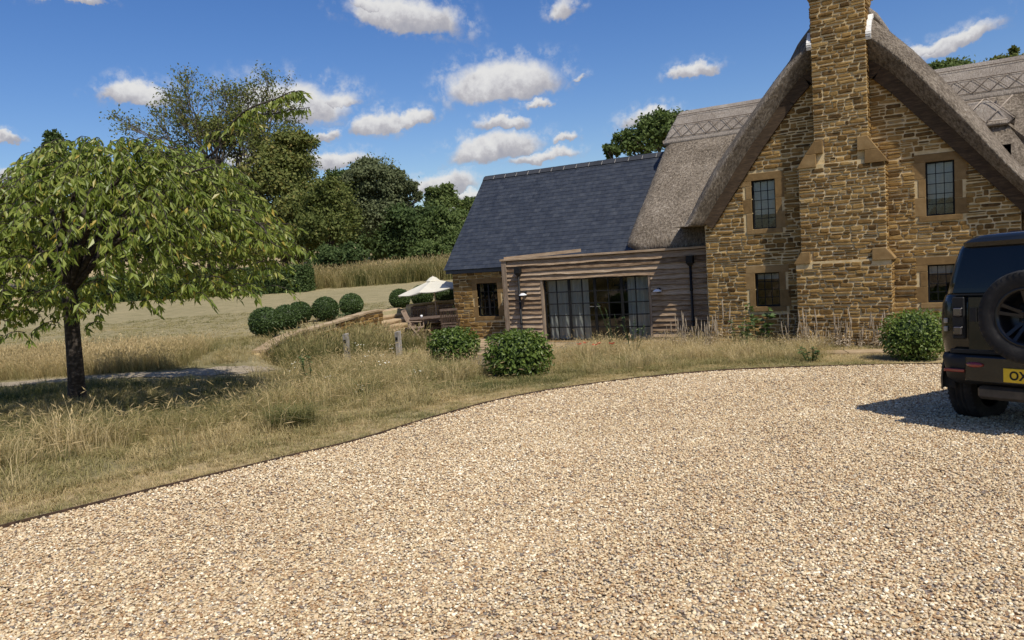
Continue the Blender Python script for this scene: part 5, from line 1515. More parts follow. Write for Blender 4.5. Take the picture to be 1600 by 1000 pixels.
    for i in top:
        o = bpy.data.objects.new('leaf', variants[r.integers(0, 8)]); COL.objects.link(o); o.parent = t
        d = Vector(D[i]).normalized(); s_ = d.cross(Vector(N[i])).normalized(); nn = s_.cross(d)
        M_ = Matrix((d, -s_, nn)).transposed().to_4x4(); M_ = Matrix.Translation(Vector(P[i]) - Vector(base)) @ M_ @ Matrix.Scale(L[i], 4); o.matrix_local = M_
    return n


print('cherry leaves', cherry())

# --- grasses
GR = [(0, (.035, .052, .015)), (.16, (.085, .105, .032)), (.32, (.185, .172, .063)), (.5, (.29, .255, .11)), (.72, (.42, .335, .165)), (1, (.56, .45, .25))]
M_GRASS = leafmat('grass_blade', GR, .30, rough=.6, spec=.2)


def tuft(name, seed, n, h, spread, lean, width, head=0.0, curl=.5):
    r = np.random.default_rng(seed); vs, fs, ti = [], [], []
    for i in range(n):
        a = r.uniform(0, 6.28); rr_ = spread * sqrt(r.random()); p = np.array([cos(a) * rr_, sin(a) * rr_, -.01]); H = h * r.uniform(.45, 1.0)
        b = a + r.normal(0, .7); ln = lean * r.uniform(.2, 1.3); o = np.array([cos(b), sin(b), 0]); s = np.array([-sin(b), cos(b), 0]) * width * r.uniform(.6, 1.2)
        m1 = p + o * H * ln * .25 + np.array([0, 0, H * .55]); tp = p + o * H * ln * (.6 + curl * .6) + np.array([0, 0, H * (1 - .25 * ln * curl)])
        k = len(vs); vs += [p - s, p + s, m1 + s * .75, m1 - s * .75, tp]; fs += [(k, k + 1, k + 2), (k, k + 2, k + 3), (k + 3, k + 2, k + 4)]; tv = r.uniform(-.08, .12); ti += [tv - .06, tv - .06, tv, tv, tv + .05]
        if head and r.random() < head:
            dr = (tp - m1) / np.linalg.norm(tp - m1); q = len(vs); L = h * r.uniform(.12, .2); w = s / np.linalg.norm(s) * L * .07; u_ = np.cross(dr, w)
            vs += [tp - dr * .01, tp + dr * L * .4 + w, tp + dr * L, tp + dr * L * .4 - w, tp + dr * L * .4 + u_, tp + dr * L * .4 - u_]; fs += [(q, q + 1, q + 2), (q, q + 2, q + 3), (q, q + 4, q + 2), (q, q + 2, q + 5)]; ti += [tv + .25] * 6
    me = bpy.data.meshes.new(name); me.from_pydata([tuple(p) for p in vs], [], fs); at = me.attributes.new('tint', 'FLOAT', 'POINT'); at.data.foreach_set('value', ti); me.materials.append(M_GRASS)
    return me


def region(v0, v1, dens, test, umax=1.4):
    n = int(dens * 2 * umax * (v1 ** 2 - v0 ** 2) / 2); v = np.sqrt(RNG.uniform(v0 ** 2, v1 ** 2, n)); u = RNG.uniform(-umax, umax, n) * v
    x = -sin(PSI) * v + cos(PSI) * u; y = cos(PSI) * v + sin(PSI) * u; k = test(x, y, v, u); return x[k], y[k]


def common(x, y):
    de, _ = polydist(x, y, EDGE_D); dp, _ = polydist(x, y, PATH_D); ok = ~inpoly(x, y, GRAVEL_POLY) & (dp > .55) & ~inpoly(x, y, PATIO)
    ok &= ~((x > -11.6) & (y > 18.3)) & ~((x > -5.4) & (y > 17.4)) & ~((x > -14.2) & (y > 19.3)) & (x < 6)
    for (px, py, D, rr_) in ((710, 563, 16.8, .45), (813, 589, 13.4, .50), (1430, 560, 13.2, .5)):
        g = gpd(px, py, D); ok &= np.hypot(x - g.x, y - g.y) > rr_ + .12
    dw_, _ = polydist(x, y, WALLLINE); bas = inpoly(x, y, _BASIN)
    return ok, de, dp, dw_, bas


def put(name, x, y, hs, tone, variants, label, cat='grass', sink=0.0):
    n = len(x); z = terr(x, y) - sink; rot = np.stack([RNG.normal(0, .07, n), RNG.normal(0, .07, n), RNG.uniform(0, 6.28, n)], 1)
    scatter(name, np.stack([x, y, z], 1), rot, np.stack([hs * RNG.uniform(.8, 1.2, n), hs * RNG.uniform(.8, 1.2, n), hs], 1), RNG.integers(0, len(variants), n), tone, variants, label, cat)


def nopost(x, y):
    k = np.ones(np.shape(x), bool)
    for (px, py, D) in ((543, 556, 17.6), (624, 553, 18.0)):
        g = gpd(px, py, D); dd = Vector((-g.x, -g.y)).normalized()
        for f in (.0, .35, .7): k &= np.hypot(x - g.x - dd.x * f, y - g.y - dd.y * f) > .26
    return k


def infront(x, y): return (y < np.interp(x, [p[0] for p in PATH_D], [p[1] for p in PATH_D]) - .5) & (x < -8)


# mown strip beside the edging
def t_mown(x, y, v, u):
    ok, de, dp, dw_, bas = common(x, y); w = .75 + .35 * fbm(x, y, .5, 12) + np.where(x > -3.2, 3, 0) * (x > -2.6)
    return ok & (de < w) & (de > .03)


x, y = region(1.5, 18, 330, t_mown)
put('mown_grass', x, y, RNG.uniform(.6, 1.15, len(x)), np.clip(.58 + .9 * (fbm(x, y, .8, 21) - .45) + .12 * sstep(9, 4, y) + RNG.normal(0, .15, len(x)), .05, .95), [tuft('mown_tuft', 100 + k, 16, .065, .07, 1.2, .0028) for k in range(5)], 'short scorched mown grass beside the gravel edging')


# rough verge
def nearpatio(x, y):
    dd, _ = polydist(x, y, [(p[0], p[1], 0) for p in PATIO + PATIO[:1]]); return (dd < .8) & (x < -8.2)


def t_rough(x, y, v, u):
    ok, de, dp, dw_, bas = common(x, y); w = .80 + .35 * fbm(x, y, .5, 12)
    return ok & nopost(x, y) & ~nearpatio(x, y) & (de > w) & (bas | infront(x, y)) & (x < -2.4) & ~((x > -7.6) & (x < -6.2) & (y > 11.8) & (y < 13.2)) & (RNG.random(len(x)) < np.clip(2.6 * fbm(x, y, .75, 41) - .62, .06, 1)) & ~((x > -8.4) & (x < -5.6) & (de < 2.0))


x, y = region(1.8, 20, 34, t_rough); n = len(x)
wet = fbm(x, y, .45, 51); tone = np.clip(.56 + 1.2 * (wet - .38) + RNG.normal(0, .14, n), .0, .88); tone = np.where((x > -8) & (y > 10.5), np.clip(tone + .15, 0, .8), tone)
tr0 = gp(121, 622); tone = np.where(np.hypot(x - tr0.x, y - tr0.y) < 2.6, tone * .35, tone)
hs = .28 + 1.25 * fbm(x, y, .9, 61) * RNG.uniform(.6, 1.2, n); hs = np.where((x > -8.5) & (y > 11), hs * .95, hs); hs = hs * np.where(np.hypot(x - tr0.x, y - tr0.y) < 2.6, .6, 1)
ROUGH = [tuft('rough_tuft', 200 + k, 26, .42, .11, .95, .0030, .25, .8) for k in range(8)]
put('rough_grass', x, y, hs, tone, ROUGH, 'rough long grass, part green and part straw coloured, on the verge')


def t_arch(x, y, v, u):
    ok, de, dp, dw_, bas = common(x, y); return ok & (de > .95) & bas & (x < -5) & ~nearpatio(x, y) & (fbm(x, y, .8, 141) > .5)


x, y = region(3.4, 17, 4.5, t_arch); n = len(x)
put('arching_grass', x, y, RNG.uniform(.6, 1.15, n), RNG.uniform(.3, .85, n), [tuft('arch_tuft', 220 + k, 30, .62, .12, 1.6, .0030, .35, 1.1) for k in range(6)], 'loose arching tussocks of long bleached grass on the verge')


def t_low(x, y, v, u):
    ok, de, dp, dw_, bas = common(x, y); return ok & (de > .7) & (bas | infront(x, y)) & (x < -2.2) & (RNG.random(len(x)) < .9)


x, y = region(1.8, 18, 120, t_low); n = len(x)
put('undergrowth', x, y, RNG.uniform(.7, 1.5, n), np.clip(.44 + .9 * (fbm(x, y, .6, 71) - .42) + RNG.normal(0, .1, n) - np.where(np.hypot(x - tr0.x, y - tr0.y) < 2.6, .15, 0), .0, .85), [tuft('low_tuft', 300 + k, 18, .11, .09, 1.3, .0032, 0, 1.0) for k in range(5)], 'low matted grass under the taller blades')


# rough sward between the hay, the path and the wall
def t_fill(x, y, v, u):
    ok, de, dp, dw_, bas = common(x, y); return ok & ~bas & (v < 18.5) & (v > 9.5) & ~infront(x, y) & (x > -17)


x, y = region(9.5, 19, 40, t_fill, .8); n = len(x)
put('sward', x, y, RNG.uniform(.5, 1.2, n), np.clip(.5 + .7 * (fbm(x, y, .5, 171) - .45) + RNG.normal(0, .1, n), .1, .9), [tuft('sward_tuft', 900 + k, 20, .2, .12, 1.0, .0035, .15, .8) for k in range(5)], 'short straw coloured sward between the hay and the curved wall')


# tall grey green weeds on the bank below the curved wall
def t_weed(x, y, v, u):
    ok, de, dp, dw_, bas = common(x, y); return ok & bas & (dw_ < 3.4) & (dw_ > .25) & (y > 10.8) & (y < 17.2) & (x < -11.8) & (fbm(x, y, .9, 131) > .30) & nopost(x, y) & ~nearpatio(x, y)


x, y = region(12, 24, 60, t_weed, .6); n = len(x)
put('bank_weeds', x, y, RNG.uniform(.55, 1.05, n), np.clip(.30 + .7 * (fbm(x, y, .7, 133) - .45) + RNG.normal(0, .1, n), .05, .8), [tuft('weed_tuft', 800 + k, 26, .78, .12, .55, .006, .3, .5) for k in range(6)], 'tall grey green weeds growing up the bank below the curved wall', 'weeds')


# golden hay beyond the path
def t_gold(x, y, v, u):
    ok, de, dp, dw_, bas = common(x, y); far = 16.0 + 1.2 * fbm(x, y, .25, 81)
    return ok & (v > 10.5) & (v < far) & ~bas & (x < -12.3) & (dw_ > 1.1) & ((y - np.interp(x, [p[0] for p in PATH_D], [p[1] for p in PATH_D])) > .5)


x, y = region(9, 20, 58, t_gold, 1.2); n = len(x)
put('hay_grass', x, y, .75 + .45 * fbm(x, y, .5, 91), np.clip(.66 + .5 * (fbm(x, y, .5, 95) - .5) + RNG.normal(0, .08, n), .2, .9), [tuft('hay_tuft', 400 + k, 28, .46, .12, .75, .0032, .5, .5) for k in range(6)], 'band of tall golden hay grass behind the path')
# tall dry grass at the far side of the lawn
def t_far(x, y, v, u): return (v > 45) & (v < 52) & (u / v > -.30) & (u / v < .05) & ((v > 46.5) | (u / v > -.29))


x, y = region(45, 52, 9, t_far, .4); n = len(x)
put('tall_dry_grass', x, y, .9 + .6 * fbm(x, y, .3, 97), np.clip(.40 + 1.0 * (fbm(x, y, .4, 99) - .5) + RNG.normal(0, .1, n), .15, .85), [tuft('tall_tuft', 500 + k, 34, 1.15, .3, .7, .012, .3, .5) for k in range(5)], 'belt of tall dry grass beyond the far edge of the lawn')
# short lawn tufts, near part
def t_lawn(x, y, v, u):
    ok, de, dp, dw_, bas = common(x, y); return ok & (v > 17.5) & ~bas & (dw_ > .7) & (u < 0)


x, y = region(17.5, 30, 26, t_lawn, .7); n = len(x)
put('lawn_grass', x, y, RNG.uniform(.6, 1.2, n), np.clip(.45 + .6 * (fbm(x, y, .4, 111) - .5) + RNG.normal(0, .07, n), .1, .85), [tuft('lawn_tuft', 600 + k, 18, .05, .14, 1.3, .006) for k in range(4)], 'short pale sun dried lawn')

# tiny white and yellow flower heads among the grass
M_WHITE = pmat('white_petal', [(0, (.62, .62, .52)), (1, (.82, .82, .74))], 20)


def flowerhead(seed, mat):
    r = random.Random(seed); mb = MB()
    for k in range(5):
        a = r.uniform(0, 6.28); d = r.uniform(0, .05); h = .30 + r.uniform(0, .22); q = (cos(a) * d * 2, sin(a) * d * 2, h); s = .008
        mb.add([(q[0] - s, q[1] - s, h), (q[0] + s, q[1] - s, h + .004), (q[0] + s, q[1] + s, h), (q[0] - s, q[1] + s, h - .003), (q[0], q[1], h + .008)], [(0, 1, 4), (1, 2, 4), (2, 3, 4), (3, 0, 4)])
        mb.add([(0, 0, 0), (.002, 0, 0), (q[0], q[1], h)], [(0, 1, 2)], 1)
    me = bpy.data.meshes.new('flower_head'); me.from_pydata(mb.v, [], mb.f); me.materials.append(mat); me.materials.append(M_GRASS); me.polygons.foreach_set('material_index', mb.mi); return me


def t_fl(x, y, v, u):
    ok, de, dp, dw_, bas = common(x, y); return ok & (de > 1.0) & bas & (x < -4.5) & (fbm(x, y, .55, 121) > .55)


x, y = region(5, 17, .5, t_fl); n = len(x)
put('wild_flowers', x, y, RNG.uniform(.6, 1.3, n), np.full(n, .3), [flowerhead(k, M_WHITE) for k in range(4)], 'small white wild flowers scattered in the rough grass', 'flowers')

# --- individual plants
M_HERB = leafmat('herb_leaf', [(0, (.03, .06, .016)), (.5, (.075, .12, .035)), (1, (.16, .22, .08))], .25)
M_STALK = pmat('dry_stalk', [(0, (.12, .095, .075)), (.5, (.27, .23, .20)), (1, (.42, .38, .35))], 15, rough=.95)


def herb(name, label, cat, px, py, D, h, nst, nl, leaf, mat, lean=.25, seed=1, stalk=None, spread=.08, low=0.0, group=None):
    g = gpd(px, py, D); t = thing(name, label, cat, g, 0, group); rd = random.Random(seed); r = np.random.default_rng(seed); mb = MB(); P, Dd = [], []
    for s in range(nst):
        a = rd.uniform(0, 6.28); q = Vector((g.x + cos(a) * spread, g.y + sin(a) * spread, g.z - .02)); H = h * rd.uniform(.65, 1.0); tip = q + Vector((cos(a) * lean * H, sin(a) * lean * H, H)); pts = limb(mb, q, tip, .009, .003, .06, 6, rd, 5)
        for k in range(nl):
            f = low + (1 - low) * rd.random(); i = min(5, int(f * 6)); b = pts[i].lerp(pts[i + 1], rd.random()); P.append(tuple(b)); c = rd.uniform(0, 6.28); Dd.append((cos(c), sin(c), rd.uniform(-.3, .5)))
    mb.build('stems', stalk or mat, t, fixn=False); P = np.array(P); Dd = np.array(Dd); n = len(P); N = norm(np.array([0, 0, 1.0]) + r.normal(0, .4, (n, 3))); L = r.uniform(.6, 1.3, n) * leaf
    V, T = leaves_np(P, Dd, N, L, L * .55); o = np_mesh('foliage', V, T, mat, t, tint=np.repeat(r.uniform(.2, .8, n), 5)); o['kind'] = 'stuff'
    return t


herb('hollyhock', 'hollyhock with broad pale leaves under the lower left gable window', 'plant', 1188, 545, 17.2, 1.05, 4, 26, .17, M_HERB, .18, 41, group='hollyhocks by the gable')
herb('hollyhock', 'bushy yellow green plant left of the lower gable window', 'plant', 1158, 548, 16.9, .72, 9, 26, .09, M_HERB, .35, 42, group='hollyhocks by the gable')
herb('hollyhock', 'grey dried spiky plant beside the left edge of the chimney', 'plant', 1233, 545, 17.3, 1.05, 10, 16, .05, M_STALK, .22, 43, M_STALK, group='hollyhocks by the gable')
herb('tall_weed', 'tall thin weed standing before the glazed doors', 'plant', 962, 556, 17.0, 1.25, 4, 20, .045, M_HERB, .22, 44)
herb('tall_weed', 'leaning sprawling weed at the right end of the glazed doors', 'plant', 990, 558, 16.5, .95, 5, 24, .05, M_HERB, .4, 45)
herb('dark_weed', 'single dark upright weed in the pale verge left of the two posts', 'plant', 485, 606, 13.2, .75, 3, 42, .06, M_HERB, .10, 46)
herb('yellow_herb', 'low yellow green herb at the foot of the right hand post', 'plant', 640, 545, 18.2, .22, 7, 14, .09, leafmat('lime_leaf', [(0, (.12, .17, .03)), (1, (.3, .32, .08))], .3), .8, 47)
herb('dark_weed', 'small dark green plant at the end of the garden path', 'plant', 1268, 566, 13.6, .34, 6, 22, .07, M_HERB, .5, 48)
herb('low_border', 'low strip of green border plants at the foot of the slate wing wall', 'plant', 775, 533, 20.9, .28, 20, 16, .07, M_HERB, .8, 49, spread=.7)
herb('creeper', 'narrow dark climber on the slate wing corner beside the patio', 'plant', 706, 505, 24.2, 1.15, 6, 60, .06, M_LEAFDK, .06, 50)
M_RUSTH = leafmat('border_leaf', [(0, (.09, .06, .03)), (.5, (.2, .15, .06)), (1, (.32, .27, .10))], .25)
for (px, py, D, mt_, lb, sd) in ((436, 531, 18.2, M_RUSTH, 'low brownish border plant at the foot of the largest box ball', 81), (462, 520, 19.8, M_HERB, 'low green border plant between the second and third box balls', 82), (490, 510, 21.3, M_RUSTH, 'low rusty border plant behind the coping before the lone box ball', 83), (533, 502, 23.2, M_HERB, 'low green border plant before the box ball at the upper wall end', 84)):
    herb('border_plant', lb, 'plant', px, py, D, .24, 12, 14, .07, mt_, .9, sd, spread=.35, group='border plants along the curved wall')
g = gp(455, 668); t = thing('grass_clump', 'fresh green heap of arching grass at the edge of the mown strip', 'grass clump', g)
for k in range(3):
    me = tuft('blades', 700 + k, 190, .42, .2, 1.25, .0045, 0, 1.1); me.attributes['tint'].data.foreach_set('value', list(np.random.default_rng(k).uniform(.2, .42, len(me.vertices))))
    o = link('blades', me, t); o.location = (R.uniform(-.1, .1), R.uniform(-.1, .1), 0); o['kind'] = 'stuff'

# dried lamb's ear spikes along the gable
def spike(seed):
    r = random.Random(seed); mb = MB(); h = r.uniform(.45, .95); lean = r.uniform(-.08, .08)
    mb.tube([(0, 0, 0), (lean * .4, 0, h * .5), (lean, 0, h * .62)], [.006, .005, .005], 4)
    prof = [(.006, 0), (.015, .06), (.012, .15), (.015, .25), (.010, .36), (.003, .44)]; mb.lathe([(a * r.uniform(.8, 1.2), b * h) for a, b in prof], (lean, 0, h * .58), 6)
    for k in range(5):
        a = r.uniform(0, 6.28); z = r.uniform(.02, .3); L = r.uniform(.08, .16); mb.add([(0, 0, z), (cos(a) * L - sin(a) * .02, sin(a) * L + cos(a) * .02, z + .03), (cos(a) * L * 1.5, sin(a) * L * 1.5, z - .01), (cos(a) * L + sin(a) * .02, sin(a) * L - cos(a) * .02, z + .03)], [(0, 1, 2, 3)])
    me = bpy.data.meshes.new('spike'); me.from_pydata(mb.v, [], mb.f); me.materials.append(M_SPIKE); return me


M_SPIKE = pmat('dried_spike', [(0, (.16, .12, .075)), (.5, (.30, .24, .165)), (1, (.44, .375, .285))], 25, rough=.95)
SP_ = [spike(k) for k in range(7)]
n = 175; x = np.concatenate([RNG.uniform(-3.3, .5, 130), RNG.uniform(-6.0, -4.8, 45)]); y = np.where(x > -4.2, RNG.uniform(16.6, 17.45, n), RNG.uniform(16.6, 17.6, n))
put('dried_flower_spikes', x, y, RNG.uniform(.45, .95, n), np.full(n, .5), SP_, 'grey pink dried flower spikes along the foot of the gable', 'flower spikes')
n = 11; x = np.concatenate([RNG.uniform(-.9, -.55, 3), RNG.uniform(-5.0, -4.3, 6), RNG.uniform(-.4, .0, 2)]); y = RNG.uniform(17.2, 17.6, n)
put('tall_dead_stalks', x, y, RNG.uniform(1.0, 1.35, n), np.full(n, .5), SP_, 'few taller dead flower stalks against the gable stones', 'flower stalks')

# poppies
M_POPPY = pmat('poppy_petal', [(0, (.42, .04, .02)), (1, (.62, .10, .05))], 30, trans=.3)
PLAB = ('leftmost red poppy before the glazed doors', 'lowest red poppy, nearest the mown turf before the glazed doors', 'topmost of the two close red poppies before the glazed doors', 'rightmost red poppy, beside the tall thin weed', 'small red poppy just right of the leftmost one')
for k, (px, py, D) in enumerate(((906, 548, 16.6), (930, 552, 16.2), (937, 545, 16.6), (957, 547, 16.4), (915, 546, 16.9))):
    g = gpd(px, py, D); tp = Vector(atD(px, py, D)); h = max(.25, tp.z - g.z); t = thing('poppy', PLAB[k], 'poppy', g, 0, 'poppies before the glazed doors')
    mb = MB(); mb.tube([g, g + Vector((.01, 0, h * .6)), g + Vector((0, 0, h))], .004, 5); mb.build('stem', M_GRASS, t, fixn=False)
    mb = MB()
    for j in range(4):
        a = j * pi / 2 + k; d = Vector((cos(a), sin(a), .5)); s = Vector((-sin(a), cos(a), 0)); c = g + Vector((0, 0, h)); mb.add([c, c + d * .045 + s * .04, c + d * .075 + s * .01, c + d * .075 - s * .015, c + d * .045 - s * .04], [(0, 1, 2, 3, 4)])
    mb.build('petals', M_POPPY, t, fixn=False)
# ------------------------------------------------------------------ curved retaining wall, steps, posts
i0 = next(i for i, p in enumerate(WALLLINE) if p[0] == -13.6); i1 = next(i for i, p in enumerate(WALLLINE) if p[0] == -14.6)
WL = [Vector((p.x, p.y, 0)) for p in resample(catmull([(-13.2, 10.9, 0)] + [(p[0], p[1], 0) for p in WALLLINE[i0:i1 + 1]], 5), .2)]


def lawn_at(q, nn):                                     # height of the turf just behind the wall
    return gz(q.x + nn.x * .55, q.y + nn.y * .55)


rwall = thing('retaining_wall', 'curved low ironstone retaining wall with sandstone coping round the patio', 'garden wall', (WL[0].x, WL[0].y, gz(WL[0].x, WL[0].y)))
cum = [0]
for a_, b_ in zip(WL[:-1], WL[1:]): cum.append(cum[-1] + (b_ - a_).length)


def along(s):
    s = min(max(s, 0), cum[-1] - 1e-4); k = max(i for i in range(len(cum)) if cum[i] <= s); k = min(k, len(WL) - 2); f = (s - cum[k]) / (cum[k + 1] - cum[k]); q = WL[k].lerp(WL[k + 1], f)
    a_ = WL[max(0, k - 1)]; b_ = WL[min(len(WL) - 1, k + 2)]; d = (b_ - a_).normalized(); return q, d, Vector((-d.y, d.x, 0))


def topz(s):
    q, d, nn = along(s); return lawn_at(q, nn) - .12 + .20 * min(1, s / 2.5)


STEP_S = None
total = cum[-1]; sg = [i for i in range(int(total / .1) + 1)]
# the flight of steps interrupts the wall
c_st = min(sg, key=lambda i: (Vector(along(i * .1)[0]) - Vector((-16.42, 19.35, 0))).length) * .1
G0, G1 = c_st - .85, c_st + .85
mb = MB(); rg = []
for seg in ((0.0, G0), (G1, total)):
    n = max(2, int((seg[1] - seg[0]) / .25)); prev = None
    for i in range(n + 1):
        s = seg[0] + (seg[1] - seg[0]) * i / n; q, d, nn = along(s); zt = topz(s); zb = gz(q.x - nn.x * .5, q.y - nn.y * .5) - .2
        A = q - nn * .12; B = q + nn * .16; cur = [(A.x, A.y, zb), (A.x, A.y, zt), (B.x, B.y, zt), (B.x, B.y, zb)]
        if prev:
            for k in range(3): mb.quad(prev[k], cur[k], cur[k + 1], prev[k + 1])
        if prev is None or i == n: mb.add(cur, [(0, 1, 2, 3)])
        prev = cur
mb.build('wall_core', M_MORTAR, rwall, fixn=False)
rd = random.Random(12)
for seg in ((0.0, G0), (G1, total)):
    s = seg[0]
    while s < seg[1] - .1:
        w = min(rd.uniform(.42, .62), seg[1] - s); mb = MB(); vs = []; jz = rd.uniform(-.006, .006)
        for zz in (0, .055):
            for (ss, off) in ((s + .008, -.17), (s + w - .008, -.17), (s + w - .008, .15), (s + .008, .15)):
                q, d, nn = along(ss); p = q + nn * off; vs.append((p.x, p.y, topz(ss) + .004 + zz + jz))
        mb.add(vs, [(3, 2, 1, 0), (4, 5, 6, 7), (0, 1, 5, 4), (1, 2, 6, 5), (2, 3, 7, 6), (3, 0, 4, 7)]); mb.build('coping_stone', M_SLAB, rwall, fixn=False, bevel=.008); s += w
stw = []
for seg in ((.3, G0), (G1, total)):
    L_ = seg[1] - seg[0]
    for (a_, z_, w, h) in lay(seg[0], seg[1], -.95, .30, [], hr=(.12, .19), lr=(.28, .5), seed=55):
        q, d, nn = along(a_); zb = gz(q.x - nn.x * .35, q.y - nn.y * .35)
        if z_ - h / 2 > zb - .08 and z_ + h / 2 < topz(a_) + .0: stw.append((a_, z_, w, h))
ms = [stone_mesh(k, M_STONE) for k in range(len(STONES))]
for (a_, z_, w, h) in stw[:300]:
    q, d, nn = along(a_); p = q - nn * .12; o = bpy.data.objects.new('stone', ms[rd.randrange(22)]); COL.objects.link(o); o.parent = rwall
    L0 = rwall.location; o.location = (p.x - L0.x, p.y - L0.y, z_ - L0.z); o.rotation_euler = (0, 0, atan2(d.y, d.x)); o.scale = (w, rd.uniform(.02, .035), h)

q, d, nn = along(c_st); steps = thing('stone_steps', 'short flight of rough sandstone steps from the patio up to the lawn', 'steps', (q.x, q.y, gz(q.x - nn.x * .5, q.y - nn.y * .5)))
zb = gz(q.x - nn.x * .6, q.y - nn.y * .6); zt = lawn_at(q, nn) + .03; ns = 7
for i in range(ns):
    z1 = zb + (zt - zb) * (i + 1) / ns; o_ = -1.25 + i * .26; half = 1.15 - .03 * i; mb = MB(); vs = []; m_ = 9
    for (yy, zz) in ((o_, z1 - .13), (o_ - .02, z1 - .05), (o_, z1), (o_ + .42, z1), (o_ + .42, z1 - .16)):
        for k in range(m_):
            u = -half + 2 * half * k / (m_ - 1); bow = -.28 * (1 - (u / half) ** 2) * (1 - i / ns); p = q + d * u + nn * (yy + bow + rd.uniform(-.012, .012)); vs.append((p.x, p.y, zz + rd.uniform(-.01, .01)))
    fs = [(a * m_ + k, a * m_ + k + 1, ((a + 1) % 5) * m_ + k + 1, ((a + 1) % 5) * m_ + k) for a in range(5) for k in range(m_ - 1)] + [tuple(a * m_ for a in range(5)), tuple(a * m_ + m_ - 1 for a in range(5))[::-1]]
    mb.add(vs, fs); mb.build('step', M_SLAB, steps, bevel=.01)
    mb = MB(); A = q + d * (-half + .05) + nn * (o_ + .05); 
    vs = []
    for zz in (zb - .2, z1 - .135):
        for (u, v) in ((-half + .08, o_ + .06), (half - .08, o_ + .06), (half - .08, o_ + .5), (-half + .08, o_ + .5)):
            p = q + d * u + nn * v; vs.append((p.x, p.y, zz))
    mb.add(vs, [(0, 1, 5, 4), (1, 2, 6, 5), (3, 0, 4, 7), (2, 3, 7, 6)]); mb.build('riser', M_STONE, steps, fixn=False)

M_POST = pmat('silver_post', [(0, (.16, .14, .115)), (.5, (.27, .245, .21)), (1, (.38, .355, .32))], 5, stretch=(4, 4, .6), bump=.4, rough=.9)
for (px, py, D, h, lb) in ((543, 556, 17.6, .68, 'weathered square post standing in the tall green weeds, left one'), (624, 553, 18.0, .66, 'weathered square post at the edge of the patio flags, right one')):
    g = gpd(px, py, D); t = thing('timber_post', lb, 'post', g, R.uniform(-.2, .2), 'timber posts by the patio')
    mb = MB(); s = .06
    mb.add([(-s, -s, -.2), (s, -s, -.2), (s, s, -.2), (-s, s, -.2), (-s * .92, -s, h - .01), (s, -s * .95, h), (s * .96, s, h + .015), (-s, s, h)], [(0, 3, 2, 1), (4, 5, 6, 7), (0, 1, 5, 4), (1, 2, 6, 5), (2, 3, 7, 6), (3, 0, 4, 7)])
    mb.build('post', M_POST, t, world=False, bevel=.008)
    mb = MB(); mb.box((-.03, -.068, h * .68), (.03, -.062, h * .80)); mb.build('bracket', M_DARKMETAL, t, world=False)
g = gpd(1328, 546, 17.0); t = thing('bird_box_post', 'little pitched roof wooden box on a post with a teal cup, among dried spikes', 'bird box', g)
mb = MB(); mb.tube([(g.x, g.y, g.z - .1), (g.x, g.y, g.z + .45)], .035, 8); mb.build('post', M_POST, t)
mb = MB(); mb.box((g.x - .10, g.y - .08, g.z + .42), (g.x + .10, g.y + .08, g.z + .66)); mb.add([(g.x - .10, g.y - .08, g.z + .66), (g.x + .10, g.y - .08, g.z + .66), (g.x, g.y - .08, g.z + .76), (g.x - .10, g.y + .08, g.z + .66), (g.x + .10, g.y + .08, g.z + .66), (g.x, g.y + .08, g.z + .76)], [(0, 1, 2), (4, 3, 5)])
mb.build('box', pmat('pinkish_board', [(0, (.22, .14, .09)), (1, (.36, .25, .17))], 9, rough=.9), t)
for s in (-1, 1):
    mb = MB(); mb.bar((g.x + s * .13, g.y, g.z + .645), (g.x - s * .0, g.y, g.z + .775), .2, .016, up=(0, 0, 1)); mb.build('roof_board', M_POST, t)
mb = MB(); mb.lathe([(.0, 0), (.05, 0), (.06, .09), (.055, .09), (.045, .01)], (g.x + .17, g.y - .02, g.z + .38), 14); mb.build('cup', pmat('teal_plastic', [(0, (.03, .22, .19)), (1, (.05, .30, .26))], 9, rough=.4), t)

# ------------------------------------------------------------------ patio furniture
M_TEAK = pmat('teak', [(0, (.17, .115, .08)), (.5, (.30, .22, .155)), (1, (.45, .35, .26))], 6, stretch=(2, 2, 6), rnd=.3, rough=.75, coords='Object')
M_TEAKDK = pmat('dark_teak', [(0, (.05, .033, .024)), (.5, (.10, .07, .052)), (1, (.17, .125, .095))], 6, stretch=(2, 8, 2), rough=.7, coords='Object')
M_CANV = pmat('cream_canvas', [(0, (.66, .63, .52)), (1, (.76, .73, .62))], 4, rough=.9, trans=.25)
PZ = gz(-14.9, 19.0) + .03


def pat(px, D): p = atD(px, 500, D); return Vector((p[0], p[1], gz(p[0], p[1]) + .035))


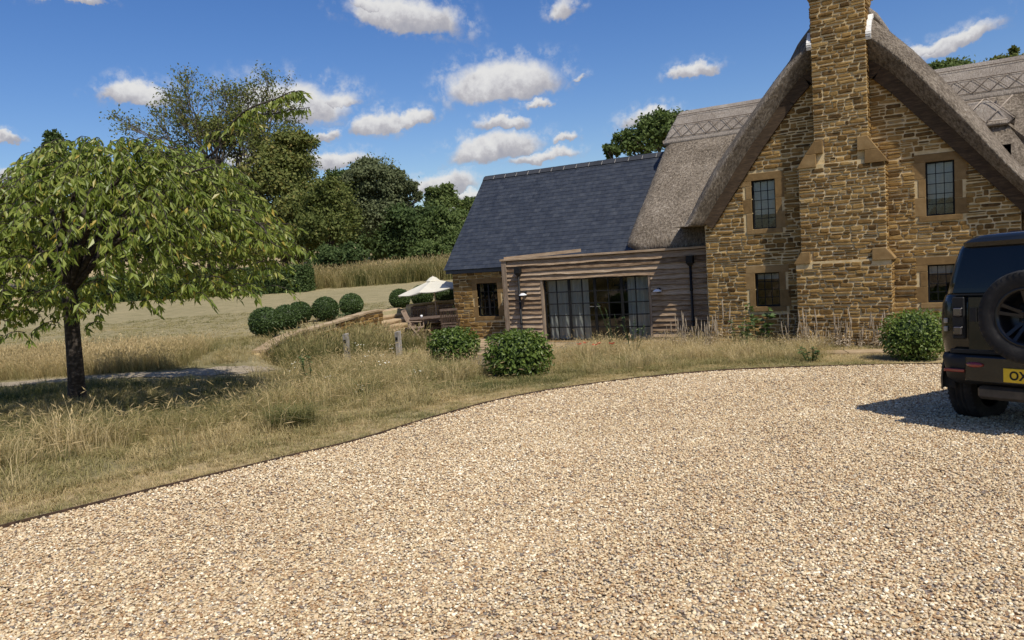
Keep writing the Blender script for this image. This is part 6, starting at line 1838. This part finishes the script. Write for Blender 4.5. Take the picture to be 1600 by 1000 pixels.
def chair(px, D, rz, label, mat):
    g = pat(px, D); t = thing('folding_chair', label, 'chair', g, rz, 'teak chairs round the patio table'); B = lambda nm, mb_: mb_.build(nm, mat, t, world=False)
    w = .27
    for s in (-1, 1):
        mb = MB(); mb.bar((s * w, -.28, 0), (s * w, .16, .62), .025, .045); B('leg', mb)              # front foot to arm back
        mb = MB(); mb.bar((s * (w - .03), .30, 0), (s * (w - .03), -.22, .45), .025, .045); B('leg', mb)
        mb = MB(); mb.bar((s * (w - .01), .10, .42), (s * (w - .01), .34, 1.0), .028, .04); B('back_post', mb)
        mb = MB(); mb.bar((s * (w + .02), -.27, .645), (s * (w + .02), .22, .665), .055, .022); B('armrest', mb)
        mb = MB(); mb.bar((s * (w + .01), -.22, .45), (s * (w + .02), -.22, .64), .025, .03); B('arm_post', mb)
    for k in range(8):
        mb = MB(); y = -.24 + k * .058; mb.box((-w + .02, y, .435), (w - .02, y + .045, .453)); B('seat_slat', mb)
    mb = MB(); mb.bar((-w, .335, .985), (w, .335, .985), .03, .07); B('top_rail', mb); mb = MB(); mb.bar((-w, .155, .55), (w, .155, .55), .03, .05); B('low_rail', mb)
    for k in range(9):
        x = -w + .05 + k * (2 * w - .1) / 8; mb = MB(); mb.bar((x, .16, .56), (x, .328, .96), .03, .012, up=(0, 1, 0)); B('back_slat', mb)
    return t


tb = pat(676, 24.0); table = thing('garden_table', 'long dark teak table standing on the patio under the parasol', 'table', tb, radians(40)); W2, L2, H = .46, .82, .73
for k in range(9):
    mb = MB(); y = -W2 + k * (2 * W2) / 9; mb.box((-L2, y + .004, H - .025), (L2, y + 2 * W2 / 9 - .004, H)); mb.build('table_slat', M_TEAKDK, table, world=False)
mb = MB(); mb.box((-L2 + .1, -W2 + .08, H - .10), (L2 - .1, W2 - .08, H - .026)); mb.build('apron', M_TEAKDK, table, world=False)
for sx_ in (-1, 1):
    for s in (-1, 1):
        mb = MB(); mb.bar((sx_ * (L2 - .22), s * (W2 - .1), 0), (sx_ * (L2 - .22), -s * (W2 - .16), H - .03), .05, .06); mb.build('leg', M_TEAKDK, table, world=False)
mb = MB(); mb.bar((-L2 + .22, 0, H * .5), (L2 - .22, 0, H * .5), .05, .05); mb.build('stretcher', M_TEAKDK, table, world=False)
c = table.matrix_basis @ Vector((-.55, .1, H)); cup = tag(MB().lathe([(0, 0), (.035, 0), (.04, .09), (.035, .09), (.03, .01), (0, .01)], (0, 0, 0), 14).build('mug', M_ENAM, world=False), 'small white mug on the near end of the teak table', 'mug'); cup.location = Vector((tb.x, tb.y, tb.z)) + Matrix.Rotation(radians(40), 3, 'Z') @ Vector((-.35, -.05, H))
chair(648, 23.3, radians(118), 'nearest teak folding armchair, pale legs in the sun, at the left table end', M_TEAK)
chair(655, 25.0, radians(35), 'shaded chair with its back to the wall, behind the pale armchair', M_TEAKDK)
chair(680, 25.3, radians(30), 'chair against the patio wall left of the parasol pole', M_TEAK)
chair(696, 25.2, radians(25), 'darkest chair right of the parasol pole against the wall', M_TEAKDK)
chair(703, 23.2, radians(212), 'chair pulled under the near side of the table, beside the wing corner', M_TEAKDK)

ub = Vector((*[float(v) for v in atD(683, 500, 25.3)[:2]], 0)); ub.z = gz(ub.x, ub.y) + .03
par = thing('parasol', 'open cream garden parasol with wooden pole over the patio table', 'parasol', ub); hp = 1.80; apx = Vector((-.04, 0, hp + .12)); rim = []
mb = MB(); mb.tube([(0, 0, 0), (-.01, 0, 1.0), (-.04, 0, hp + .16)], .024, 10); mb.build('pole', M_TEAK, par, world=False)
mb = MB(); mb.lathe([(0, .0), (.24, .0), (.24, .05), (.06, .10), (.05, .22), (.03, .22)], (0, 0, .0), 20); mb.build('base', M_DARKMETAL, par, world=False)
NR = 8; R0 = 1.33; tiltM = Matrix.Rotation(radians(-5), 3, 'Y')
rimp = [apx + tiltM @ Vector((R0 * cos(2 * pi * k / NR + .25), R0 * sin(2 * pi * k / NR + .25), -.40)) for k in range(NR)]
for k in range(NR):
    a_, b_ = rimp[k], rimp[(k + 1) % NR]; mb = MB(); vs = []; n = 6
    for i in range(n + 1):
        f = .10 + .90 * i / n; p = apx.lerp(a_, f); q = apx.lerp(b_, f); m_ = p.lerp(q, .5) + Vector((0, 0, -.055 * f)) ; m_ = m_.lerp(Vector((apx.x, apx.y, m_.z)), .02 * f); vs += [p, p.lerp(m_, .5) + Vector((0, 0, -.008)), m_, q.lerp(m_, .5) + Vector((0, 0, -.008)), q]
    mb.add(vs, [(i * 5 + j, i * 5 + j + 1, i * 5 + 6 + j, i * 5 + 5 + j) for i in range(n) for j in range(4)], 0, True); mb.build('canopy_panel', M_CANV, par, world=False, fixn=False)
    mb = MB(); mb.bar(apx + Vector((0, 0, -.03)), a_ + Vector((0, 0, -.02)), .018, .012); mb.build('rib', M_TEAK, par, world=False)
mb = MB(); mb.lathe([(.02, .09), (.12, .05), (.25, -.065)], apx, 16); mb.build('vent_cap', M_CANV, par, world=False); mb = MB(); mb.lathe([(0, .10), (.022, .07), (.015, .04), (.03, .0)], apx + Vector((0, 0, .03)), 10); mb.build('finial', M_TEAK, par, world=False)

# ------------------------------------------------------------------ the dark off-roader
K = 1.0
CAR_T = radians(-29)                                    # heading turned 19 degrees to the right of +y
M_PAINT = pmat('dark_green_black_paint', [(0, (.006, .007, .006)), (1, (.011, .012, .010))], 3, rough=.25, spec=.3, coat=.45, coords='Object')
M_PLAST = pmat('black_trim', [(0, (.010, .010, .010)), (1, (.018, .018, .018))], 60, rough=.55, coords='Object', bump=.15, bscale=200)
M_TYRE = pmat('tyre_rubber', [(0, (.012, .012, .012)), (.6, (.022, .021, .020)), (1, (.05, .047, .042))], 7, rough=.85, coords='Object', bump=.3, bscale=60)
M_RIM = pmat('gloss_black_alloy', [(0, (.006, .006, .007)), (1, (.010, .010, .011))], 6, rough=.3, spec=.35, coat=.15, coords='Object')
M_LENS = pmat('smoked_lens', [(0, (.05, .045, .042)), (1, (.08, .07, .065))], 40, rough=.12, spec=.6, coat=1, coords='Object')
M_RED = pmat('red_reflector', [(0, (.16, .012, .010)), (1, (.26, .025, .018))], 90, rough=.2, coat=1, coords='Object')
M_CLEAR = pmat('pale_lens', [(0, (.22, .21, .19)), (1, (.36, .35, .32))], 60, rough=.15, coat=1, coords='Object')
M_CARGL = pmat('privacy_glass', [(0, (.004, .005, .007)), (1, (.007, .008, .011))], 3, rough=.06, spec=.4, coords='Object')
M_PLATE = pmat('yellow_plate', [(0, (.72, .49, .025)), (1, (.80, .56, .04))], 20, rough=.5, coords='Object')
M_INK = pmat('plate_black', [(0, (.006, .006, .006)), (1, (.01, .01, .01))], 20, rough=.5, coords='Object')
M_SKID = pmat('grey_skid_plate', [(0, (.05, .045, .038)), (1, (.10, .088, .072))], 12, rough=.5, metallic=.3, coords='Object')
carloc = Vector((*[float(v) for v in atD(1625, 560, 6.78)[:2]], 0)); carloc.z = gz(carloc.x + .3, carloc.y + .8)
car = thing('parked_car', 'black boxy off-road car seen from behind, rear wheel carrier on its tail', 'car', carloc, CAR_T)
slope_x = math.atan(-.05)
car.rotation_euler = (slope_x * cos(CAR_T), slope_x * sin(CAR_T) * -1, CAR_T)
cb = lambda nm, mb_, mat, par=None, **kw: mb_.build(nm, mat, par or car, world=False, **kw)


def S0(*p): return tuple(v * K for v in p)


def S(x, y, z): return (x * K, y * K, (z + float(np.interp(z, [.2, .5, 1.26, 1.95], [.10, .13, .12, .02]))) * K)


def slab_loft(levels, rc, nseg=7):
    """levels: (z, half width, y rear, y front, corner radius)"""
    rings = []
    for (z, w, yr, yf, rad) in levels:
        ring = []
        for (cx, cy, a0) in ((w - rad, yf - rad, 0), (-w + rad, yf - rad, 90), (-w + rad, yr + rad, 180), (w - rad, yr + rad, 270)):
            for k in range(nseg + 1):
                a = radians(a0 + 90 * k / nseg); ring.append(S(cx + rad * cos(a), cy + rad * sin(a), z))
        rings.append(ring)
    n = len(rings[0]); vs = [p for r_ in rings for p in r_]; fs = [(i * n + k, i * n + (k + 1) % n, (i + 1) * n + (k + 1) % n, (i + 1) * n + k) for i in range(len(rings) - 1) for k in range(n)]
    fs += [tuple(range(n))[::-1], tuple((len(rings) - 1) * n + k for k in range(n))]
    return vs, fs


WR = .425; AX0 = .72; AX1 = AX0 + 3.02
mb = MB(); mb.add(*slab_loft([(.46, .93, .10, 4.62, .20), (.60, .975, .04, 4.70, .22), (.80, .995, .0, 4.74, .24), (1.02, .998, .0, 4.74, .24), (1.16, .985, .0, 4.72, .24), (1.24, .955, .02, 4.68, .22), (1.265, .92, .05, 4.55, .2)], 0), sm=True)
body = cb('body', mb, M_PAINT)
cut = MB()
for y in (AX0, AX1):
    for s in (-1, 1): cut.lathe([(0.001, -.25), (.50, -.25), (.50, .25), (.001, .25)], (0, 0, 0), 28, 'x', M=Matrix.Translation(Vector(S0(s * .95, y, .46))) @ Matrix.Scale(K, 4))
co = cut.build('wheel_arch_cutter', M_PLAST, None, world=False); co.parent = car
bo = body.modifiers.new('arches', 'BOOLEAN'); bo.operation = 'DIFFERENCE'; bo.object = co; bo.solver = 'EXACT'
bpy.context.view_layer.update(); dg = bpy.context.evaluated_depsgraph_get(); nm_ = bpy.data.meshes.new_from_object(body.evaluated_get(dg)); body.modifiers.clear(); body.data = nm_; bpy.data.objects.remove(co)
if len(body.data.materials) == 0: body.data.materials.append(M_PAINT)
mb = MB(); mb.add(*slab_loft([(1.245, .925, .045, 3.35, .16), (1.40, .895, .055, 3.15, .15), (1.62, .85, .075, 2.85, .14), (1.78, .815, .10, 2.66, .14), (1.875, .775, .13, 2.55, .16), (1.925, .72, .18, 2.45, .18), (1.945, .62, .28, 2.3, .2)], 0), sm=True)
cb('cabin', mb, M_PAINT)
mb = MB(); mb.add(*slab_loft([(1.95, .60, .5, 2.1, .12), (1.965, .58, .52, 2.08, .12)], 0)); cb('roof_panel', mb, M_CARGL)
# glass: side windows and rear window
for s in (-1, 1):
    for (ya, yb) in ((.25, .85), (.95, 1.85), (1.93, 2.75)):
        mb = MB(); q = [(s * .905, ya, 1.35), (s * .905, yb, 1.35), (s * .828, min(yb, 2.62) - .02, 1.74), (s * .828, ya + .04, 1.74)]; mb.add([S(*p) for p in q], [(0, 1, 2, 3)]); cb('side_window', mb, M_CARGL, fixn=False)
mb = MB(); n = 10; vs = []
for i in range(n + 1):
    f = i / n; z = 1.27 + .53 * f; y = .033 + .058 * f ** 1.2; w = .80 - .10 * f; vs += [S(-w, y, z), S(w, y, z)]
mb.add(vs, [(i * 2, i * 2 + 1, i * 2 + 3, i * 2 + 2) for i in range(n)]); cb('rear_window', mb, M_CARGL, fixn=False)
mb = MB(); mb.add(*slab_loft([(1.80, .70, .04, .22, .05), (1.85, .70, .02, .24, .05), (1.88, .66, .05, .26, .05)], 0)); cb('rear_spoiler', mb, M_PAINT)
mb = MB(); mb.box(S(-.63, -.016, .66), S(.72, .04, 1.235)); tail = cb('tail_door', mb, M_PAINT, bevel=.012)
mb = MB(); mb.box(S(-.60, -.035, .98), S(-.54, -.012, 1.12)); cb('handle', mb, M_PLAST, tail)
mb = MB(); mb.box(S(-.78, -.0195, 1.247), S(.82, .02, 1.258)); cb('trim_strip', mb, M_PLAST)
for s in (-1, 1):
    mb = MB(); mb.box(S(s * .715 - .062, -.028, .80), S(s * .715 + .062, .05, 1.23)); lamp = cb('tail_light', mb, M_PLAST, bevel=.012)
    for z in (.885, 1.075):
        mb = MB(); mb.box(S(s * .715 - .050, -.040, z - .05), S(s * .715 + .050, -.02, z + .05)); cb('bezel', mb, M_RIM, lamp, bevel=.012)
        mb = MB(); mb.box(S(s * .715 - .040, -.050, z - .04), S(s * .715 + .040, -.03, z + .04)); cb('lens', mb, M_LENS, lamp, bevel=.008)
    for z in (.90, .985):
        mb = MB(); mb.box(S(s * .86 - .02, .0, z - .026), S(s * .86 + .02, .05, z + .026)); cb('marker_light', mb, M_CLEAR, bevel=.006)
mb = MB(); mb.add(*slab_loft([(.36, .86, .04, .42, .16), (.41, .93, -.05, .44, .26), (.60, .965, -.085, .46, .28), (.645, .96, -.06, .42, .28)], 0), sm=True); bump = cb('bumper', mb, M_PLAST)
mb = MB(); mb.box(S(-.62, -.098, .40), S(.62, -.05, .64)); cb('bumper_panel', mb, M_PAINT, bump, bevel=.01)
mb = MB(); mb.box(S(-.80, -.03, .655), S(.80, .02, .70)); cb('step_pad', mb, M_PLAST, bevel=.006)
for s in (-1, 1):
    mb = MB(); mb.box(S(s * .72 - .11, -.096, .475), S(s * .72 + .09, -.04, .505)); cb('reflector', mb, M_RED, bump, bevel=.006)
    mb = MB(); mb.lathe([(0.001, -.02), (.09, -.02), (.075, .01), (.001, .014)], (0, 0, 0), 16, 'y', M=Matrix.Translation(Vector(S(s * .52, -.11, .56))) @ Matrix.Diagonal((1, -1, .32, 1)) @ Matrix.Scale(K, 4)); cb('fog_light', mb, M_RED, bump)
mb = MB(); mb.box(S(-.55, -.03, .24), S(.55, .30, .36)); cb('skid_plate', mb, M_SKID, bevel=.03)
# number plate, the part of it that the photograph shows carries OX
px0 = -.26; mb = MB(); mb.box(S(px0, -.112, .42), S(px0 + .52, -.099, .545)); plate = cb('number_plate', mb, M_PLATE, bevel=.004)
fc = bpy.data.curves.new('plate_lettering', 'FONT'); fc.body = 'OX'; fc.size = .108 * K; fc.extrude = .0008; fc.offset = .0035; fc.space_character = 1.1
fo = bpy.data.objects.new('tmp_letters', fc); COL.objects.link(fo); bpy.context.view_layer.update(); lm = bpy.data.meshes.new_from_object(fo.evaluated_get(bpy.context.evaluated_depsgraph_get())); bpy.data.objects.remove(fo)
lm.materials.clear(); lm.materials.append(M_INK); lo = bpy.data.objects.new('plate_lettering', lm); COL.objects.link(lo); lo.parent = plate; lo.rotation_euler = (pi / 2, 0, 0); lo.location = S(px0 + .055, -.1135, .445); lo.scale = (.92, 1.05, 1)


def wheel(name, par_, c, axis_x=True, side=1, spare=False):
    """tyre and alloy wheel about the local x axis, outer face towards side"""
    w = .13; r = WR; rim = .262
    if spare: Mx = Matrix.Translation(Vector(c)) @ Matrix.Rotation(-pi / 2, 4, 'Z') @ Matrix.Scale(K, 4)
    else: Mx = Matrix.Translation(Vector(c)) @ Matrix.Scale(K, 4)
    f = side; hub = MB(); hub.lathe([(.001, .055 * f), (.03, .06 * f), (.05, .05 * f), (.055, .0)], (0, 0, 0), 18, 'x', M=Mx); wo = cb(name, hub, M_RIM)
    mb = MB(); mb.lathe([(rim, -w * .8), (rim + .03, -w * .92), (r - .06, -w), (r - .02, -w * .93), (r, -w * .75), (r, -w * .38), (r - .012, -w * .36), (r - .012, -w * .30), (r, -w * .28), (r, -.02), (r - .012, -.016), (r - .012, .016), (r, .02), (r, w * .28), (r - .012, w * .30), (r - .012, w * .36), (r, w * .38), (r, w * .75), (r - .02, w * .93), (r - .06, w), (rim + .03, w * .92), (rim, w * .8)], (0, 0, 0), 48, 'x', M=Mx)
    for k in range(48):
        for s in (-1, 1):
            a = 2 * pi * (k + (.5 if s > 0 else 0)) / 48; ca, sa = cos(a), sin(a); u = Vector((0, ca, sa)); v = Vector((0, -sa, ca)); vs = []
            for (x, rr_) in ((s * w * .5, r + .004), (s * w * .96, r - .014), (s * w * 1.01, r - .05)):
                for t_ in (-.013, .013): vs.append(Mx @ (u * rr_ + v * t_ + Vector((x, 0, 0))))
            mb.add(vs, [(0, 1, 3, 2), (2, 3, 5, 4)])
    cb('tyre', mb, M_TYRE, wo)
    mb = MB(); mb.lathe([(rim - .012, -w * .8), (rim + .012, .10 * f), (rim + .006, .115 * f), (rim - .014, .105 * f), (rim - .03, .07 * f), (rim - .035, -w * .6), (.10, -w * .5)], (0, 0, 0), 40, 'x', M=Mx)
    for k in range(5):
        for o_ in (-.16, .16):
            a = 2 * pi * k / 5 + .31; u0 = Vector((0, cos(a + o_ * 1.6), sin(a + o_ * 1.6))); u1 = Vector((0, cos(a + o_), sin(a + o_))); p = u0 * .055 + Vector((.035 * f, 0, 0)); q = u1 * (rim - .02) + Vector((.085 * f, 0, 0))
            d = (q - p).normalized(); t_ = Vector((f, 0, 0)).cross(d).normalized(); vs = []
            for (pt, ww) in ((p, .026), (p.lerp(q, .5), .020), (q, .024)):
                for (tt, dd) in ((-ww, -.02), (-ww * .7, .012), (ww * .7, .012), (ww, -.02)): vs.append(Mx @ (pt + t_ * tt + Vector((dd * f, 0, 0))))
            mb.add(vs, [(i * 4 + j, i * 4 + j + 1, i * 4 + 5 + j, i * 4 + 4 + j) for i in (0, 1) for j in range(3)])
    for k in range(5):
        a = 2 * pi * k / 5; mb.lathe([(.001, .066 * f), (.010, .066 * f), (.012, .045 * f)], (0, .07 * cos(a), .07 * sin(a)), 8, 'x', M=Mx)
    cb('rim', mb, M_RIM, wo)
    return wo


for y in (AX0, AX1):
    for s in (-1, 1):
        wheel('wheel', car, S0(s * .905, y, WR - .012), side=s)
        mb = MB(); vs = []; n = 16
        for i in range(n + 1):
            a = radians(-8 + 196 * i / n)
            for (rr_, xx) in ((.50, .90), (.50, 1.005), (.575, 1.0), (.60, .965)): vs.append(S0(s * xx, y + rr_ * cos(a), .46 + rr_ * sin(a)))
        mb.add(vs, [(i * 4 + j, i * 4 + j + 1, i * 4 + 5 + j, i * 4 + 4 + j) for i in range(n) for j in range(3)], 0, True); cb('wheel_arch', mb, M_PLAST)
wheel('spare_wheel', car, S0(.03, -.175, 1.17), side=1, spare=True)
mb = MB(); mb.box(S0(-.12, -.12, 1.04), S0(.18, -.012, 1.29)); cb('wheel_carrier', mb, M_PLAST, bevel=.02)
for s in (-1, 1):
    mb = MB(); mb.box(S(s * 1.0 - .10, 2.95, 1.22), S(s * 1.0 + .06, 3.06, 1.38)); cb('wing_mirror', mb, M_PLAST, bevel=.03)
    mb = MB(); mb.lathe([(.001, .02), (.11, .02), (.12, 0), (.12, -.04)], (0, 0, 0), 18, 'y', M=Matrix.Translation(Vector(S(s * .70, 4.74, .98))) @ Matrix.Scale(K, 4)); cb('headlight', mb, M_CLEAR)
mb = MB(); mb.add(*slab_loft([(1.262, .86, 3.2, 4.52, .2), (1.30, .80, 3.2, 4.40, .2)], 0), sm=True); cb('bonnet', mb, M_PAINT)
mb = MB(); mb.add([S(-.80, 3.33, 1.29), S(.80, 3.33, 1.29), S(.73, 2.72, 1.80), S(-.73, 2.72, 1.80)], [(0, 1, 2, 3)]); cb('windscreen', mb, M_CARGL, fixn=False)
